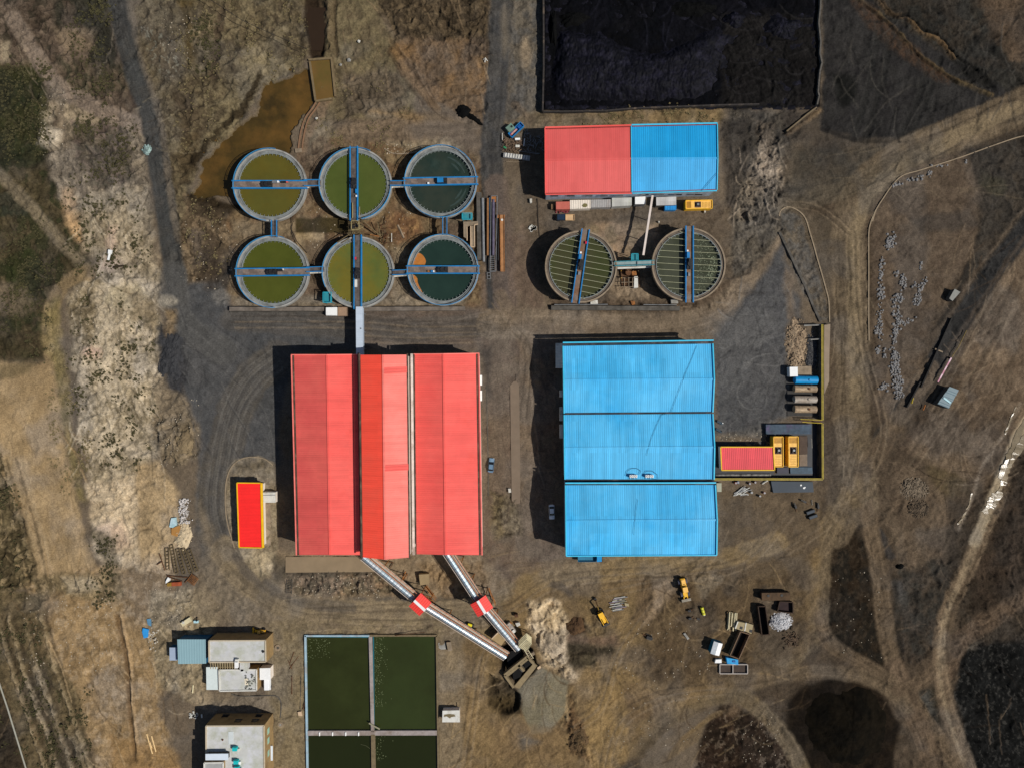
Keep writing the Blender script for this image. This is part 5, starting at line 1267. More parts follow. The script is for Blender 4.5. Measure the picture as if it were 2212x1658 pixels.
pipe('brown hose beside the muddy pool, running up between the western tanks',[W('R6',520,560,.15),W('R6',515,800,.15),W('R6',560,900,.2),W('R6',640,990,.4)],.09,MATS['dark hose'],name='hose',cat='hose')

# concrete channels and long pipes east of the teal tanks
cz=2.2
def Wl(reg,pts,z):return [tuple(W(reg,*q_,z)[:2]) for q_ in pts]
t=Thing('concrete_channel','tan concrete channel box with open hollows beside the teal tanks','channel',tuple(W('A4',1195,220,0)))
for pts in ([(1080,30),(1135,30),(1135,300),(1085,270)],[(1135,30),(1310,25),(1310,75),(1135,105)],[(1195,105),(1250,95),(1252,425),(1200,425)]):
    t.part('slab',MB().prism(Wl('A4',pts,cz),-.3,cz),conc_tan)
for pts in ([(1140,110),(1190,110),(1195,355),(1145,330)],):
    t.part('floor',MB().prism(Wl('A4',pts,.6),-.3,.6),M('wet brown silt',(72,52,34),.6))
for a,b_ in (((1137,108),(1140,330)),((1255,78),(1258,428)),((1200,428),(1258,428)),((1255,78),(1310,72)),((1196,100),(1198,425))):
    t.part('coping',MB().beam(W('A4',*a,cz+.1),W('A4',*b_,cz+.1),.25,.25),M('pale tan coping',(196,170,140),.85,var=.15))
t=Thing('road_wall','long grey concrete wall between the teal tanks and the north road','wall',tuple(W('A4',1340,300,0)))
t.part('wall',MB().beam(W('A3',1415,905,.7),W('A4',1340,640,.7),1.5,1.4),conc_dark)
t.part('pipe',MB().tube(W('A3',1470,990,1.6),W('A4',1400,660,1.6),.4,10),steel)
for lb,a,b_,r,mt in (('long orange-brown pipe lying beside the north road wall',('A3',1550,990),('A4',1460,560),.3,M('brown orange pipe',(138,98,62),.8,var=.25)),
                         ('long blue-grey pipe between the orange pipe and the trough frame',('A3',1582,980),('A4',1500,590),.2,M('blue grey pipe',(70,96,120),.6,var=.2)),
                         ('dark violet-grey pipe inside the steel trough frame',('A3',1640,1010),('A4',1548,560),.42,M('violet grey pipe',(84,78,96),.6,var=.3)),
                         ('thin dark pipe between the trough frame and the orange trough',('A3',1722,1300),('A4',1625,640),.16,dk)):
    pipe(lb,[W(*a,.7),W(*b_,.7)],r,mt)
t=Thing('steel_trough','long open steel trough frame beside the road, rusty at its northern end','trough',tuple(W('A3',1655,1300,0)))
for s_,(a,b_) in enumerate((((1605,955),(1500,820)),((1705,955),(1590,810)))):t.part('side_rail',MB().beam(W('A3',*a,1.0),W('A4',*b_,1.0),.16,.5),steel)
t.part('end_plate',MB().beam(W('A3',1605,957,1),W('A3',1705,957,1),.16,.5),steel);t.part('end_plate',MB().beam(W('A4',1500,820,1),W('A4',1590,810,1),.16,.5),steel)
t.part('rusty_cover',MB().prism(Wl('A3',[(1612,965),(1680,965),(1680,1050),(1612,1050)],.8),.3,.8),rust_or)
for k_ in range(8):
    y_=575+k_*32;t.part('rung',MB().beam(W('A4',1505,y_,.8),W('A4',1588,y_,.8),.12,.12),steel)
t=Thing('orange_trough','long orange-brown launder trough at the edge of the north road','trough',tuple(W('A4',1690,400,0)))
a,b_=W('A3',1775,1255,.8),W('A4',1697,815,.8)
t.part('body',MB().beam(a,b_,1.0,.6),M('tan orange timber',(160,114,74),.8,var=.2,sc=.7))
for s_ in (-.6,.6):t.part('side_board',MB().beam(a+Vector((s_,0,.2)),b_+Vector((s_,0,.2)),.14,.7),rust_or)
t.part('head_box',MB().prism(Wl('A3',[(1700,1250),(1815,1250),(1815,1300),(1700,1300)],1.0),-.2,1.0),rust_or)
t.part('spout',MB().cyl(tuple(W('A3',1775,1330,1.2)[:2]),.35,.6,1.3,12),offwhite)
t=Thing('small_ladder','small dark steel ladder frame at the southern end of the road pipes','frame',tuple(W('A4',1480,880,0)))
for x_ in (1455,1505):t.part('rail',MB().beam(W('A4',x_,830,.5),W('A4',x_,930,.5),.12,.2),steel)
for y_ in (832,880,928):t.part('rung',MB().beam(W('A4',1455,y_,.5),W('A4',1505,y_,.5),.12,.12),steel)

# low walls along the south of the tank blocks
def wall_run(label,segs,z,wd,m,name='low_wall'):
    pts=[W(*q_,z - .5) for q_ in segs];c=sum(pts,Vector()) / len(pts)
    mb=MB().rail(pts,wd,z+.9);return single(name,mb,m,label,'wall',loc=(c.x,c.y,0))
low_m=M('low wall concrete',(112,103,94),.9,var=.25,sc=.7,dirt=((84,76,68),.5,.7))
wall_run('low pale concrete wall south of the western tanks, broken by the parked truck',[('R6',40,1432),('R6',780,1432)],1.0,1.2,low_m)
wall_run('low pale concrete wall south of the orange-scum tank',[('R6',1082,1432),('R6',1880,1428)],1.0,1.2,low_m)
wall_run('thin dark steel edge along the foot of the western low wall',[('R6',40,1456),('R6',960,1456)],.4,.25,conc_dark)
wall_run('low dark concrete wall strewn with debris south of the two round tanks',[('R7',455,1090),('R7',1460,1095)],.8,1.3,conc_dark)
pipe('long thin grey pipe lying along the wall south of the two round tanks',[W('R7',480,1064,.6),W('R7',900,1062,.6)],.14,steel)
pipe('second grey pipe along that wall, east of the orange board',[W('R7',1180,1064,.6),W('R7',1440,1066,.6)],.14,steel)
def slab(name,label,cat,reg,pts,z,m,z0=-.3,group=None):
    return single(name,MB().prism(Wl(reg,pts,z),z0,z),m,label,cat,group)
slab('concrete_block','white-grey concrete block at the south foot of the tilted-bridge tank','block','R7',[(765,1030),(820,1028),(822,1058),(765,1060)],1.2,offwhite)
slab('concrete_block','grey concrete block at the south foot of the foam-specked tank','block','R7',[(1395,1022),(1450,1022),(1452,1054),(1398,1054)],1.2,conc)
slab('board','orange-tan board leaning on the debris wall between the round tanks','board','R7',[(1078,1035),(1112,1035),(1114,1062),(1090,1068)],.5,rust_or)
slab('white_cabinet','upright white cabinet beside the rusty pump frame','panel','R7',[(1108,842),(1135,842),(1138,930),(1106,932)],2.2,offwhite)

# between the round tanks: teal gallery and rusty pump frame
t,a,b_,sd=walkway('walkway','long grey-teal covered walkway joining the two round tanks',W('R7',950,748,6.3),W('R7',1262,738,6.3),1.4,M('grey teal deck',(132,150,150),.7,var=.12),rails=teal)
t.part('joint',MB().beam(W('R7',1132,728,6.6),W('R7',1132,762,6.6),.3,.3),steel)
pipe('white pipe slung south of the grey-teal walkway',[W('R7',975,778,4.5),W('R7',1240,768,4.5)],.3,offwhite)
p=W('R7',1080,850,0)
t=Thing('pump_stand','rusty open pump frame with yellow post between the two round tanks','frame',tuple(p))
t.part('base_slab',MB().prism(Wl('R7',[(1000,785),(1150,780),(1155,920),(1010,925)],.4),-.3,.4),M('rust stained slab',(84,60,40),.85,var=.35,sc=.8))
for x_ in (1005,1060,1100,1140):
    for y_ in (800,855):t.part('post',MB().beam(W('R7',x_,y_,0),W('R7',x_,y_,3.2) - Vector((0,0,0)),.16,.16),yellow if x_==1005 else conc_tan)
for y_ in (855,890,925):t.part('cross_bar',MB().beam(W('R7',1005,y_,2.0),W('R7',1110,y_ - 2,2.0),.16,.14),conc_tan)
for x_ in (1030,1065,1095):t.part('cross_bar',MB().beam(W('R7',x_,850,2.1),W('R7',x_,930,2.1),.16,.14),conc_tan)
t.part('pump',MB().cyl(tuple(W('R7',1060,815,1)[:2]),.9,.4,1.7,14),rust);t.part('pump',MB().box(W('R7',1105,820,1.0),(1.4,1.2,1.2)),rust_or)
# pipe bridge from the shed
t=Thing('pipe_bridge','slender pale pipe bridge from the blue half of the shed to the round tanks','pipe bridge',tuple(W('A8',550,760,0)))
a,b_=W('A8',640,190,4.6),W('A8',458,1360,6.0)
t.part('pipe',MB().beam(a,b_,.6,.4),M('pale pinkish casing',(214,200,190),.6,var=.1,sc=.5))
for k_ in (.35,.7):
    q=a.lerp(b_,k_);t.part('support_post',MB().tube((q.x,q.y,-.3),q,.12,8),steel)

# ------------------------------------------------------------------ containers and huts by the shed
def boxy(name,label,cat,reg,pts,h,m,wall=None,ribs=0,group=None,z0=-.2,roof_over=0,extra=None):
    P4=[W(reg,*q_,h) for q_ in pts];c=sum(P4,Vector()) / 4
    t=Thing(name,label,cat,(c.x,c.y,0),0,group)
    t.part('wall',MB().prism([(p_.x*(1 - .02)+c.x*.02,p_.y*.98+c.y*.02) for p_ in P4],z0,h - .12),wall or m)
    mb=MB()
    if ribs:mb.corrug(*P4[:2],P4[2],P4[3],ribs,.07,.1)
    else:mb.prism([tuple(p_[:2]) for p_ in P4],h - .12,h)
    t.part('roof',mb,m)
    if extra:extra(t,P4,c,h)
    return t
boxy('crate','small brown crate at the western end of the container row','crate','A7',[(355,412),(418,412),(418,522),(355,522)],1.4,M('brown crate wood',(124,96,68),.85,var=.2))
def debris_edge(t,P4,c,h):
    m_=MB()
    for i in range(14):
        q=P4[3].lerp(P4[2],random.random());m_.box((q.x,q.y - random.uniform(0,.5),.4),(.5,.3,.3),random.random()*3)
    t.part('sill_clutter',m_,M('red litter',(130,60,66),.8,var=.4,sc=3))['kind']='stuff'
boxy('container','salmon red container in the row below the shed','container','A7',[(462,358),(772,352),(772,524),(465,528)],2.6,M('salmon red container',(184,98,84),.7,var=.12,sc=.6,dirt=((196,110,100),.6,.5)),ribs=0,extra=debris_edge)
boxy('container','cream white container with a dark mouldy stain in the row below the shed','container','A7',[(775,322),(1236,312),(1238,505),(778,522)],2.6,M('stained cream container',(220,210,196),.7,var=.1,sc=.6,dirt=((120,116,84),.66,.9)),ribs=.7,
     extra=lambda t,P4,c,h:t.part('stain',MB().add([W('A7',x_,y_,h+.1) for x_,y_ in ((1045,440),(1090,392),(1150,398),(1172,440),(1140,480),(1075,482))][::-1],[tuple(range(6))]),M('mould stain',(112,106,70),.9,var=.2,sc=2)))
boxy('container','grey corrugated container with rusty streaks in the row below the shed','container','A7',[(1245,310),(1692,303),(1692,480),(1247,488)],2.6,M('grey corrugated container',(158,156,154),.6,var=.15,dirt=((126,104,84),.58,.6)),ribs=.55)
boxy('shed','grey panelled shed with a greenish east end in the container row','shed','A7',[(1716,270),(2160,262),(2160,440),(1716,466)],2.9,M('grey panel roof',(186,186,180),.6,var=.08,panel=(0,2.0,.08),dirt=((176,180,154),.58,.6)))
boxy('booth','bright white roofed booth between the two grey panelled sheds','booth','A8',[(298,218),(500,208),(502,358),(298,360)],3.2,white,wall=steel)
boxy('shed','light grey panelled shed beside the blue crate','shed','A8',[(712,224),(1105,212),(1105,376),(714,386)],2.9,M('light grey panel roof',(192,190,188),.6,var=.06,panel=(0,1.9,.09)),wall=conc_dark)
boxy('crate','bright blue crate in front of the light grey panelled shed','crate','A8',[(880,382),(1105,380),(1105,472),(882,474)],2.0,M('bright blue crate',(40,148,220),.5,var=.1,panel=(0,.5,.08)),ribs=.5)
def generator(name,label,reg,pts,h,vert=False,group=None):
    P4=[W(reg,*q_,h) for q_ in pts];c=sum(P4,Vector()) / 4
    t=Thing(name,label,'generator',(c.x,c.y,0),0,group)
    t.part('body',MB().prism([tuple(p_[:2]) for p_ in P4],-.1,h - .1),yellow)
    U=(P4[1] - P4[0]);Vv=(P4[3] - P4[0]);Lx,Ly=U.length,Vv.length;u,v=U.normalized(),Vv.normalized()
    if vert:u,v,Lx,Ly=v,u,Ly,Lx
    o=P4[0]
    def pt(a,b_,z=0):return o+u*a*Lx+v*b_*Ly+Vector((0,0,z))
    t.part('roof',MB().prism([tuple(pt(*q_)[:2]) for q_ in ((.02,.04),(.98,.04),(.98,.96),(.02,.96))],h - .1,h),yellow_pale)
    r=MB()
    for a,b_ in (((0,0),(1,0)),((1,0),(1,1)),((1,1),(0,1)),((0,1),(0,0))):r.beam(pt(*a,.12),pt(*b_,.12),.22,.28)
    t.part('edge_rail',r,yellow)
    g=MB()
    for i in range(5):g.beam(pt(.05+i*.036,.12,.08),pt(.05+i*.036,.88,.08),.1,.08)
    for i in range(7):g.beam(pt(.04,.14+i*.12,.1),pt(.22,.14+i*.12,.1),.05,.05)
    t.part('intake_grille',g,M('amber grille',(176,128,30),.6,var=.2))
    e=MB();e.prism([tuple(pt(*q_)[:2]) for q_ in ((.34,.15),(.58,.15),(.58,.85),(.34,.85))],h,h+.06)
    t.part('engine_opening',e,M('dark engine bay',(86,62,52),.7,var=.6,sc=2.5,dirt=((30,24,26),.5,.9)))
    t.part('exhaust',MB().cyl(tuple(pt(.45,.5)[:2]),.35,h,h+.7,12),steel);t.part('exhaust',MB().tube(pt(.38,.35,.3),pt(.55,.35,.3),.16,8),dk);t.part('exhaust',MB().tube(pt(.38,.68,.3),pt(.55,.68,.3),.16,8),dk)
    s=MB()
    for i in range(6):s.beam(pt(.64+i*.055,.2,.03),pt(.64+i*.055,.8,.03),.07,.06)
    t.part('louvre',s,M('amber grille',(176,128,30)))
    return t
generator('generator','yellow generator unit lying east to west below the blue half of the shed','A8',[(1290,292),(1805,282),(1806,442),(1292,456)],2.8)
generator('generator','yellow generator unit touching the crimson roof, western of the walled-yard pair','B2',[(1082,304),(1230,304),(1232,770),(1085,772)],3.0,True,'yellow generators in the walled yard')
generator('generator','yellow generator unit nearest the yard wall, eastern of the pair','B2',[(1318,302),(1466,302),(1468,772),(1320,774)],3.0,True,'yellow generators in the walled yard')
slab('white_box','small white box south of the yellow generator by the shed','box','A8',[(1655,490),(1682,486),(1684,522),(1660,524)],.9,offwhite)
slab('white_box','small cream bollard box on the open ground west of the shed','box','R3',[(398,1560),(416,1560),(416,1590),(400,1592)],1.0,offwhite)
slab('white_box','tiny white box standing alone on the dusty apron north of the round tanks','box','A8',[(755,692),(778,690),(782,720),(760,722)],.9,offwhite)
m_=MB()
for i in range(16):
    q=W('R7',random.gauss(310,11),random.gauss(463,9),.25);m_.box(q,(random.uniform(.4,1.2),random.uniform(.3,.7),.25),random.random()*3)
single('sheet_scraps',m_,offwhite,'crumpled white sheet scraps lying west of the tilted-bridge tank','scrap')

# scrap corner west of the shed
p=W('A5',395,255,0);ang=math.atan2(1,1.05)
def orient_box(reg,c,sx,sy,z):return W(reg,*c,z)
t=Thing('blue_skip','bright blue open trolley with red and white lining beside the scrap heap','trolley',tuple(p),math.radians(44),local=True)
t.part('floor',MB().box((0,0,.5),(5.0,1.6,.2)),M('deep blue paint',(16,78,150),.5,var=.2))
for s_ in (-.8,.8):t.part('side',MB().box((0,s_,1.0),(5.0,.16,1.0)),blue)
for s_ in (-2.5,2.5):t.part('end',MB().box((s_,0,1.0),(.16,1.6,1.0)),blue)
t.part('lining',MB().box((-.9,.1,.75),(2.6,.5,.3)),M('red white lining',(196,150,140),.7,var=.5,sc=2.2,dirt=((150,30,40),.5,.8)))
t.part('box',MB().box((1.5,0,.9),(1.2,1.1,.5)),M('deep blue paint',(16,78,150)))
for sx in (-1.8,1.8):
    for sy in (-.7,.7):t.part('wheel',MB().tube((sx,sy - .1,.3),(sx,sy+.1,.3),.3,12),tyre)
p=W('A5',280,225,0)
t=Thing('teal_hut','small grey-green metal box with a dark hatch behind the blue trolley','box',tuple(p),math.radians(40),local=True)
t.part('body',MB().box((0,0,.9),(2.2,1.8,1.8)),M('grey green paint',(108,142,126),.7,var=.2,dirt=((84,92,84),.55,.7)))
t.part('hatch',MB().box((.55,0,1.83),(.6,.6,.06)),dk)
t=Thing('scrap_heap','heap of brown steel offcuts and pipes west of the red half shed','scrap',tuple(W('A5',330,520,0)))
hp=MB()
for i in range(150):
    x_,y_=random.gauss(330,95),random.gauss(520,75)
    if not (105 < x_ < 560 and 380 < y_ < 680):continue
    a_=random.uniform(0,PI);l_=random.uniform(.5,1.7);q=W('A5',x_,y_,random.uniform(.1,.7));d=Vector((math.cos(a_),math.sin(a_),random.uniform(-.2,.2)))*l_ / 2
    hp.beam(q - d,q+d,random.uniform(.08,.2),.12)
t.part('offcuts',hp,M('brown steel offcuts',(112,92,74),.8,var=.45,sc=1.6,dirt=((58,48,40),.5,.7)))['kind']='stuff'
hp=MB()
for i in range(60):
    x_,y_=random.uniform(560,920),random.gauss(480,110)
    if not (240 < y_ < 700):continue
    a_=random.uniform(0,PI);l_=random.uniform(.5,2.2);q=W('A5',x_,y_,random.uniform(.1,.5));d=Vector((math.cos(a_),math.sin(a_),random.uniform(-.1,.1)))*l_ / 2
    hp.beam(q - d,q+d,random.uniform(.08,.22),.12)
t.part('shaded_offcuts',hp,M('grey steel offcuts',(120,118,116),.7,var=.4,sc=1.5))['kind']='stuff'
t.part('white_block',MB().box(W('A5',424,410,.8),(1.5,.6,.5),.05),white);t.part('white_block',MB().box(W('A5',425,550,.6),(1.2,.7,.5),-.05),offwhite)
t.part('green_frame',MB().beam(W('A5',150,560,.6),W('A5',205,590,.6),.5,.3),M('green paint',(46,128,84),.6));t.part('white_post',MB().beam(W('A5',545,545,.8),W('A5',562,400,.8),.2,.2),white)
t.part('white_post',MB().beam(W('A5',125,290,.5),W('A5',130,430,.5),.15,.15),offwhite)
t=Thing('stepped_beam','long grey stepped concrete beam lying south of the scrap heap','beam',tuple(W('A5',400,755,0)))
a,b_=W('A5',150,725,.6),W('A5',665,790,.6)
t.part('body',MB().beam(a,b_,1.35,.8),M('pale steel beam',(150,150,150),.7,var=.25,sc=1.2))
for k_ in range(9):q=a.lerp(b_,.08+k_*.1);t.part('rib',MB().beam(q+Vector((-.12,-.6,.5)),q+Vector((.12,.6,.5)),.35,.25),offwhite)
pipe('thin grey rod lying north of the stepped beam',[W('A5',450,640,.2),W('A5',840,700,.2)],.1,steel)
pipe('second thin grey rod lying south of the stepped beam',[W('A5',200,850,.2),W('A5',560,856,.2)],.08,conc_tan)
# overhead line from the north-west shed corner down past the tilted-bridge tank
pipe('thin dark cable trench pipe running south from the shed corner past the tilted-bridge tank',[W('A7',45,290,.1),W('A7',55,700,.1),W('A7',75,1000,.1),W('A7',100,1180,.1)],.16,M('dark hose',(52,44,36)))

# ------------------------------------------------------------------ vehicles
def wheels(t,pts,r,wd,m=tyre):
    for x_,y_ in pts:
        o=t.part('wheel',MB().tube((x_,y_ - wd / 2,r),(x_,y_+wd / 2,r),r,14),m)
        t.part('rim',MB().tube((x_,y_ - wd / 2 - .01,r),(x_,y_+wd / 2+.01,r),r*.5,10),steel,o)
def car(label,loc,rz,m,cat='car'):
    t=Thing('parked_car',label,cat,loc,rz,local=True)
    b_=MB()
    top=[(2.15,.62),(2.2,.0),(2.15,-.62),(1.9,-.84),(-1.95,-.86),(-2.2,-.62),(-2.2,.62),(-1.95,.86),(1.9,.84)]
    b_.prism([(x_*.985,y_*.95) for x_,y_ in top],.28,[.68 if abs(x_) > 2.1 else .86 for x_,y_ in top],top)
    t.part('body',b_,m)
    c_=MB().prism([(.35,.6),(.35,-.6),(-1.1,-.6),(-1.1,.6)],.82,1.36,[(1.05,.76),(1.05,-.76),(-1.65,-.74),(-1.65,.74)])
    t.part('window',c_,glass)
    t.part('roof',MB().prism([(.32,.6),(.32,-.6),(-1.08,-.6),(-1.08,.6)],1.35,1.42),m)
    wheels(t,[(1.35,.76),(1.35,-.76),(-1.35,.76),(-1.35,-.76)],.31,.2)
    for y_ in (.6,-.6):t.part('headlight',MB().box((2.12,y_,.6),(.12,.3,.14)),white);t.part('tail_light',MB().box((-2.16,y_,.65),(.1,.3,.14)),M('red lens',(120,16,16),.3))
    return t
p=W('S3',460,1470,.5);car('white saloon car parked in the shade west of the blue works',(p.x,p.y,0),-PI / 2+.03,M('white car paint',(236,238,240),.25,var=.04))
p=W('S2',2085,1105,.5);car('blue-grey car parked beside the kerb east of the red works',(p.x,p.y,0),PI / 2 - .1,M('blue grey car paint',(96,122,146),.3,var=.08))
def truck(label,loc,rz,L,wd,cab_m,bed_m,cabL=1.8,name='truck',cat='truck',bedh=1.5,load=None,cabh=2.4):
    t=Thing(name,label,cat,loc,rz,local=True)
    t.part('chassis',MB().box((0,0,.65),(L*.96,wd*.6,.3)),dk)
    x1=L / 2;x0=x1 - cabL
    t.part('cab',MB().prism([(x1 - .35,wd*.42),(x1 - .35,-wd*.42),(x0,-wd*.45),(x0,wd*.45)],.6,cabh,[(x1,wd*.47),(x1,-wd*.47),(x0,-wd*.47),(x0,wd*.47)]),cab_m,bevel=.06)
    t.part('windscreen',MB().prism([(x1 - .27,wd*.38),(x1 - .27,-wd*.38),(x1 - .33,-wd*.38),(x1 - .33,wd*.38)],cabh*.6,cabh*.92,[(x1 - .02,wd*.4),(x1 - .02,-wd*.4),(x1 - .1,-wd*.4),(x1 - .1,wd*.4)]),glass)
    bl_=x0 - .15+L / 2;bc=(x0 - .15 - L / 2) / 2
    t.part('bed_floor',MB().box((bc,0,.95),(bl_,wd,.15)),bed_m)
    for s_ in (-1,1):t.part('bed_side',MB().box((bc,s_*(wd / 2 - .05),.95+bedh / 2),(bl_,.1,bedh)),bed_m)
    t.part('headboard',MB().box((x0 - .2,0,1.0+bedh / 2),(.1,wd,bedh)),bed_m);t.part('tailgate',MB().box((-L / 2+.03,0,.95+bedh / 2),(.1,wd,bedh)),bed_m)
    if load:t.part('load',MB().box((bc,0,1.0+bedh*.25),(bl_ - .25,wd - .25,bedh*.45)),load)
    ax=[(x1 - .9,s_*(wd / 2 - .15)) for s_ in (-1,1)]+[(-L / 2+1.0,s_*(wd / 2 - .15)) for s_ in (-1,1)]
    wheels(t,ax,.42 if L > 6 else .34,.28)
    return t
p=W('R6',872,1450,1.5);truck('truck with a white tank body and a tan cargo bed parked against the low wall',(p.x,p.y,0),PI,6.7,2.7,white,M('tan truck bed',(150,124,102),.85,var=.1),cabL=3.6,bedh=.6,load=M('tan truck bed',(150,124,102)))
p=W('A7',668,716,.8);truck('dark blue pickup truck with a sandy open bed in front of the containers',(p.x,p.y,0),PI,5.6,1.85,M('dark blue pickup paint',(34,50,70),.3,var=.1),M('sandy pickup bed',(196,164,124),.8,var=.15),cabL=2.7,name='pickup_truck',cat='pickup truck',bedh=.45,cabh=1.75)
p=W('S7',760,12,1);truck('blue truck half hidden under the south eave of the blue works',(p.x,p.y+.3,0),0,7.4,2.4,M('bright blue truck paint',(30,140,200),.4,var=.15),M('teal truck bed',(40,110,140),.6,var=.3),name='truck',bedh=.9)

def backhoe(label,loc,rz):
    t=Thing('backhoe_loader',label,'backhoe',loc,rz,local=True)
    t.part('body',MB().prism([(2.3,.45),(2.3,-.45),(-1.4,-.65),(-1.4,.65)],.7,1.6),yellow,bevel=.08)
    t.part('bonnet',MB().box((1.2,0,1.65),(1.8,.85,.4)),yellow,bevel=.06)
    t.part('cab',MB().prism([(.25,.7),(.25,-.7),(-1.2,-.75),(-1.2,.75)],1.5,2.6),glass)
    t.part('cab_roof',MB().box((-.5,0,2.68),(1.7,1.6,.15)),yellow,bevel=.05)
    wheels(t,[(1.6,.8),(1.6,-.8)],.5,.35);wheels(t,[(-.9,.95),(-.9,-.95)],.75,.45)
    for s_ in (-1,1):t.part('loader_arm',MB().beam((.6,s_*.75,1.5),(3.0,s_*.75,.8),.16,.25),yellow)
    bk=MB().prism([(3.6,1.1),(3.6,-1.1),(2.9,-1.1),(2.9,1.1)],.1,.9,[(3.9,1.1),(3.9,-1.1),(2.9,-1.1),(2.9,1.1)]);t.part('front_bucket',bk,M('dark bucket steel',(58,54,52),.6,var=.3))
    t.part('stabiliser',MB().box((-1.7,0,.8),(.3,1.9,.5)),dk)
    o=t.part('boom',MB().beam((-1.7,0,1.2),(-3.6,.35,2.6),.3,.4),M('worn boom',(120,96,44),.6,var=.3))
    t.part('dipper',MB().beam((-3.6,.35,2.6),(-4.9,.6,1.0),.25,.3),rust);t.part('rear_bucket',MB().box((-5.1,.6,.55),(.7,.7,.8)),dk)
    return t
p=W('S7',850,460,1);backhoe('yellow backhoe loader facing down-slope beside the dark excavated patch',(p.x,p.y,0),math.atan2(-180,95))
def wheel_loader(label,loc,rz,s=1.0,name='wheel_loader',front=True,tm=tyre):
    t=Thing(name,label,'loader',loc,rz,local=True);t.o.scale=(s,s,s)
    t.part('rear_body',MB().prism([(-.2,.8),(-.2,-.8),(-3.3,-.7),(-3.3,.7)],.9,2.1),yellow,bevel=.1)
    t.part('front_frame',MB().prism([(2.4,.55),(2.4,-.55),(.1,-.6),(.1,.6)],.8,1.6),yellow,bevel=.08)
    t.part('cab',MB().prism([(.5,.65),(.5,-.65),(-.9,-.7),(-.9,.7)],1.9,3.0),glass);t.part('cab_roof',MB().box((-.2,0,3.08),(1.6,1.5,.15)),yellow_pale,bevel=.05)
    t.part('engine_cover',MB().box((-2.2,0,2.15),(1.6,1.1,.3)),yellow_pale,bevel=.05);t.part('exhaust',MB().cyl((-1.5,.3),.09,2.2,3.0,8),dk)
    wheels(t,[(1.5,1.05),(1.5,-1.05),(-2.2,1.05),(-2.2,-1.05)],.8,.55,tm)
    for s_ in (-1,1):t.part('lift_arm',MB().beam((.8,s_*.55,1.7),(3.2,s_*.55,.9),.2,.3),yellow)
    t.part('bucket',MB().prism([(3.9,1.4),(3.9,-1.4),(3.1,-1.4),(3.1,1.4)],.15,1.2,[(4.2,1.4),(4.2,-1.4),(3.2,-1.4),(3.2,1.4)]),yellow if not front else M('grey worn bucket',(134,126,112),.6,var=.3))
    return t
p=W('S7',1497,250,1);wheel_loader('yellow wheel loader with grey bucket alone on the dirt south of the blue works',(p.x,p.y,0),math.atan2(-190,40),1.0,tm=M('dusty blue grey tyre',(76,78,92),.9,var=.3))
p=W('B6',1592,258,1);wheel_loader('small yellow wheel loader with yellow bucket behind the flat-roofed house',(p.x,p.y,0),PI - .03,.56,front=False)
p=W('S6',1698,532,.5)
t=Thing('mini_roller','tiny yellow machine with orange rear beside the long conveyor','machine',(p.x,p.y,0),-.3,local=True)
t.part('body',MB().box((0,0,.7),(1.3,.8,.7)),M('lemon paint',(222,206,40),.5,var=.15),bevel=.05);t.part('frame',MB().box((.2,-.9,.45),(1.2,.5,.4)),rust_or);t.part('drum',MB().tube((.75,-.45,.4),(.75,.45,.4),.4,14),dk);wheels(t,[(-.55,.45),(-.55,-.45)],.35,.2)
p=W('S7',1645,425,.5);a,b_=W('S7',1636,398,.5),W('S7',1654,455,.5)
t=Thing('yellow_cylinder','lime yellow cylinder lying on the dirt near the wheel loader','cylinder',(p.x,p.y,0))
t.part('shell',MB().tube(a,b_,.5,16),M('lime yellow paint',(192,190,36),.5,var=.15));t.part('end_cap',MB().tube(b_,b_+(b_ - a).normalized()*.15,.42,14),offwhite)
for x_ in (.3,.7):q=a.lerp(b_,x_);t.part('band',MB().tube(q,q+(b_ - a).normalized()*.12,.53,16),olive_steel)

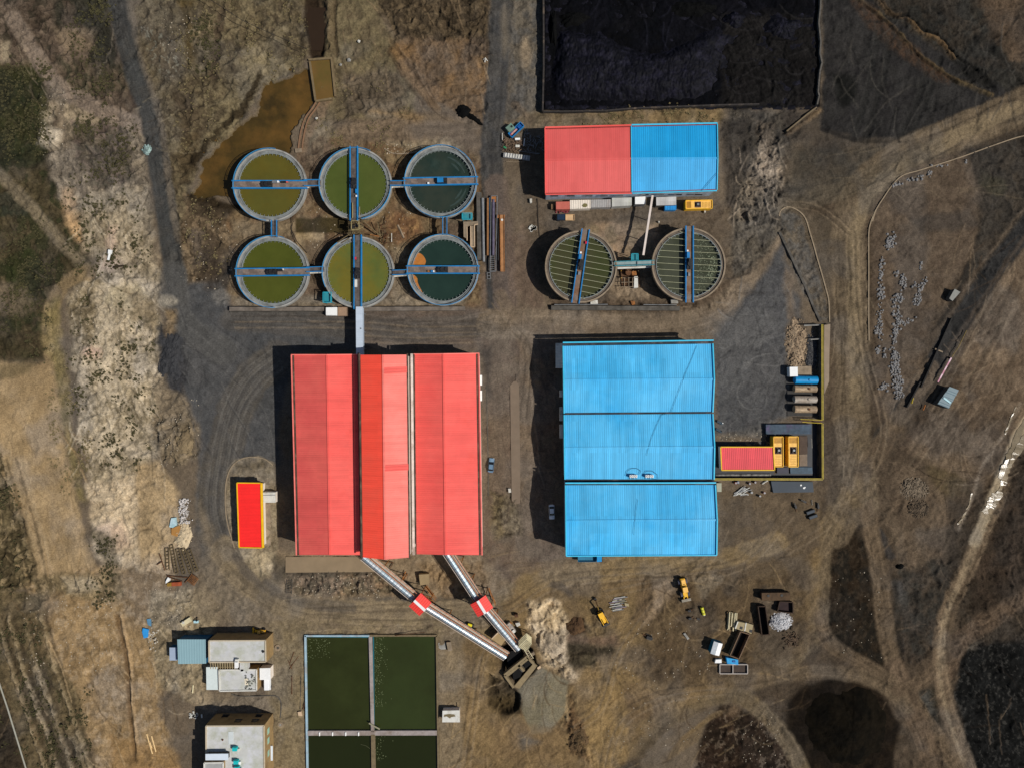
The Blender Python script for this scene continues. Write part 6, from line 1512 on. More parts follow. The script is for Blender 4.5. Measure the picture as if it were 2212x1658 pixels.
# ------------------------------------------------------------------ inclined conveyors to the red works
def conveyor(label,A,T,E,zA,zT,zE,house_label):
    """A at the works, T at the drive house, E at the crusher; walkway on the north-east side"""
    A=W(*A,zA);T_=W(*T,zT);E=W(*E,zE)
    c=(A+E) / 2
    t=Thing('belt_conveyor',label,'conveyor',(c.x,c.y,0))
    n_c=0
    for a,b_ in ((A,T_),(T_,E)):
        d=(b_ - a).normalized();sd=Vector((-d.y,d.x,0)).normalized()
        if sd.y < 0:sd=-sd
        up=sd.cross(d);up=up if up.z > 0 else -up
        L=(b_ - a).length
        t.part('belt_frame',MB().beam(a - up*.25,b_ - up*.25,1.9,.45),M('dark conveyor frame',(66,60,56),.8,var=.3))
        cv=MB();seg=int(L / 1.15);na=8
        for k_ in range(seg):
            s0=a+d*(L*k_ / seg);s1=a+d*(L*(k_+.93) / seg)
            vs=[]
            for s_ in (s0,s1):
                for j in range(na+1):
                    an=PI*j / na
                    vs.append(s_+sd*(math.cos(an)*.82)+up*(math.sin(an)*.72))
            cv.add(vs,[(j,j+1,na+2+j,na+1+j) for j in range(na)])
        t.part('cover',cv,galv,smooth=False)
        wo=sd*1.55+Vector((0,0,-.05))
        t.part('walkway',MB().beam(a+wo,b_+wo,.95,.12),M('pale dusty walkway',(168,150,132),.85,var=.25,sc=1.5,dirt=((136,150,150),.55,.6)))
        for off,h_,mt in ((2.0,.95,M('orange handrail',(196,130,92),.7,var=.25)),(1.08,.95,MATS['orange handrail']),(-1.05,.25,M('pinkish steel edge',(190,176,164),.6,var=.2))):
            r=MB();q=sd*off+Vector((0,0,h_));r.beam(a+q,b_+q,.13,.13)
            for k_ in range(int(L / 2)+1):pp=a+d*(L*k_ / (int(L / 2) or 1))+sd*off;r.tube(pp,pp+Vector((0,0,h_)),.05,4)
            t.part('handrail',r,mt)
        for fr in ((.3,.62) if b_ is T_ else (.3,.6)):
            q=a.lerp(b_,fr)
            if q.z < 2:continue
            for s_ in (-.85,1.7):t.part('leg',MB().beam((q.x+sd.x*s_*1.25,q.y+sd.y*s_*1.25,-.5),q+sd*s_ - Vector((0,0,.4)),.22,.22),rust_or)
            t.part('brace',MB().beam((q.x - sd.x,q.y - sd.y,.6),q+sd*1.6 - Vector((0,0,.6)),.15,.15),rust_or)
            t.part('brace',MB().beam((q.x+sd.x*1.9,q.y+sd.y*1.9,.6),q - sd*.8 - Vector((0,0,.6)),.15,.15),rust_or)
        n_c+=1
    d=(A - E);d=(T_ - A).normalized();sd=Vector((-d.y,d.x,0)).normalized()
    if sd.y < 0:sd=-sd
    dh=Vector((d.x,d.y,0)).normalized();zc=zT+2.1
    T0=Vector((T_.x,T_.y,0))+sd*.5
    w_=MB()
    cs=[T0 - dh*1.9 - sd*2.3,T0+dh*1.9 - sd*2.3,T0+dh*1.9+sd*2.3,T0 - dh*1.9+sd*2.3]
    w_.prism([tuple(p_[:2]) for p_ in cs],zc - 1.9,zc - .1)
    hs=t.part('drive_house',w_,wallred)
    z1=Vector((0,0,zc - .1));zr=Vector((0,0,zc+.9))
    for s_ in (-1,1):
        a0=T0 - dh*2.1+sd*s_*2.6+z1;a1=T0+dh*2.1+sd*s_*2.6+z1
        t.part('house_roof',MB().corrug(a0,a1,T0+dh*2.1+zr,T0 - dh*2.1+zr,.7,.04),M('signal red sheet',(238,70,62),.5,var=.05),hs)
    t.part('ridge_cap',MB().beam(T0 - dh*2.15+zr+Vector((0,0,.08)),T0+dh*2.15+zr+Vector((0,0,.08)),.8,.1),white,hs)
    for s_ in (-2.2,2.2):
        for k_ in (-1.6,1.6):
            q=T0+sd*s_+dh*k_;t.part('leg',MB().beam((q.x+sd.x*s_*.25,q.y+sd.y*s_*.25,-.5),(q.x,q.y,zc - 1.8),.24,.24),rust_or)
    for k_ in (0,1):t.part('brace',MB().beam(T0+sd*3.2 - dh*1.6+Vector((0,0,.8+k_*2)),T0+sd*2.6+dh*3.2+Vector((0,0,1.6+k_*2)),.2,.2),rust_or)
    return t
conveyor('western silver-covered conveyor with red drive house running to the taller bay of the red works',('B5',215,150),('B5',1105,885),('B3',860,1110),9.6,6.2,-.4,'')
conveyor('eastern silver-covered conveyor with red drive house running to the east bay of the red works',('B5',1500,60),('B5',2058,905),('B3',1060,985),9.4,6.8,.8,'')
pipe('bent dark steel truss lying beside the western conveyor near the works',[W('B5',500,215,.5),W('B5',690,240,.5),W('B5',640,330,.5)],.12,rust,name='steel_truss',cat='scrap')
m_=MB()
for i in range(26):
    x_,y_=random.gauss(1230,90),0;y_=770+(x_ - 1130)*.6+random.gauss(0,45);a_=random.gauss(-.55,.5);l_=random.uniform(.8,2.2);q=W('B5',x_,y_,random.uniform(.2,1.2));d=Vector((math.cos(a_),math.sin(a_),0))*l_ / 2
    m_.beam(q - d,q+d,.12,.12)
single('steel_scrap',m_,rust_or,'tangle of orange-rusted steel bars beside the western drive house','scrap')['kind']='stuff'
pipe('orange steel strut lying near the upper western conveyor',[W('B5',830,500,.5),W('B5',880,380,.8)],.2,rust_or,name='beam',cat='beam',n=4)
slab('concrete_block','tan concrete block standing between the two conveyors','block','B5',[(1090,430),(1245,420),(1245,575),(1110,600)],1.7,M('tan concrete',(146,126,94),.9,var=.12))
slab('concrete_block','small upright tan block east of the green basin','block','S6',[(1512,672),(1545,668),(1558,735),(1526,742)],1.0,conc_tan)
slab('paving_patch','thin grey concrete pad north-east of the green basin','pad','S6',[(1535,590),(1580,570),(1590,590),(1548,612)],.15,conc_tan)
slab('paving_patch','greyish square pad beside the upright tan block by the green basin','pad','S6',[(1450,675),(1505,672),(1510,725),(1452,730)],.12,conc)
slab('floor_slab','broad tan concrete strip along the south foot of the red works','slab','S6',[(250,0),(850,0),(990,118),(250,124)],.25,M('tan slab',(132,114,90),.9,var=.1,sc=.3))

# ------------------------------------------------------------------ crusher and dump hopper
t=Thing('dump_hopper','concrete dump hopper with two dark open pits at the foot of the conveyors','hopper',tuple(W('B3',1080,1280,0)))
hz=1.6
for a,b_ in (((840,1372),(1195,1085)),((880,1385),(1215,1110)),((845,1375),(985,1570)),((1195,1085),(1300,1200)),((1060,1215),(1150,1310))):
    t.part('beam',MB().beam(W('B3',*a,hz - .5),W('B3',*b_,hz - .5),.7,1.6),M('dusty hopper concrete',(132,116,88),.9,var=.2,sc=.8))
t.part('apron',MB().prism(Wl('B3',[(985,1570),(1300,1200),(1360,1240),(1075,1600)],.4),-.6,.4),M('dusty hopper concrete',(132,116,88)))
for pts in ([(955,1290),(1045,1265),(1120,1350),(1090,1415),(985,1465)],[(1130,1150),(1180,1105),(1275,1200),(1165,1290)]):
    t.part('pit',MB().prism(Wl('B3',pts,.05),-.5,.06),M('black pit',(12,11,12),.9,var=.3))
t.part('chute',MB().prism(Wl('B3',[(1040,1265),(1100,1205),(1160,1300),(1120,1345)],.9),-.3,.9),conc_dark)
t.part('feeder_plate',MB().prism(Wl('B3',[(940,1010),(1090,1000),(1130,1090),(900,1230),(880,1130)],-.2),-1.5,-.2),M('black pit',(12,11,12)))
t=Thing('crusher_house','tan flat-roofed crusher house standing between the two conveyors','building',tuple(W('B3',740,810,0)))
q=Wl('B3',[(640,820),(770,690),(862,830),(790,925)],2.6)
t.part('wall',MB().prism([((x_ - W('B3',755,815).x)*.96+W('B3',755,815).x,(y_ - W('B3',755,815).y)*.96+W('B3',755,815).y) for x_,y_ in q],-1,2.4),conc_tan)
t.part('roof',MB().prism(q,2.4,2.6),M('sandy flat roof',(158,134,96),.9,var=.12))
t.part('roof_edge',MB().beam(W('B3',640,820,2.7),W('B3',770,690,2.7),.3,.3),M('pale tan coping',(196,170,140)))
t=Thing('canopy','striped cream sheet canopy at the head of the crusher pit','canopy',tuple(W('B3',1165,890,0)))
cz2=3.4
t.part('roof',MB().corrug(W('B3',1062,950,cz2),W('B3',1190,1010,cz2),W('B3',1268,905,cz2+.5),W('B3',1190,830,cz2+.5),.45,.12),M('cream canopy sheet',(190,180,146),.7,var=.2,dirt=((140,128,100),.55,.7)))
t.part('roof',MB().corrug(W('B3',1062,950,cz2),W('B3',1062,850,cz2),W('B3',1185,725,cz2+.5),W('B3',1190,830,cz2+.5),.45,.12),MATS['cream canopy sheet'])
t.part('roof',MB().corrug(W('B3',1190,830,cz2+.5),W('B3',1185,725,cz2+.5),W('B3',1265,790,cz2),W('B3',1268,905,cz2),.45,.12),MATS['cream canopy sheet'])
for x_,y_ in ((1075,945),(1075,860),(1185,745),(1255,800),(1255,895),(1180,1000)):q=W('B3',x_,y_,3.2);t.part('post',MB().beam((q.x,q.y,-.5),q,.16,.16),conc_tan)
t=Thing('pit_stair','cream railed stair descending from the canopy to the hopper','stair',tuple(W('B3',1220,1090,0)))
for o_ in (0,45):t.part('handrail',MB().beam(W('B3',1150+o_,985 - o_*.4,2.4),W('B3',1250+o_,1150 - o_*.6,1.4),.2,.2),M('cream canopy sheet',(190,180,146)))
for k_ in range(6):t.part('step',MB().beam(W('B3',1155+k_*17,1000+k_*27,2.1 - k_*.15),W('B3',1195+k_*17,985+k_*27,2.1 - k_*.15),.3,.1),conc_tan)
slab('concrete_block','pale square block north of the crusher canopy','block','B3',[(1010,575),(1070,565),(1090,605),(1040,630)],1.2,offwhite)
slab('concrete_block','pale block beside the pit stair','block','B3',[(1250,1050),(1300,1025),(1318,1065),(1270,1095)],1.2,conc_tan)
slab('concrete_block','cream block on the dump ramp near the hopper','block','B3',[(1352,1275),(1400,1240),(1415,1275),(1370,1300)],.8,M('pale tan coping',(196,170,140)))
p=W('B3',945,640,1);t=Thing('crusher_machine','dusty grey crusher machine beside the eastern conveyor','machine',(p.x,p.y,0),-.9,local=True)
t.part('body',MB().box((0,0,1.0),(3.4,1.3,1.6)),M('dusty grey machine',(168,160,150),.8,var=.3,sc=2,dirt=((120,110,104),.5,.7)),bevel=.1);t.part('hood',MB().box((1.1,0,2.0),(.9,1.0,.6)),offwhite);t.part('motor',MB().tube((-1.2,-.9,.8),(-1.2,.9,.8),.4,12),rust_or)
slab('small_pillar','tiny dark pillar with a white top north of the canopy','pillar','B3',[(1000,440),(1050,435),(1055,480),(1005,485)],1.4,rust)

# ------------------------------------------------------------------ green settling basin
t=Thing('settling_basin','large rectangular concrete basin of dark green water in four cells','basin',tuple(W('S6',930,1150,0)))
bz=.7
bw_=M('basin water',(42,46,18),.1,var=.06,sc=.1,spec=.35,blotch=((52,58,26),.52,.8,.03))
bw2=M('basin water east',(48,56,26),.1,var=.06,sc=.1,spec=.35,blotch=((42,46,20),.52,.8,.03))
bw3=M('basin water south',(34,38,14),.1,var=.06,sc=.1,spec=.35)
for pts,mt in (([(405,612),(918,612),(928,1372),(425,1372)],bw_),([(918,612),(1440,612),(1446,1372),(928,1372)],bw2),([(425,1372),(928,1372),(945,2000),(440,2000)],bw3),([(928,1372),(1446,1372),(1460,2000),(945,2000)],bw3)):
    q=[W('S6',x_,y_,.05) for x_,y_ in pts];t.part('water',MB().add(q[::-1],[(0,1,2,3)]),mt)
pale_blue=M('pale blue coping',(150,176,190),.8,var=.15,sc=.8,dirt=((150,140,130),.55,.7))
grey_pink=M('grey basin coping',(150,140,136),.85,var=.2,sc=.8,dirt=((120,104,90),.55,.7))
brown_cop=M('brown basin coping',(112,98,74),.9,var=.25,sc=.9)
for a,b_,wd,mt in (((405,614),(912,614),.5,pale_blue),((912,612),(1440,612),.55,brown_cop),((410,612),(432,2000),.55,pale_blue),((1438,612),(1456,2000),.5,brown_cop),
                      ((920,620),(938,1365),1.0,grey_pink),((940,1385),(950,2000),1.2,brown_cop),((425,1374),(1446,1372),1.45,grey_pink)):
    t.part('wall',MB().beam(W('S6',*a,bz - .8),W('S6',*b_,bz - .8),wd,1.6),mt)
tl_=M('teal waterline',(26,92,104),.6,var=.3)
for a,b_ in (((415,624),(910,630)),((905,630),(924,1360)),((940,620),(946,1360)),((950,1395),(1446,1392))):
    t.part('liner_edge',MB().beam(W('S6',*a,.22),W('S6',*b_,.22),.28,.35),tl_)
for x_ in (517,619,722,823):t.part('outlet_pipe',MB().tube(W('S6',x_,1375,.8),W('S6',x_,1402,.7),.2,10),white)
pipe('pale pole lying across the corner where the basin walls meet',[W('S6',905,1305,1.0),W('S6',990,1352,1.0)],.22,M('dusty pole',(150,144,120)),name='pole',cat='pole')
pipe('thin curved hose floating in the south-west basin cell',[W('S6',840,1470,.15),W('S6',880,1480,.15),W('S6',915,1505,.15),W('S6',935,1535,.15)],.07,M('dull hose',(74,76,52)),name='hose',cat='hose')
fl_=MB()
for i in range(330):
    r_=random.random()
    if r_ < .7:x_,y_=950+abs(random.gauss(0,42)),random.uniform(630,1180) if random.random() < .8 else random.uniform(1390,1600)
    else:x_,y_=random.uniform(420,600),640+abs(random.gauss(0,70))
    q=W('S6',x_,y_,.07);s_=random.uniform(.05,.13);a_=random.random()*3
    fl_.add([q+Vector((math.cos(a_+k_*PI / 2)*s_,math.sin(a_+k_*PI / 2)*s_,0)) for k_ in range(4)],[(0,1,2,3)])
t.part('floating_specks',fl_,M('floating specks',(122,130,92),.8,var=.3))['kind']='stuff'
pipe('thin dark branch-like rods lying on the north basin edge',[W('S6',1110,618,.9),W('S6',1265,600,1.0),W('S6',1350,590,1.0)],.08,rust,name='rod',cat='rod')
t=Thing('basin_hut','small hut with a stained white roof east of the green basin','hut',tuple(W('S6',1550,1250,0)))
q=Wl('S6',[(1482,1207),(1616,1204),(1618,1298),(1480,1298)],2.5)
t.part('wall',MB().prism(Wl('S6',[(1485,1208),(1613,1206),(1614,1294),(1484,1294)],2.4),-.3,2.35),wallcream)
t.part('roof',MB().prism(q,2.35,2.5),offwhite)
t.part('stain',MB().add([W('S6',x_,y_,2.52) for x_,y_ in ((1495,1238),(1530,1232),(1575,1236),(1585,1252),(1550,1258),(1540,1268),(1515,1252),(1492,1256))][::-1],[tuple(range(8))]),M('roof stain',(112,100,74),.9,var=.3,sc=2))
t.part('back_frame',MB().beam(W('S6',1622,1170,1.6),W('S6',1622,1300,1.6),.15,.15),conc_tan)
t.part('sign_box',MB().box(W('S6',1534,1192,.5),(1.2,.5,.5)),rust_or)

# ------------------------------------------------------------------ houses in the south-west
rcon=M('grey concrete roof',(188,188,184),.9,var=.08,sc=.6,dirt=((164,166,148),.52,.7),blotch=((198,198,204),.55,.8,.25))
def parapet_block(t,P4,h,wall_m,roof_m,cop=offwhite,wd=.35,z0=-.3,up=.3):
    c=sum(P4,Vector()) / 4
    t.part('wall',MB().prism([tuple(p_[:2]) for p_ in P4],z0,h - .02),wall_m)
    ins=[(p_.x+(c.x - p_.x)*.02,p_.y+(c.y - p_.y)*.02) for p_ in P4]
    t.part('roof',MB().prism(ins,h - .02,h+.05),roof_m)
    pr=MB()
    cs=[Vector((p_.x+math.copysign(wd / 2,c.x - p_.x),p_.y+math.copysign(wd / 2,c.y - p_.y),h+up / 2)) for p_ in P4]
    for i in range(4):pr.beam(cs[i],cs[(i+1) % 4],wd,up+.04)
    t.part('parapet',pr,cop)
t=Thing('flat_roof_house','flat grey-roofed house with pergola terrace and a blue-grey western wing','house',tuple(W('B6',1250,700,0)))
P4=[W('B6',*q_,6.2) for q_ in ((798,392),(1700,388),(1706,742),(802,748))];parapet_block(t,P4,6.2,brickwall,rcon,M('tan parapet',(186,172,148),.85,var=.12))
P4=[W('B6',*q_,3.4) for q_ in ((955,850),(1560,846),(1562,1190),(965,1200))];parapet_block(t,P4,3.4,brickwall,rcon)
q=[W('B6',*q_,4.6) for q_ in ((305,384),(752,384),(756,764),(318,770))]
t.part('wing_wall',MB().prism(Wl('B6',[(312,392),(760,392),(760,760),(322,764)],4.5),-.3,4.45),M('deep blue wall sheet',(26,84,118),.6,var=.12))
t.part('wing_roof',MB().corrug(q[0],q[1],q[2],q[3],.8,.025),M('blue grey sheet roof',(134,166,174),.5,var=.03,sc=.4))
q=[W('B6',*q_,2.6) for q_ in ((182,512),(296,512),(298,714),(184,716))]
t.part('annex_wall',MB().prism([tuple(p_[:2]) for p_ in q],-.3,2.45),MATS['deep blue wall sheet']);t.part('annex_roof',MB().prism([tuple(p_[:2]) for p_ in q],2.45,2.6),M('pale blue annex roof',(154,168,188),.5,var=.05))
q=[W('B6',*q_,3.0) for q_ in ((758,820),(944,818),(948,1176),(764,1176))]
t.part('side_wall',MB().prism([tuple(p_[:2]) for p_ in q],-.3,2.85),wallcream);t.part('side_roof',MB().prism([tuple(p_[:2]) for p_ in q],2.85,3.0),M('mint white roof',(204,214,212),.7,var=.06,dirt=((120,130,126),.72,.8),sc=1.2))
for k_ in range(11):
    x_=830+k_*38;t.part('pergola_slat',MB().beam(W('B6',x_,748,4.4),W('B6',x_,848,3.9),.18,.18),M('pergola timber',(150,136,106),.85,var=.2))
t.part('pergola_floor',MB().prism(Wl('B6',[(805,752),(1222,752),(1222,846),(958,846)],2.9),2.6,2.9),M('shaded terrace floor',(116,102,76),.9,var=.15))
t.part('stair_slab',MB().prism(Wl('B6',[(1285,735),(1405,735),(1405,880),(1285,890)],4.6),2.5,4.6),rcon)
t.part('roof_unit',MB().box(W('B6',1238,775,6.8),(.9,2.0,.9)),white);t.part('roof_unit',MB().box(W('B6',1245,712,6.8),(.9,.8,.9)),offwhite)
t.part('roof_unit',MB().box(W('B6',1330,868,4.2),(.8,.8,.8)),white)
t.part('roof_hatch',MB().cyl(tuple(W('B6',1655,572,6.3)[:2]),.35,6.2,6.6,12),dk)
t.part('terrace_rug',MB().prism(Wl('B6',[(1360,1000),(1415,1000),(1415,1100),(1365,1100)],3.5),3.4,3.5),M('cream rug',(222,210,186),.9,var=.08))
m_=MB()
for i in range(26):m_.box(W('B6',random.uniform(1380,1540),random.uniform(900,1170),3.6),(random.uniform(.2,.7),random.uniform(.1,.4),.25),random.random()*3)
t.part('terrace_clutter',m_,M('terrace clutter',(130,132,122),.85,var=.5,sc=2.5,dirt=((70,64,56),.5,.8)))['kind']='stuff'
for y_ in (500,640):t.part('window',MB().box((W('B6',1712,y_,3.4).x+.0,W('B6',1712,y_,3.4).y,3.4),(.12,1.6,1.2)),M('mint shutter',(150,190,170),.6))
t.part('door_canopy',MB().prism(Wl('B6',[(1490,335),(1700,335),(1700,372),(1490,372)],2.6),2.45,2.6),M('pale blue annex roof',(154,168,188)))
t=Thing('white_shed','bright white flat-roofed shed beside the pergola house','shed',tuple(W('B6',1680,930,0)))
q=Wl('B6',[(1598,838),(1764,834),(1768,1016),(1600,1020)],2.8);t.part('wall',MB().prism(q,-.3,2.65),wallcream);t.part('roof',MB().prism(q,2.65,2.8),white)
p=W('B6',1722,1070,1);t=Thing('delivery_van','white van parked south of the bright white shed','van',(p.x,p.y,0),-PI / 2,local=True)
t.part('body',MB().prism([(1.8,.78),(1.8,-.78),(-2.1,-.82),(-2.1,.82)],.35,1.9,[(2.3,.85),(2.3,-.85),(-2.15,-.88),(-2.15,.88)]),M('white car paint',(236,238,240)),bevel=.1)
t.part('windscreen',MB().prism([(1.82,.7),(1.82,-.7),(1.78,-.7),(1.78,.7)],1.2,1.8,[(2.12,.75),(2.12,-.75),(2.0,-.75),(2.0,.75)]),glass)
wheels(t,[(1.3,.8),(1.3,-.8),(-1.3,.8),(-1.3,-.8)],.33,.22)
t=Thing('flat_roof_house','larger ochre house with windows in its north wall and turquoise roof units','house',tuple(W('B8',960,1200,0)))
P4=[W('B8',*q_,7.6) for q_ in ((388,668),(1545,662),(1560,2300),(392,2300))];parapet_block(t,P4,7.6,brickwall,rcon,M('tan parapet',(186,172,148)))
yN=P4[0].y
for x_,z_ in ((770,2.0),(1425,2.0),(1020,5.2),(1350,5.2)):
    xw=W('B8',x_,600,z_).x*(HC - z_) / (HC - z_)
    o=t.part('window',MB().box((xw,yN+.04,z_),(1.9,.16,1.4)),M('window frame dark',(44,34,28),.6));t.part('window_glass',MB().box((xw,yN+.1,z_),(1.5,.1,1.1)),glass,o);t.part('sill',MB().box((xw,yN+.15,z_ - .8),(2.1,.3,.1)),conc_dark,o)
for y_ in (760,950,1200,1400):
    yy=W('B8',1560,y_,4).y;o=t.part('window',MB().box((P4[1].x+.04,yy,4.6),(.14,1.8,1.5)),M('mint shutter',(150,190,170)))
t.part('canopy_roof',MB().prism(Wl('B8',[(382,1235),(826,1230),(828,1355),(384,1358)],9.6),9.4,9.6),M('pale ice blue roof',(206,216,226),.5,var=.04));t.part('canopy_wall',MB().prism(Wl('B8',[(400,1250),(812,1246),(812,1345),(400,1348)],9.4),7.6,9.35),conc_dark)
P5=[W('B8',*q_,8.6) for q_ in ((352,1390),(745,1384),(748,2300),(355,2300))];parapet_block(t,P5,8.6,brickwall,M('grey annex roof',(156,156,154),.9,var=.1))
t.part('roof_panel',MB().prism(Wl('B8',[(830,800),(930,798),(932,1040),(835,1044)],7.72),7.6,7.72),M('pale roof panel',(196,202,202),.8,var=.05))
t.part('vent_cap',MB().cyl(tuple(W('B8',722,955,7.7)[:2]),.25,7.6,8.0,10),rust)
for i,(x_,y_,lb) in enumerate(((962,1132,'turquoise roof cooler alone in the middle of the ochre house roof'),(985,1388,'turquoise roof cooler beside a pale panel on the ochre house roof'),(1000,1510,'turquoise roof cooler at the bottom edge of the photo on the ochre house roof'))):
    p=W('B8',x_,y_,8.4);a_=Thing('air_conditioner',lb,'air conditioner',(p.x,p.y,7.66),0,'turquoise coolers on the ochre house',local=True)
    a_.part('casing',MB().box((0,0,.65),(1.35,1.1,1.2)),M('turquoise casing',(30,178,180),.5,var=.2,sc=1.5),bevel=.06);a_.part('duct',MB().box((.95,-.5,.4),(.5,.8,.5)),offwhite if i !=1 else white)
t.part('side_canopy',MB().box(W('B8',1680,1220,2.6),(.7,4.4,.12)),M('pale ice blue roof',(206,216,226)))
# odds and ends round the houses
t=Thing('septic_cover','round tan manhole cover with a kerb ring east of the ochre house','manhole',tuple(W('B8',1855,660,0)))
t.part('ring',MB().ring(tuple(W('B8',1855,660)[:2]),.35,.85,-.1,.25,20),conc_tan);t.part('lid',MB().cyl(tuple(W('B8',1855,660)[:2]),.36,-.1,.18,16),conc)
t=Thing('septic_cover','round grey manhole ring north-east of the pergola house','manhole',tuple(W('S6',192,712,0)))
t.part('ring',MB().ring(tuple(W('S6',192,712)[:2]),.4,.95,-.1,.3,20),conc_tan);t.part('lid',MB().cyl(tuple(W('S6',192,712)[:2]),.41,-.1,.2,16),conc_dark)
kerbm=M('kerb stone',(142,126,104),.9,var=.15)
def kerb(label,reg,pts,wd=.35,h=.22,m=kerbm,sm=True,name='kerb',cat='kerb'):
    q=[D(reg,*p_) for p_ in pts]
    if sm:q=smooth(q,5)
    w_=[W('D',*p_,ground_z(*p_)*.8) for p_ in q];c=sum(w_,Vector()) / len(w_)
    mb=MB()
    for a,b_ in zip(w_,w_[1:]):mb.beam(a+Vector((0,0,h / 2 - .2)),b_+(b_ - a).normalized()*.04+Vector((0,0,h / 2 - .2)),wd,h+.4)
    return single(name,mb,m,label,cat,loc=(c.x,c.y,0))
kerb('curved thin kerb between the pergola house and the ochre house','B8',[(900,50),(1050,95),(1400,95),(1680,85),(1800,110),(1860,200),(1870,330),(1850,520)],.25,.2,conc_dark)
pipe('long thin steel pole lying in the scrap west of the green basin',[W('S6',372,915,.1),W('S6',365,1200,.1)],.08,conc_dark)
for i,(a,b_) in enumerate((((280,880),(355,775)),((285,830),(318,745)),((300,935),(300,1080)),((388,1200),(405,1110)),((270,810),(300,880)))):
    pipe(['dark rod lying slantwise in the scrap west of the basin, longest of that bunch','dark rod crossing the long slanting rod west of the basin','thin dark upright rod south of the slanting rods by the basin','dark rod beside the basin wall near the small white block','short dark rod at the bottom of the slanting rods by the basin'][i],[W('S6',*a,.15),W('S6',*b_,.15)],.11,rust,name='rod',cat='rod')
slab('concrete_block','small cream block beside the south-west basin wall','block','S6',[(345,1218),(372,1215),(380,1250),(352,1248)],.6,M('pale tan coping',(196,170,140)))
t=Thing('ladder_rack','dark steel ladder-like grid lying on the bank south-west of the red works','ladder',tuple(W('S6',275,235,0)))
for x_ in (255,298):t.part('rail',MB().beam(W('S6',x_+6,180,.35),W('S6',x_,292,.35),.1,.12),conc_dark)
for k_ in range(8):t.part('rung',MB().beam(W('S6',257,185+k_*14,.35),W('S6',300,185+k_*14,.35),.1,.1),conc_dark)
pipe('white water pipe running along the south-west corner of the site',[W('S5',-60,830,.5),W('S5',60,1190,.5),W('S5',130,1420,.5),W('S5',240,1780,.5)],.22,M('pale grey pipe',(150,148,136),.7,var=.1))
m_=Thing('white_tank','white tilted tank wrapped in pale boards north-west of the pergola house','tank',tuple(W('B6',455,100,0)))
m_.part('body',MB().beam(W('B6',385,150,.6),W('B6',525,60,.6),1.3,1.0),M('cream boards',(206,194,158),.8,var=.15));m_.part('lid',MB().box(W('B6',400,120,1.2),(.7,.7,.15)),offwhite)
m_=Thing('standpipe','pale blue standpipe with a dark stem north of the pergola house','standpipe',tuple(W('B6',605,80,0)))
m_.part('stem',MB().tube(W('B6',618,30,.2),W('B6',605,100,1.6),.16,8),dk);m_.part('basin',MB().box(W('B6',603,106,.7),(1.3,.7,.7)),M('ice blue basin',(170,206,214),.6))
pipe('pale upright post beside the scrub west of the pergola house',[W('B6',555,1100,.3),W('B6',545,1225,.3)],.2,M('cream boards',(206,194,158)),name='post',cat='post')
for i,(x0,y0,x1,y1) in enumerate(((1150,1390,1195,1545),(1188,1405,1222,1530),(1175,1455,1190,1500))):
    pipe(['long pale timber lying in the tan field, western of three','long pale timber lying in the tan field, eastern of three','short pale timber between the two long ones in the tan field'][i],[W('S5',x0,y0,.2),W('S5',x1,y1,.2)],.22,M('pale timber',(206,176,128),.8,var=.12),name='timber',cat='timber',n=4)
m_=MB()
for i in range(20):m_.box(W('S5',random.gauss(1530,22),random.gauss(1250,18),.3),(random.uniform(.3,1.0),random.uniform(.2,.5),.3),random.random()*3)
single('rubbish_pile',m_,offwhite,'small white rubbish pile at the north-west corner of the ochre house','rubbish')['kind']='stuff'
slab('tarpaulin','bright blue tarpaulin on the tan ground west of the blue-grey wing','tarpaulin','S5',[(1120,560),(1165,570),(1158,632),(1128,640),(1115,590)],.5,M('sky blue tarp',(48,142,208),.6,var=.15))
slab('tarpaulin','small faded blue tarpaulin just north of the bright blue one','tarpaulin','S5',[(1150,490),(1180,485),(1185,545),(1160,535)],.4,M('faded blue tarp',(86,128,156),.7,var=.25))
m_=MB()
for i in range(40):m_.rock(W('S5',random.gauss(1195,22),random.gauss(620,60),.1),random.uniform(.12,.35))
single('rubble_pile',m_,M('pale rubble',(176,168,154),.9,var=.25),'small pale rubble spread beside the blue tarpaulins','rubble')['kind']='stuff'

# ------------------------------------------------------------------ steel frames and rubbish west of the yard road
wood=M('weathered lattice steel',(100,86,60),.85,var=.25,sc=1.2,dirt=((70,58,40),.52,.6))
LD=[((318,900),(335,1240),'westernmost lattice steel frame, pale and half buried'),((385,850),(470,1290),'lattice steel frame second from the west, longest of the stack'),((485,915),(590,1300),'lattice steel frame in the middle of the stack'),
      ((575,905),(700,1290),'lattice steel frame second from the road'),((665,925),(790,1265),'lattice steel frame nearest the road')]
for a,b_,lb in LD:
    p0,p1=W('B7',*a,.45),W('B7',*b_,.45);d=(p1 - p0).normalized();sd=Vector((-d.y,d.x,0))*.5;c=(p0+p1) / 2
    t=Thing('lattice_frame',lb,'steel frame',(c.x,c.y,0),0,'lattice steel frames by the road')
    for s_ in (-1,1):
        t.part('rail',MB().beam(p0+sd*s_,p1+sd*s_,.15,.3),wood)
    n_=int((p1 - p0).length / .95)
    for k_ in range(n_+1):q=p0.lerp(p1,k_ / n_);t.part('rung',MB().beam(q - sd,q+sd,.14,.2),wood)
for i,(a,b_) in enumerate((((205,990),(290,1250)),((160,1160),(240,1110)),((320,1330),(650,1360)),((330,1350),(560,1420)),((600,1440),(690,1330)))):
    pipe(['brown steel beam west of the lattice frames','short brown steel beam lying west of the lattice frames','dark rusty beam south of the lattice frames','second dark rusty beam, crossing below the first','short rusty beam beside the rusty mesh panel'][i],[W('B7',*a,.3),W('B7',*b_,.3)],.16,rust,name='steel_beam',cat='beam',n=4)
t=Thing('mesh_grid','rusty steel mesh grid lying askew south of the lattice frames','mesh grid',tuple(W('B7',730,1400,0)))
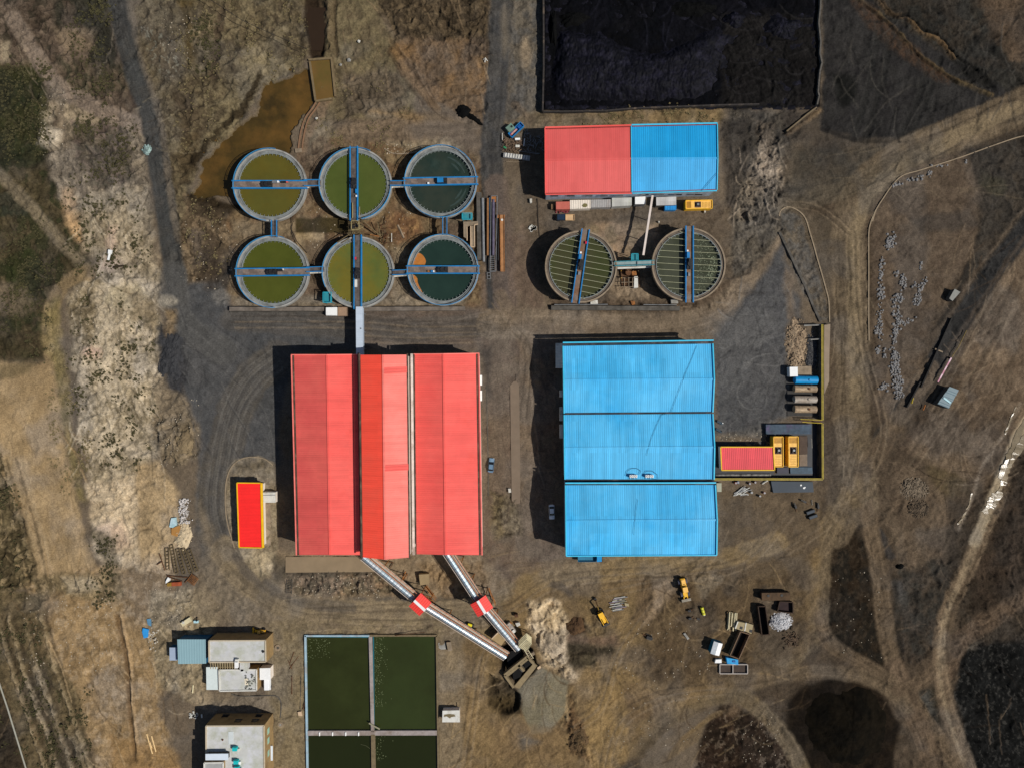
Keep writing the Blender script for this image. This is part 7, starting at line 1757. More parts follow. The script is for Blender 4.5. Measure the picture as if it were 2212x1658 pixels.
g0,gu,gv=W('B7',715,1300,.5),W('B7',815,1375,.5) - W('B7',715,1300,.5),W('B7',640,1410,.5) - W('B7',715,1300,.5)
for k_ in range(7):
    t.part('bar',MB().beam(g0+gu*k_ / 6,g0+gu*k_ / 6+gv,.12,.12),rust_or);t.part('bar',MB().beam(g0+gv*k_ / 6,g0+gv*k_ / 6+gu,.12,.12),rust)
t=Thing('rust_box','long orange-red box with a yellow end on the tan ground below the lattice frames','box',tuple(W('B7',425,1465,0)))
t.part('body',MB().prism(Wl('B7',[(390,1440),(528,1430),(535,1490),(395,1496)],.9),-.1,.9),M('orange red steel',(150,74,44),.8,var=.25));t.part('end',MB().prism(Wl('B7',[(318,1450),(388,1440),(392,1496),(322,1500)],.9),-.1,.9),M('mustard steel',(140,108,40),.8,var=.2))
slab('sack','white bulging sack beside the orange-red box','sack','B7',[(300,1420),(335,1355),(362,1375),(350,1420),(300,1455)],.7,white)
m_=MB()
for i in range(170):
    y_=random.uniform(120,520);x_=590+random.gauss(0,45)+(y_ - 300)*.08;m_.rock(W('B7',x_,y_,random.uniform(.05,.4)),random.uniform(.12,.38))
single('rubbish_heap',m_,M('white rubbish',(206,200,196),.8,var=.35,sc=2.5,dirt=((120,112,100),.5,.8)),'long heap of white and grey rubbish at the roadside above the lattice frames','rubbish')['kind']='stuff'
slab('tarpaulin','pale teal tarpaulin at the west edge of the white rubbish heap','tarpaulin','B7',[(385,430),(460,420),(465,545),(410,580),(355,570)],.6,M('teal tarp',(150,184,190),.6,var=.15,dirt=((200,214,220),.58,.8)))
slab('tarpaulin','orange-brown tarpaulin between the teal one and the pale rubble','tarpaulin','B7',[(390,590),(520,545),(530,600),(480,720),(390,690)],.5,M('orange brown tarp',(164,118,62),.8,var=.15))
def heap(name,label,cat,cx,cy,rx,ry,h,m,rough=.12,reg='D',p_=1.4,rz=0,ns=56,nr=18,edge=.18,kind=None,rockm=None,nrock=0,rr=(.15,.4)):
    cx,cy=D(reg,cx,cy);c=W('D',cx,cy,0);rx*=K;ry*=K
    sd=random.random()*100;mb=MB();vs=[];ca,sa=math.cos(rz),math.sin(rz)
    def nz_(a,b_):return float(fbm(np.array([a],np.float32),np.array([b_],np.float32),4,31)[0]) - .5
    for r in range(nr+1):
        f=r / nr
        for k_ in range(ns):
            a=2*PI*k_ / ns
            e=1+edge*3*nz_(math.cos(a)*1.6+sd,math.sin(a)*1.6+sd)
            x_,y_=rx*f*e*math.cos(a),ry*f*e*math.sin(a)
            z_=h*(1 - f**p_)+rough*5*nz_(x_ / 1.1+sd,y_ / 1.1)*(1 - f**6)*min(1,h) - .25*f**4+.02
            vs.append((c.x+x_*ca - y_*sa,c.y+x_*sa+y_*ca,z_))
    fs=[(r*ns+k_,(r+1)*ns+k_,(r+1)*ns+(k_+1) % ns,r*ns+(k_+1) % ns) for r in range(nr) for k_ in range(ns)]
    mb.add(vs,fs)
    for i in range(nrock):
        a=random.random()*2*PI;f=math.sqrt(random.random())*1.08
        x_,y_=rx*f*math.cos(a),ry*f*math.sin(a)
        mb.rock((c.x+x_*ca - y_*sa,c.y+x_*sa+y_*ca,max(0,h*(1 - min(f,1)**p_))+.05),random.uniform(*rr))
    o=single(name,mb,m,label,cat,loc=(c.x,c.y,0))
    if kind:o['kind']=kind
    return o
black=M('black coal',(12,12,12),.9,var=.35,sc=.9,spec=.06,bump=.04)
coalb=M('blue black coal',(11,11,18),.7,var=.5,sc=.9,spec=.1,dirt=((30,29,41),.54,.8),bump=.03)
dsoil=M('dark soil heap',(22,18,12),.95,var=.35,sc=.5,dirt=((10,9,7),.5,.8),bump=.02,spec=.04)
white_rub=M('white gravel',(184,184,186),.8,var=.4,sc=3.0,dirt=((150,146,146),.5,.7))
pale_rub=M('pale tan rubble',(186,168,138),.9,var=.2,sc=1.4)
rb_=M('dusty pale rubble',(124,110,92),.9,var=.4,sc=2.0,dirt=((66,56,44),.5,.8))
heap('rubble_heap','pale cream rubble heap beside the orange-brown tarpaulin','rubble heap',580,700,20,30,.9,pale_rub,reg='B7',nrock=50)
heap('coal_pile','small jet black coal pile beside the north road','coal pile',1000,240,17,17,.9,black,nrock=0)
heap('coal_pile','smeared black coal tail spilling from the small pile towards the road','coal pile',1022,256,20,8,.5,black,rz=-.6,edge=.4)
heap('coal_mound','huge dark mound beside the southern dirt tracks, darkest on its south side','mound',1832,1568,92,92,3.6,dsoil,rough=.09,p_=1.2,ns=80,nr=34)
heap('gravel_heap','heap of bright white gravel beside the rusty containers','gravel heap',1640,900,24,20,1.2,white_rub,reg='B4',nrock=170,rr=(.12,.32),edge=.12)
heap('rubble_heap','round scatter of pale rubble beside the eastern dirt road','rubble heap',1350,960,30,24,.5,rb_,reg='S4',nrock=360,rr=(.1,.3),edge=.2)
heap('rubble_heap','browner rubble scatter just south of the round pale one','rubble heap',1385,1110,22,20,.4,M('brown rubble',(92,78,62),.9,var=.4,sc=2.0,dirt=((52,44,34),.5,.8)),reg='S4',nrock=280,rr=(.1,.28),edge=.2)
heap('debris_pile','small pale turquoise debris pile beside the north-western road','debris pile',1155,1175,10,11,.7,M('turquoise debris',(142,164,160),.8,var=.4,sc=2.2,dirt=((70,84,80),.5,.8)),reg='R1',nrock=26)
heap('soil_heap','dark red-brown soil heap beside the backhoe loader','soil heap',645,545,20,22,1.3,M('red brown soil',(82,60,38),.95,var=.25,sc=.8,dirt=((60,42,26),.5,.7)),reg='S7',rough=.2)
heap('soil_heap','brown earth heap rimmed with stones south of the dump ramp','soil heap',665,1430,22,32,1.0,M('brown earth',(92,72,48),.95,var=.3,sc=.8,dirt=((62,50,32),.5,.7)),reg='S7',rough=.3,nrock=60,rr=(.1,.3))
heap('soil_heap','tan soil heap with a dug-out side west of the dark yard road','soil heap',1440,600,24,36,1.5,M('tan soil',(124,108,82),.95,var=.25,sc=.7,dirt=((96,82,62),.5,.7)),reg='S1',rough=.3)
heap('coal_pile','dark coal heap against the west side of the dark yard','coal pile',370,770,26,60,1.0,M('dusty coal',(50,50,52),.85,var=.3,sc=.8),rough=.25,edge=.3)
for i,(cx,cy,rx,ry,lb) in enumerate(((1585,42,24,17,'flat-topped blue-black coal heap in the east of the walled coal yard'),(1240,40,34,16,'low black coal heap near the north-west corner of the coal yard'),(1690,60,40,26,'broad low coal heap against the east wall of the coal yard'),(1195,60,9,40,'narrow black coal bank along the west wall of the coal yard'),(1500,20,50,18,'long low black coal bank at the north edge of the coal yard'))):
    heap('coal_pile',lb,'coal pile',cx,cy,rx,ry,1.8,coalb if i in (0,2) else black,edge=.35,rough=.16)

# ------------------------------------------------------------------ coal yard
cpts=[(620,235),(740,232),(840,265),(960,245),(1030,290),(1100,345),(1200,395),(1330,415),(1480,390),(1590,340),(1700,300),(1780,230),(1900,190),(2010,240),(1960,420),(1900,560),(1850,700),(1700,780),(1200,800),(760,800),(640,790),(570,700),(560,560),(600,420)]
cp=[D('R3',*q_) for q_ in cpts]
gx=np.arange(1178,1766,1.6,dtype=np.float32);gy=np.arange(-70,238,1.6,dtype=np.float32)
XX,YY=np.meshgrid(gx,gy)
d2=np.full(XX.shape,1e9,np.float32);ins=np.zeros(XX.shape,bool)
for i in range(len(cp)):
    ax,ay=cp[i];bx,by=cp[(i+1) % len(cp)];ex,ey=bx - ax,by - ay
    tt=np.clip(((XX - ax)*ex+(YY - ay)*ey) / (ex*ex+ey*ey),0,1);qx=XX - ax - tt*ex;qy=YY - ay - tt*ey;d2=np.minimum(d2,qx*qx+qy*qy)
    if ay !=by:ins ^=((ay > YY) !=(by > YY)) & (XX < (bx - ax)*(YY - ay) / (by - ay)+ax)
sd=np.where(ins,np.sqrt(d2),-np.sqrt(d2))+10*(fbm(XX / 14,YY / 14,4,3) - .5)
wx=XX+10*(fbm(XX / 25,YY / 25,3,8) - .5);wy=YY+10*(fbm(XX / 25,YY / 25,3,18) - .5)
rid=1 - np.abs(2*fbm(wx / 4+wy / 20,wy / 13 - wx / 30,4,41) - 1)
lump=fbm(XX / 5,YY / 5,4,77)
ZZ=3.0*sstep(-6,30,sd)*sstep(1600,1480,XX)*(0.75+.5*fbm(XX / 40,YY / 40,3,55))+sstep(-3,12,sd)*(.55*(rid - .7)+.25*(lump - .5))
plate=sstep(-8,40,40 - np.hypot((XX - 1420) / 1.5,(YY - 20)))
ZZ=ZZ+(1 - sstep(-6,0,sd))*(.3*(lump - .5))
ZZ=ZZ - .4*(1 - sstep(-60,-30,-np.minimum(np.minimum(XX - 1178,1766 - XX),238 - YY)*4))
vs=np.stack([(XX - 1106)*K,-(YY - 829)*K,ZZ],-1).reshape(-1,3)
ny,nx=XX.shape;ii=np.arange(nx*ny).reshape(ny,nx)
mb=MB();mb.v=[tuple(map(float,v)) for v in vs];mb.f=np.stack([ii[:-1,:-1],ii[1:,:-1],ii[1:,1:],ii[:-1,1:]],-1).reshape(-1,4).tolist()
single('coal_stockpile',mb,coalb,'huge blue-black coal stockpile filling the walled northern yard','coal pile',smooth=True)
ywm=M('dark yard wall',(52,48,46),.9,var=.35,sc=.9,dirt=((112,96,80),.6,.7))
def wall_line(label,reg,pts,h,wd,m,name='yard_wall',lean=0):
    w_=[W(reg,*p_,h) for p_ in pts];c=sum(w_,Vector()) / len(w_);mb=MB()
    for a,b_ in zip(w_,w_[1:]):mb.beam(a - Vector((0,0,h / 2+.2)),b_ - Vector((0,0,h / 2+.2)),wd,h+.4)
    return single(name,mb,m,label,'wall',loc=(c.x,c.y,0))
wall_line('black-grey wall along the west side of the coal yard, pale-topped in the north','R3',[(505,-260),(508,300),(508,540),(500,870)],2.2,.5,ywm)
wall_line('thin dark wall along the south side of the coal yard','R3',[(500,876),(1000,868),(1200,850),(1500,838),(1870,824),(2200,816)],1.2,.4,ywm)
wall_line('crooked grey block wall along the east side of the coal yard','R4',[(622,-150),(615,60),(603,180),(618,330),(612,420),(628,490),(612,560),(604,640),(598,720),(606,750),(590,820)],1.2,.45,M('grey block wall',(86,82,76),.9,var=.3))
wall_line('pale straight wall stub slanting south-west from the coal yard corner','R4',[(585,842),(520,890),(350,1030)],.8,.4,M('tan wall',(112,98,76),.9,var=.2))

# ------------------------------------------------------------------ kerbs and walls of the east side
kerb('thin pale kerb sweeping along the outer bend of the eastern road','R4',[(2260,1060),(2150,1082),(1950,1150),(1700,1240),(1400,1335),(1260,1378),(1180,1450),(1110,1550),(1048,1650),(1020,1740)],.3)
kerb('long straight kerb on the east side of the main road beside the stone field','R8',[(1045,215),(1010,300),(992,380),(990,500),(991,700),(990,1000),(993,1235)],.32)
kerb('looping pale kerb round the narrow tip of the wedge-shaped island','R8',[(290,260),(300,220),(345,190),(400,198),(460,235),(500,290),(530,390),(560,490),(590,600),(625,720),(655,830),(678,930),(683,1090)],.34)
kerb('dark straight channel kerb cutting through the wedge-shaped island','R8',[(290,390),(340,490),(420,660),(500,830),(560,980),(610,1085)],.7,.5,conc_dark,sm=False)
kerb('pale rounded kerb on the island of the narrow red building','S1',[(1840,1420),(1780,1200),(1768,1000),(1785,860),(1830,770),(1900,722),(1990,708),(2080,725),(2140,770)],.28)
slab('median_island','long narrow raised kerb island between the red and blue works','island','S3',[(133,480),(160,448),(182,445),(203,480),(212,1000),(212,1400),(170,1410),(146,1380),(140,1000)],.22,M('dusty island slab',(116,101,86),.9,var=.1,sc=.4))
pipe('thin rod pointing north from the tip of the median island',[W('S3',178,445,.2),W('S3',190,390,.2)],.06,conc_dark,name='rod',cat='rod')
slab('white_box','small white box beside the median island','box','S3',[(118,1288),(138,1288),(142,1316),(122,1320)],.9,offwhite)
kerb('straight thin kerb line along the east foot of the red works','S2',[(2050,480),(2055,800),(2062,1100),(2062,1340)],.2,.15,conc_dark,sm=False)
t=Thing('yard_boundary_wall','tall yellow-capped wall round the walled yard east of the blue works','wall',tuple(W('B2',1850,500,0)))
wz=2.3
for a,b_ in ((('B1',1848,5),('B1',1852,1500)),(('B2',1852,95),('B2',1856,968)),(('B2',155,968),('B2',1856,968))):
    t.part('wall',MB().beam(W(*a,wz) - Vector((0,0,1.3)),W(*b_,wz) - Vector((0,0,1.3)),.5,2.6),conc_dark)
    p0,p1=W(*a,wz),W(*b_,wz);d=(p1 - p0).normalized();sd=Vector((-d.y,d.x,0))*.17
    for s_ in (-1,1):t.part('coping',MB().beam(p0+sd*s_+Vector((0,0,.06)),p1+sd*s_+Vector((0,0,.06)),.2,.1),M('dull yellow coping',(172,154,66),.8,var=.25,sc=.8,dirt=((150,136,84),.55,.6)))
slab('wall_berm','pale tan bank behind the northern half of the yellow-capped wall','bank','B1',[(1880,15),(1975,0),(1960,500),(1955,900),(1900,1040),(1880,1100),(1875,500)],1.3,M('pale tan bank',(140,124,106),.9,var=.12,sc=.5))
pipe('pale beam projecting west from the north end of the yellow-capped wall',[W('B1',1560,22,1.6),W('B1',1820,12,1.6)],.22,conc,name='beam',cat='beam',n=4)
pipe('pale beam projecting west from the yellow-capped wall below the first beam',[W('B1',1665,242,1.6),W('B1',1818,232,1.6)],.2,conc,name='beam',cat='beam',n=4)
t=Thing('yellow_ladder','yellow horizontal ladder stair fixed to the yellow-capped wall','ladder',tuple(W('B1',1680,1515,0)))
for y0,y1,x0 in ((1488,1502,1505),(1532,1552,1535)):t.part('rail',MB().beam(W('B1',x0,y0,1.9),W('B1',1850,y1,2.5),.14,.14),M('ladder yellow',(196,172,46),.6,var=.15))
for k_ in range(16):x_=1520+k_*20;t.part('rung',MB().beam(W('B1',x_,1490+k_*.8,1.9),W('B1',x_,1534+k_*.8,1.9),.12,.08),rust)
heap('rubble_heap','tan broken rubble heap in the north of the walled yard','rubble heap',1440,340,24,58,.8,M('tan broken rubble',(150,130,106),.9,var=.35,sc=1.6,dirt=((84,68,54),.52,.8)),reg='B1',nrock=140,rr=(.15,.4),edge=.25,rough=.25)
heap('rubble_heap','dark stone scatter between the tan rubble and the yellow-capped wall','rubble heap',1690,440,14,42,.4,M('dark stones',(60,60,62),.9,var=.6,sc=2.5,dirt=((150,146,140),.62,.8)),reg='B1',nrock=110,rr=(.12,.3),edge=.25)
slab('tank_plinth','long dark plinth under the row of horizontal tanks','plinth','B1',[(1300,790),(1775,790),(1775,1440),(1300,1440)],.15,M('dark plinth',(62,60,58),.9,var=.2))
slab('white_hut','white square hut at the north end of the tank row','hut','B1',[(1338,672),(1464,670),(1466,818),(1342,822)],2.4,white)
slab('concrete_pad','tan concrete pad beside the white square hut','pad','B1',[(1466,660),(1680,656),(1680,800),(1466,806)],.3,conc_tan)
beige=M('dusty beige tank',(168,146,118),.55,var=.2,sc=1.2,dirt=((110,90,70),.52,.7),metal=.1)
def htank(label,y,x0,x1,r,mt,lb2=None):
    a,b_=W('B1',x0,y,r+.5),W('B1',x1,y+4,r+.5);c=(a+b_) / 2
    t=Thing('storage_tank',label,'tank',(c.x,c.y,0),0,'horizontal tanks in the walled yard')
    t.part('shell',MB().tube(a,b_,r,24),mt,smooth=False);d=(b_ - a).normalized()
    t.part('end_dome',MB().tube(b_,b_+d*.25,r*.97,24,r*.6),mt);t.part('end_dome',MB().tube(a - d*.25,a,r*.6,24,r*.97),mt)
    q=a.lerp(b_,.62);t.part('manhole',MB().cyl((q.x,q.y),.35,2*r+.4,2*r+.75,14),mt if mt is not beige else rust)
    q=a.lerp(b_,.45);t.part('weld_band',MB().tube(q,q+d*.1,r*1.015,24),mt)
    for f in (.2,.8):q=a.lerp(b_,f);t.part('saddle',MB().box((q.x,q.y,.45),(.4,1.8*r,.9)),conc_dark)
htank('bright blue horizontal tank in the walled yard',872,1415,1765,1.18,M('bright tank blue',(14,134,192),.45,var=.12))
htank('beige horizontal tank next below the blue one',1010,1405,1752,1.05,beige)
htank('beige horizontal tank in the middle of the three, greyest on top',1175,1405,1750,1.1,M('greyish beige tank',(150,138,124),.55,var=.25,sc=1.4,dirt=((176,172,166),.55,.7),metal=.1))
htank('beige horizontal tank at the south end of the row',1328,1405,1748,1.12,beige)
pipe('dark hose draped over the blue tank and the beige one below it',[W('B1',1570,930,1.9),W('B1',1640,955,2.2),W('B1',1760,1020,1.6)],.07,dk,name='hose',cat='hose')
yd=M('wet dark yard',(36,38,44),.5,var=.4,sc=.6)
slab('yard_floor','dark wet concrete floor of the walled generator yard','floor','B2',[(160,380),(960,380),(960,100),(1760,100),(1760,960),(160,960)],.1,yd)
slab('cistern','blue-grey stained low roof at the north of the generator yard','roof','B2',[(965,112),(1680,108),(1682,262),(970,262)],1.4,M('blue grey stained slab',(66,80,94),.8,var=.3,sc=.8,dirt=((84,72,100),.58,.7)))
slab('concrete_pad','grey-brown pad east of the eastern yellow generator','pad','B2',[(1485,290),(1615,290),(1618,575),(1488,575)],.5,M('brown pad',(78,66,58),.9,var=.2))
slab('concrete_pad','paler pad south of the grey-brown one beside the generators','pad','B2',[(1490,580),(1612,578),(1615,760),(1492,762)],.6,M('pale brown pad',(118,104,90),.9,var=.2))
slab('steel_plate','blue steel plates at the south end of the generator yard','plate','B2',[(1345,780),(1690,780),(1700,880),(1350,884)],.5,M('blue steel plate',(56,76,92),.6,var=.35,sc=.8))
slab('steel_plate','dark violet plate below the western yellow generator','plate','B2',[(1140,784),(1318,784),(1318,876),(1142,878)],.7,M('dark violet plate',(54,54,68),.6,var=.2))
pipe('white gate rail in the east of the generator yard',[W('B2',1680,330,1.2),W('B2',1688,480,1.2)],.1,conc,name='rail',cat='rail')
pipe('white stained pipe trench along the south side of the generator yard',[W('B2',170,905,.4),W('B2',1040,900,.4)],.35,M('stained white pipe',(128,126,122),.7,var=.5,sc=1.2,dirt=((50,48,48),.5,.8)))
slab('steel_sheets','long dark blue-grey stack of steel sheets south of the yellow-capped wall','sheet stack','B2',[(1045,1000),(1700,1010),(1715,1172),(1080,1180),(1060,1080)],.6,M('dark slate sheets',(40,52,64),.55,var=.15,sc=.4))
slab('sheet_scrap','small white scrap on the dark sheet stack','scrap','B2',[(1500,1055),(1525,1050),(1530,1070),(1508,1078)],.72,white,.6)
slab('sheet_scrap','second, crumpled white scrap on the dark sheet stack','scrap','B2',[(1545,1100),(1580,1085),(1590,1095),(1572,1120),(1550,1118)],.72,white,.6)
slab('concrete_block','pale panel leaning at the south-east corner of the blue works','block','B2',[(190,1030),(268,1030),(268,1165),(198,1165)],1.0,M('pale olive panel',(160,160,140),.8,var=.1))
m_=Thing('pipe_bundle','bundle of grey-white pipes lying fanned out south of the yellow-capped wall','pipe bundle',tuple(W('B2',580,1200,0)))
for i in range(16):
    x0,y0=455+i*8,1195 - i*2+random.uniform(-18,60);a_=random.gauss(-.35,.3);l_=random.uniform(120,200)
    m_.part('pipe',MB().tube(W('B2',x0,y0,.25+i*.02),W('B2',x0+l_*math.cos(a_),y0+l_*math.sin(a_),.25+i*.02),.13,6),steel if i % 2 else offwhite)
for i,(x_,y_,mt,lb) in enumerate(((530,1020,M('drum blue',(30,120,190)),'blue drum by the wall north of the pipe bundle'),(495,1030,M('drum red',(190,60,40)),'orange-red drum beside the blue drum'),(800,1020,M('drum maroon',(110,40,44)),'maroon drum among the clutter below the yellow-capped wall'),(945,1185,M('drum rose',(150,70,66)),'rose-red drum east of the pipe bundle'),(745,1180,offwhite,'white drum at the end of the pipe bundle'),(875,1235,rust,'rusty drum south-east of the pipe bundle'),(715,1040,M('drum maroon',(110,40,44)),'dark red drum on its own left of the maroon one'))):
    q=W('B2',x_,y_,.9);d_=Thing('oil_drum',lb,'drum',(q.x,q.y,0),0,'drums south of the walled yard',local=True)
    d_.part('shell',MB().cyl((0,0),.34,0,.9,14),mt);d_.part('rib',MB().cyl((0,0),.36,.42,.48,14),mt);d_.part('lid',MB().cyl((0,0),.3,.88,.93,14),steel)
pipe('white plank leaning across the clutter below the yellow-capped wall',[W('B2',905,1040,.4),W('B2',990,985,.5)],.25,offwhite,name='plank',cat='plank',n=4)
for i,(c_,lb) in enumerate((((1660,1480),'black ribbed crate, upper of the tilted pair near the eastern road'),((1700,1555),'black ribbed crate, lower of the tilted pair near the eastern road'))):
    q=W('B2',*c_,.5);d_=Thing('black_crate',lb,'crate',(q.x,q.y,0),.35,'black crates near the eastern road',local=True)
    d_.part('body',MB().box((0,0,.45),(2.6,.95,.9)),M('black plastic',(26,30,34),.6,var=.2));d_.part('rim',MB().box((0,0,.93),(2.4,.7,.08)),M('dark slate sheets',(40,52,64)))
for i,(x_,y_,lb) in enumerate(((1570,1320,'small dark machine with green foot near the black crates'),(1785,1400,'small dark machine just right of the black crates'),(1430,1400,'small dark machine left of the black crates'))):
    q=W('B2',x_,y_,.5);d_=Thing('pump_unit',lb,'machine',(q.x,q.y,0),random.random()*3,None,local=True)
    d_.part('body',MB().box((0,0,.4),(1.1,.6,.7)),dk,bevel=.05);d_.part('motor',MB().tube((.5,0,.5),(1.2,0,.5),.25,10),conc_dark);d_.part('arm',MB().beam((-.4,0,.4),(-1.5,.3,.2),.12,.12),rust)
pipe('short pale upright stake near the small dark machines',[W('B2',1685,1290,.2),W('B2',1690,1375,.2)],.08,conc,name='stake',cat='stake')
for i,(x_,y_) in enumerate(((225,205),(240,80))):
    q=W('B2',x_,y_,.4);d_=Thing('pump_unit',['dark blue machine lying against the east wall of the blue works','small black machine with a white knob east of the blue works'][i],'machine',(q.x,q.y,0),-.5,None,local=True)
    d_.part('body',MB().box((0,0,.35),(2.0,.7,.6)),M('dark teal machine',(40,58,70),.6,var=.3),bevel=.05);d_.part('knob',MB().cyl((.8,.2),.16,.5,.9,8),white if i else dk)

# ------------------------------------------------------------------ storage yard in the south-east
def open_box(name,label,cat,reg,pts,h,m,inner=None,wd=.25,group=None,divide=()):
    P4=[W(reg,*q_,h) for q_ in pts];c=sum(P4,Vector()) / 4
    t=Thing(name,label,cat,(c.x,c.y,0),0,group)
    t.part('floor',MB().prism([(p_.x*.97+c.x*.03,p_.y*.97+c.y*.03) for p_ in P4],-.1,.25),inner or m)
    for i in range(4):t.part('side',MB().beam(P4[i] - Vector((0,0,h / 2)),P4[(i+1) % 4] - Vector((0,0,h / 2)),wd,h),m)
    for f in divide:t.part('divider',MB().beam(P4[0].lerp(P4[1],f) - Vector((0,0,h / 2)),P4[3].lerp(P4[2],f) - Vector((0,0,h / 2)),wd,h*.9),m)
    return t
dkrust=M('dark brown rust',(62,46,34),.85,var=.3,sc=1.0,dirt=((38,30,24),.5,.7))
t=boxy('container','brown rusty closed container at the top of the south-east storage yard','container','B4',[(1340,452),(1785,446),(1788,566),(1345,572)],2.2,M('brown rust roof',(84,64,44),.85,var=.25,sc=.9,dirt=((60,46,32),.5,.7)),wall=dkrust)
t.part('lid',MB().cyl(tuple(W('B4',1445,495,2.2)[:2]),.4,2.15,2.3,12),dk);t.part('lid',MB().cyl(tuple(W('B4',1655,490,2.2)[:2]),.4,2.15,2.3,12),dk)
open_box('open_container','dark open rusty container standing upright beside the white gravel heap','container','B4',[(1285,665),(1400,665),(1462,1105),(1345,1115)],2.0,dkrust,M('black pit',(12,11,12)),divide=())
open_box('open_container','dark brown open box north of the white gravel heap','container','B4',[(1625,592),(1800,588),(1855,640),(1840,780),(1580,745)],1.4,dkrust,M('dark violet soil',(48,36,36),.9,var=.3)) if False else open_box('open_container','dark brown open box north of the white gravel heap','container','B4',[(1625,590),(1830,600),(1835,770),(1590,745)],1.3,dkrust,M('dark violet soil',(48,36,36),.9,var=.3))
open_box('open_container','long slanting open rusty container with sharp inner shadows below the cream blocks','container','B4',[(1010,1060),(1155,1105),(985,1490),(845,1435)],2.0,M('grey brown steel side',(112,90,70),.8,var=.2),M('black brown floor',(30,24,20),.9,var=.3))
open_box('frame_bed','white-rimmed open trailer bed with two dark bays at the south of the storage yard','trailer bed','S7',[(1780,846),(1998,846),(1998,918),(1780,918)],.9,M('pale rim steel',(200,190,180),.7,var=.1),M('grey brown bed',(66,56,50),.9,var=.2),wd=.16,divide=(.47,))
for i,(pts,hole) in enumerate((([(968,900),(1085,925),(1060,1055),(925,1010)],(1018,1000)),([(1095,920),(1208,955),(1180,1095),(1072,1050)],(1168,1050)))):
    P4=[W('B4',*q_,1.5) for q_ in pts];c=sum(P4,Vector()) / 4
    t=Thing('hollow_block',['cream concrete unit with a square hole, western of the touching pair','cream concrete unit with a square hole, eastern of the touching pair'][i],'concrete unit',(c.x,c.y,0),0,'cream concrete units')
    t.part('body',MB().prism([tuple(p_[:2]) for p_ in P4],-.1,1.5),M('cream concrete',(158,144,112),.9,var=.15,sc=1));t.part('rim',MB().beam(P4[0]+Vector((0,0,.05)),P4[3]+Vector((0,0,.05)),.3,.12),offwhite)
    q=W('B4',*hole,1.5);t.part('hole',MB().box((q.x,q.y,1.51),(.85,.85,.06),-.2),dk)
m_=Thing('timber_stack','stack of pale timber beams beside the cream concrete units','timber stack',tuple(W('B4',870,880,0)))
for i in range(11):
    x_=800+i*14+random.uniform(-3,3);m_.part('beam',MB().beam(W('B4',x_+12,745+random.uniform(0,50),.35+(i % 3)*.25),W('B4',x_ - 5,980+random.uniform(-20,70),.35+(i % 3)*.25),.3,.3),M('pale timber beam',(196,184,150),.8,var=.25,sc=1.2) if i % 3 else M('dull timber beam',(140,124,94),.85,var=.25))
t=Thing('site_hut','small hut with white ridged roof and blue walls in the storage yard','hut',tuple(W('B4',630,1325,0)))
q=[W('B4',*q_,2.6) for q_ in ((592,1208),(728,1250),(672,1440),(535,1402))];r0=(q[0]+q[1]) / 2+Vector((0,0,.3));r1=(q[3]+q[2]) / 2+Vector((0,0,.3))
t.part('wall',MB().prism([tuple(p_[:2]) for p_ in q],-.2,2.5),M('hut blue wall',(26,112,136),.6,var=.1));t.part('roof',MB().corrug(q[0],q[3],r1,r0,.5,.03),M('greyed roof',(196,202,206),.6,var=.15,sc=1.5));t.part('roof',MB().corrug(q[1],q[2],r1,r0,.5,.03),white)
t.part('door',MB().beam((q[3]+q[2]) / 2 - Vector((0,0,1.6))+Vector((0,-.04,0)),(q[3]+q[2]) / 2 - Vector((-.5,.1,1.6)),.08,1.9),dk)
t=Thing('blue_tank','bright cyan box tank above the white-rimmed trailer bed','tank',tuple(W('B4',880,1520,0)))
t.part('body',MB().prism(Wl('B4',[(785,1465),(972,1500),(972,1582),(798,1560)],1.3),-.1,1.3),M('cyan tank',(18,146,206),.5,var=.25,sc=1.4,dirt=((16,84,130),.6,.8)),bevel=.05);t.part('lid',MB().box(W('B4',905,1525,1.4),(.9,.5,.15)),M('deep blue paint',(16,78,150)))
slab('white_box','white box lying left of the cyan tank','box','B4',[(620,1497),(710,1493),(712,1552),(605,1552)],1.0,white)
m_=MB()
for i in range(60):
    q=W('B4',random.gauss(1810,65),random.gauss(1170,60),random.uniform(.1,.6));a_=random.random()*PI;l_=random.uniform(.5,1.6);d=Vector((math.cos(a_),math.sin(a_),0))*l_ / 2;m_.beam(q - d,q+d,.25,.18)
single('wood_debris',m_,M('brown wood debris',(92,74,56),.85,var=.4,sc=1.6,dirt=((46,36,28),.5,.8)),'jumble of broken brown boards below the white gravel heap','debris')['kind']='stuff'
m_=Thing('pipe_bundle','bundle of pale pipes spread on the dirt beside the backhoe loader','pipe bundle',tuple(W('S7',985,380,0)))
for i in range(18):
    y_=325+i*6;x_=random.uniform(905,960);m_.part('pipe',MB().tube(W('S7',x_,y_+random.uniform(-4,4),.3),W('S7',x_+random.uniform(60,100),y_ - 12+random.uniform(-8,4),.3),.11,6),[offwhite,steel,M('violet pipe',(150,136,150)),M('dusty pole',(150,144,120))][i % 4])
slab('concrete_block','cream block at the right end of the pale pipe bundle','block','S7',[(1030,362),(1062,368),(1068,390),(1036,386)],.6,M('cream concrete',(158,144,112)))
q=W('S7',1210,628,.5);t=Thing('old_engine','dark oily engine block lying alone on the open dirt','engine',(q.x,q.y,0),-.35,local=True)
t.part('block',MB().box((.6,0,.5),(1.8,.9,.9)),dk,bevel=.08);t.part('shaft',MB().tube((-1.6,.3,.35),(-.2,.1,.45),.16,8),rust);t.part('shaft',MB().tube((-.6,.75,.3),(1.4,.6,.3),.14,8),dk);t.part('flywheel',MB().tube((1.5,-.1,.5),(1.65,-.1,.5),.45,14),conc_dark);t.part('manifold',MB().tube((0,-.6,.5),(1.3,-.6,.5),.16,8),conc_dark)
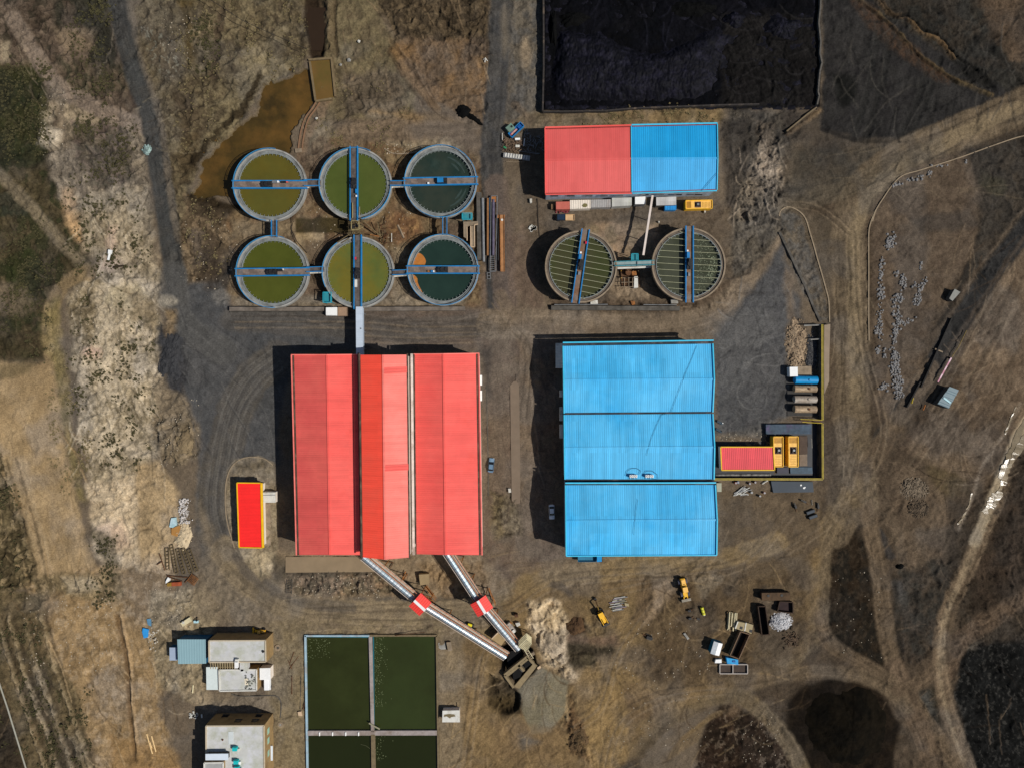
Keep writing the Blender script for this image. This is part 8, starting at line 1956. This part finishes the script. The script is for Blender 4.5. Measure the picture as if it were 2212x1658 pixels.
slab('concrete_block','grey slanted concrete post lying south of the yellow wheel loader','block','S7',[(1492,604),(1508,598),(1540,640),(1526,652)],.5,conc)
for i,(x_,y_,lb) in enumerate(((1545,485,'dark scrap piece west of the lime cylinder, larger of two'),(1610,488,'dark scrap piece directly below the lime cylinder'),(1540,425,'small dark scrap piece above the other two'))):
    q=W('S7',x_,y_,.3);t=Thing('scrap_piece',lb,'scrap',(q.x,q.y,0),random.random()*3,None,local=True);t.part('plate',MB().box((0,0,.25),(1.0,.6,.35)),dk,bevel=.05);t.part('bar',MB().beam((.3,0,.3),(1.3,.4,.15),.14,.14),rust)
q=W('S8',1235,70,.3);heap('coal_pile','small black coal heap at the fork of the eastern tracks','coal pile',1232,75,10,7,.8,black,reg='S8')

# ------------------------------------------------------------------ weighbridge and hut in the east
t=Thing('weighbridge_ramp','concrete edge beams of the weighbridge crossing the eastern dirt track','ramp',tuple(W('R8',1600,1250,0)))
for a,b_ in ((('R8',1640,1060),('R8',1400,1600)),(('S4',1395,120),('S4',1290,320))):t.part('edge_beam',MB().beam(W(*a,.5),W(*b_,.5),.4,.8),M('black edge beam',(36,34,32),.85,var=.3))
t.part('end_beam',MB().beam(W('R8',1510,1300,.4),W('R8',1570,1325,.4),.4,.6),conc_tan)
t=Thing('barrier_arm','pink and white barrier arm slanting beside the eastern track','barrier',tuple(W('R8',1590,1460,0)))
a,b_=W('R8',1640,1370,1.1),W('R8',1535,1560,1.1)
for k_ in range(6):t.part('band',MB().beam(a.lerp(b_,k_ / 6),a.lerp(b_,(k_+1) / 6),.4,.2),M('pink barrier',(190,134,150),.6) if k_ % 2 else M('pale barrier',(214,180,190),.6))
t.part('post',MB().box(tuple(a - Vector((0,0,.5))),(.4,.4,1.1)),dk)
pipe('long dull rail continuing the barrier arm up the track',[W('R8',1760,1155,.8),W('R8',1700,1280,.8),W('R8',1640,1370,.8)],.12,M('mustard rail',(120,102,56),.8,var=.3),name='rail',cat='rail')
for i,(a,b_,lb) in enumerate((((1340,245),(1328,290),'short yellow marker post on the west edge of the weighbridge'),((1435,300),(1418,340),'short orange marker post on the east edge of the weighbridge'))):
    pipe(lb,[W('S4',*a,.7),W('S4',*b_,.7)],.22,M('marker yellow',(190,166,40),.6) if not i else M('marker orange',(170,104,50),.7),name='marker_post',cat='post',n=4)
t=Thing('gate_cabin','grey ribbed-roof cabin beside the barrier arm','cabin',tuple(W('S4',1615,245,0)))
q=[W('S4',*q_,2.6) for q_ in ((1628,158),(1700,185),(1620,328),(1532,292))]
t.part('wall',MB().prism([tuple(p_[:2]) for p_ in q],-.2,2.5),conc_dark);t.part('roof',MB().corrug(q[0],q[3],q[2],q[1],1.9,.12),M('blue grey cabin roof',(104,124,132),.5,var=.12,sc=.8));t.part('ridge_strip',MB().beam(W('S4',1580,245,2.8),W('S4',1635,285,2.8),.5,.1),M('ice blue basin',(170,206,214)))
t=Thing('gate_hut','small grey flat hut on the dark track north of the gate cabin','hut',tuple(W('R8',1665,875,0)))
q=Wl('R8',[(1668,830),(1712,855),(1650,925),(1625,905)],2.0);t.part('wall',MB().prism(q,-.1,1.85),conc_dark);t.part('roof',MB().prism(q,1.85,2.0),M('pale grey hut roof',(132,132,126),.8,var=.15))

# ------------------------------------------------------------------ stones of the eastern field: the largest as single stones, the rest as gravel
CL=[(1155,470,14,26,20),(1185,425,14,12,10),(1140,490,18,10,8),(1098,605,6,14,5),(1090,690,9,22,14),(1088,775,9,22,12),(1086,860,13,26,22),(1078,930,6,18,6),(1082,1030,10,12,7),(1080,1130,12,36,42),
      (1265,770,10,32,46),(1385,812,18,12,24),(1385,870,8,20,14),(1372,920,11,20,26),(1232,885,9,12,14),(1245,915,10,8,10),(1192,912,12,10,8),(1228,1060,9,32,44),(1265,1092,26,9,22),(1205,1150,8,28,34),(1192,1215,9,20,26),(1186,1010,7,30,9),
      (1200,1340,18,20,40),(1195,1400,14,26,44),(1205,1470,13,30,60),(1215,1550,16,36,84),(1066,1305,7,14,7),(1120,1335,7,20,5),(1112,1595,16,12,26),(1232,1645,14,20,32),(1400,650,5,22,4),(1432,760,6,14,3),(1205,705,10,14,5),(1360,1050,4,4,2)]
stones=[]
for cx,cy,sx,sy,n_ in CL:
    for i in range(n_*3):
        x_,y_=random.gauss(cx,sx*1.2),random.gauss(cy,sy*1.15)
        if sum(1 for q_ in stones if q_[0]=='R8' and abs(q_[1] - x_)+abs(q_[2] - y_) < 13)==0:stones.append(('R8',x_,y_))
        if i > n_*1.4:break
for cx,cy,sx,sy,n_ in ((1215,1450,18,9,11),(1320,1410,26,7,10),(1400,1385,10,8,7),(1470,1350,14,14,7),(1580,1300,30,6,6),(1755,1265,4,8,2),(1527,1310,4,4,1)):
    for i in range(n_):stones.append(('R4',random.gauss(cx,sx),random.gauss(cy,sy)))
sm_=M('pale field stone',(124,124,125),.9,var=.35,sc=3.0,dirt=((130,118,102),.5,.6))
kinds=[build('boulder',MB().rock((0,0,0),.36,.8),sm_) for k_ in range(4)]
rad=sorted([(random.uniform(.7,1.5),s_) for s_ in stones],reverse=True)
for i,(r_,(reg,x_,y_)) in enumerate(rad[:295]):
    o=kinds[i] if i < 4 else kinds[i % 4].copy()
    if i >=4:COL.objects.link(o)
    q=W(reg,x_,y_,.1);dx_,dy_=D(reg,x_,y_);q.z=ground_z(dx_,dy_)+.12
    o.location=q;o.rotation_euler=(0,0,random.random()*6);o.scale=(r_,r_*random.uniform(.75,1.1),r_)
    tag(o,'pale grey boulder in the clusters strewn over the brown stone field','boulder','boulders of the stone field')
mb=MB()
for r_,(reg,x_,y_) in rad[295:]:
    q=W(reg,x_,y_,.1);dx_,dy_=D(reg,x_,y_);q.z=ground_z(dx_,dy_)+.1;mb.rock(q,.36*r_,.9)
o=single('field_stones',mb,sm_,'smaller pale stones scattered among the boulders of the stone field','stones');o['kind']='stuff'
# loose litter that nobody could count: specks of pale stone over the scrub
mb=MB()
for reg,x0,y0,x1,y1,n_ in (('S5',180,300,900,900,120),('S5',1170,250,1500,560,90),('R5',560,800,1250,1650,150),('R1',300,700,560,1300,60),('R1',1250,100,1520,560,50),('S7',900,500,1700,1500,120),('S8',0,1250,300,1650,60),('S8',650,100,1100,800,40),('S6',320,130,1000,320,130),('R5',1400,300,1900,900,60),('A2',100,100,2100,900,60),('R2',1250,1130,1500,1210,50),('B2',170,250,1000,370,40),('S1',1250,250,1560,800,60)):
    for i in range(n_):
        x_,y_=random.uniform(x0,x1),random.uniform(y0,y1);dx_,dy_=D(reg,x_,y_);q=W(reg,x_,y_,0);q.z=ground_z(dx_,dy_)+.04;mb.rock(q,random.uniform(.06,.22))
o=single('loose_stones',mb,M('loose pale stone',(172,160,140),.9,var=.35,sc=1.3),'small pale loose stones and litter scattered over the open ground','stones');o['kind']='stuff'

def tufts(name,label,m,areas,s0,s1):
    mb=MB()
    for x0,y0,x1,y1,n_ in areas:
        cl=[(random.uniform(x0,x1),random.uniform(y0,y1)) for i in range(max(4,n_ // 14))]
        for i in range(n_):
            c_=random.choice(cl);dx_,dy_=c_[0]+random.gauss(0,7),c_[1]+random.gauss(0,9);q=W('D',dx_,dy_,0);q.z=ground_z(dx_,dy_) - .02;r_=random.uniform(s0,s1)
            for k_ in range(5):
                a=2*PI*k_ / 5+random.random();e=Vector((math.cos(a),math.sin(a),0))*r_;f_=Vector((-e.y,e.x,0))*.45
                mb.add([q - f_*.6,q+f_*.6,q+e*.6+f_+Vector((0,0,r_*.7)),q+e*1.1 - f_*.3+Vector((0,0,r_*.35))],[(0,1,2,3)])
    single(name,mb,m,label,'scrub')['kind']='stuff'
tufts('scrub_tufts','low dark olive scrub growing over the western ground',M('olive scrub',(66,62,38),.95,var=.4,sc=.5),((0,140,105,340,900),(0,480,110,780,600),(150,0,240,230,500),(150,640,330,1000,600),(160,260,290,400,500),(-60,1010,45,1290,260),(130,420,330,600,500),(60,1430,190,1658,350),(0,1340,90,1658,250),(205,1160,260,1300,200),(400,20,470,160,250)),.18,.5)
tufts('dry_scrub','low dry straw-coloured scrub over the northern ground',M('dry scrub',(112,100,70),.95,var=.35,sc=.5),((380,0,660,330,600),(690,120,880,330,250),(405,430,480,620,200),(110,780,190,1080,300),(1160,240,1560,270,250)),.15,.4)

# ------------------------------------------------------------------ water, drains and lines in the north-west
def sheet(name,reg,pts,z,m,label=None):
    q=[W('D',*p_,z) for p_ in ([D(reg,*p_) for p_ in pts])]
    a=sum(q[i].x*q[(i+1) % len(q)].y - q[(i+1) % len(q)].x*q[i].y for i in range(len(q)))
    if a < 0:q=q[::-1]
    o=build(name,MB().add(q,[tuple(range(len(q)))]),m);o['kind']='structure';return o
pw=water_mat('brown pond water',(70,55,26),(104,76,36),rough=.12,sc=.04,spec=.3,foam=((48,39,21),.54,.8))
grow=[(690,132),(650,138),(600,160),(560,172),(548,215),(535,240),(490,278),(455,312),(425,345),(408,390),(405,430),(440,436),(480,432),(525,448),(575,420),(612,360),(645,325),(652,282),(672,242),(692,215),(700,180)]
sheet('water','D',grow,-.55,pw)
sheet('water','R2',[(640,60),(790,60),(790,240),(760,400),(660,400),(600,200)],-.9,water_mat('stream water',(48,36,24),rough=.15))
t=Thing('culvert_basin','rectangular walled basin of brown water beside the muddy pond','basin',tuple(W('R2',765,620,0)))
q=[W('R2',*p_,.35) for p_ in ((662,480),(835,470),(865,760),(710,795))]
t.part('water',MB().add(q[::-1],[(0,1,2,3)]),water_mat('silty basin water',(104,80,42),(92,78,38),rough=.15,sc=.1))
bc=M('mossy basin concrete',(112,96,70),.9,var=.25,sc=.8)
for a,b_ in (((655,475),(838,462)),((665,490),(710,795)),((835,470),(865,762)),((708,800),(838,778))):t.part('wall',MB().beam(W('R2',*a,.3),W('R2',*b_,.3),.55,1.2),bc)
t=Thing('drain_channel','narrow brown concrete drain winding south from the culvert basin','drain',tuple(W('R2',650,950,0)))
for o_ in (-14,16):t.part('kerb',MB().rail([W('D',*p_,.2) for p_ in smooth([D('R2',x_+o_,y_) for x_,y_ in ((725,805),(690,860),(640,930),(610,1020),(595,1100),(585,1180))],4)],.35,.5),M('brown drain kerb',(128,98,74),.9,var=.2))
slab('concrete_block','small pink-tan block on the drain above the north-western tanks','block','A1',[(1000,125),(1108,115),(1112,175),(1010,188)],.6,conc_tan)
pipe('overhead black cable crossing the north-west scrub',[W('R1',1560,-60,5),W('R1',1900,160,4.2),W('R2',370,270,3.8),W('R2',640,385,4.5)],.07,dk,name='cable',cat='cable')
for i,(x_,y_,lb) in enumerate(((970,470,'pale grey boulder east of the culvert basin'),(1045,325,'small white boulder north-east of the culvert basin'),(903,508,'small dark-rimmed boulder near the culvert basin'),(715,930,'white oval boulder on the drain south of the culvert basin'))):
    q=W('R2',x_,y_,.3);single('boulder',MB().rock(q,.7 if i==0 else .5,.8),offwhite if i in (1,3) else conc,lb,'boulder')
m_=Thing('white_tripod','white bent pipe piece standing beside the north road','pipe',tuple(W('R2',2035,470,0)))
m_.part('pipe',MB().path([W('R2',2025,468,.3),W('R2',2040,455,.9),W('R2',2035,490,.3)],.16),offwhite);m_.part('pipe',MB().tube(W('R2',2040,455,.9),W('R2',2055,480,.3),.14),offwhite)
t=Thing('white_sign','white board on a white leg standing on the pale western ground','sign',tuple(W('R5',856,560,0)))
t.part('board',MB().prism(Wl('R5',[(848,522),(872,524),(868,556),(846,554)],1.0),.2,1.0),white);t.part('leg',MB().beam(W('R5',862,550,.5),W('R5',849,604,.4),.6,.2),white)
for i,(a,b_) in enumerate((((886,664),(970,648)),((888,654),(940,648)))):pipe(['long dark timber lying east of the white board','shorter dark timber touching the long one by the white board'][i],[W('R5',*a,.3),W('R5',*b_,.3)],.25 - i*.1,M('dark timber',(56,46,32),.85,var=.2),name='timber',cat='timber',n=4)
kerb('low curved stone kerb of the raised bed north of the foamy teal tank','R2',[(1245,1165),(1290,1195),(1330,1208),(1420,1208),(1500,1195)],.3,.35,conc_tan)
# puddled wheel ruts that catch the sun in the east
pud=M('puddle water',(132,118,94),.24,var=.15,sc=.8,spec=.5)
nt_=pud.node_tree;b_=nt_.nodes['Principled BSDF'];tc_=nt_.nodes.new('ShaderNodeTexCoord');no_=nt_.nodes.new('ShaderNodeTexNoise');no_.inputs['Scale'].default_value=4.5;no_.inputs['Detail'].default_value=4
bp_=nt_.nodes.new('ShaderNodeBump');bp_.inputs['Strength'].default_value=1;bp_.inputs['Distance'].default_value=.03
nt_.links.new(tc_.outputs['Object'],no_.inputs['Vector']);nt_.links.new(no_.outputs['Fac'],bp_.inputs['Height']);nt_.links.new(bp_.outputs[0],b_.inputs['Normal'])
def strip(reg,pts,wd):
    q=smooth([D(reg,*p_) for p_ in pts],5);mb=MB();vs=[]
    for i in range(len(q)):
        a=np.array(q[max(i - 1,0)]);b2=np.array(q[min(i+1,len(q) - 1)]);d=(b2 - a) / (np.linalg.norm(b2 - a)+1e-9);w2=wd*(.55+.9*random.random())*(.25 if i in (0,len(q) - 1) else 1)
        for s_ in (-1,1):
            dx_,dy_=q[i][0] - d[1]*w2 / 2*s_,q[i][1]+d[0]*w2 / 2*s_;v=W('D',dx_,dy_,0);v.z=ground_z(dx_,dy_)+.1;vs.append(v)
    mb.add(vs,[(2*i,2*i+1,2*i+3,2*i+2) for i in range(len(q) - 1)])
    o=build('water',mb,pud);o['kind']='structure'
strip('S4',[(2260,380),(2190,480),(2140,600),(2090,700),(2050,800),(2020,880)],9)
strip('S4',[(2300,400),(2215,560),(2160,660),(2110,760),(2070,860),(2030,960),(1990,1060),(1950,1120)],12)
strip('S4',[(1985,990),(1960,1030),(1930,1090),(1900,1150)],10)
strip('S4',[(2150,310),(2120,380),(2060,530)],3)
strip('S4',[(1800,990),(1780,1080),(1740,1170),(1690,1240)],4)
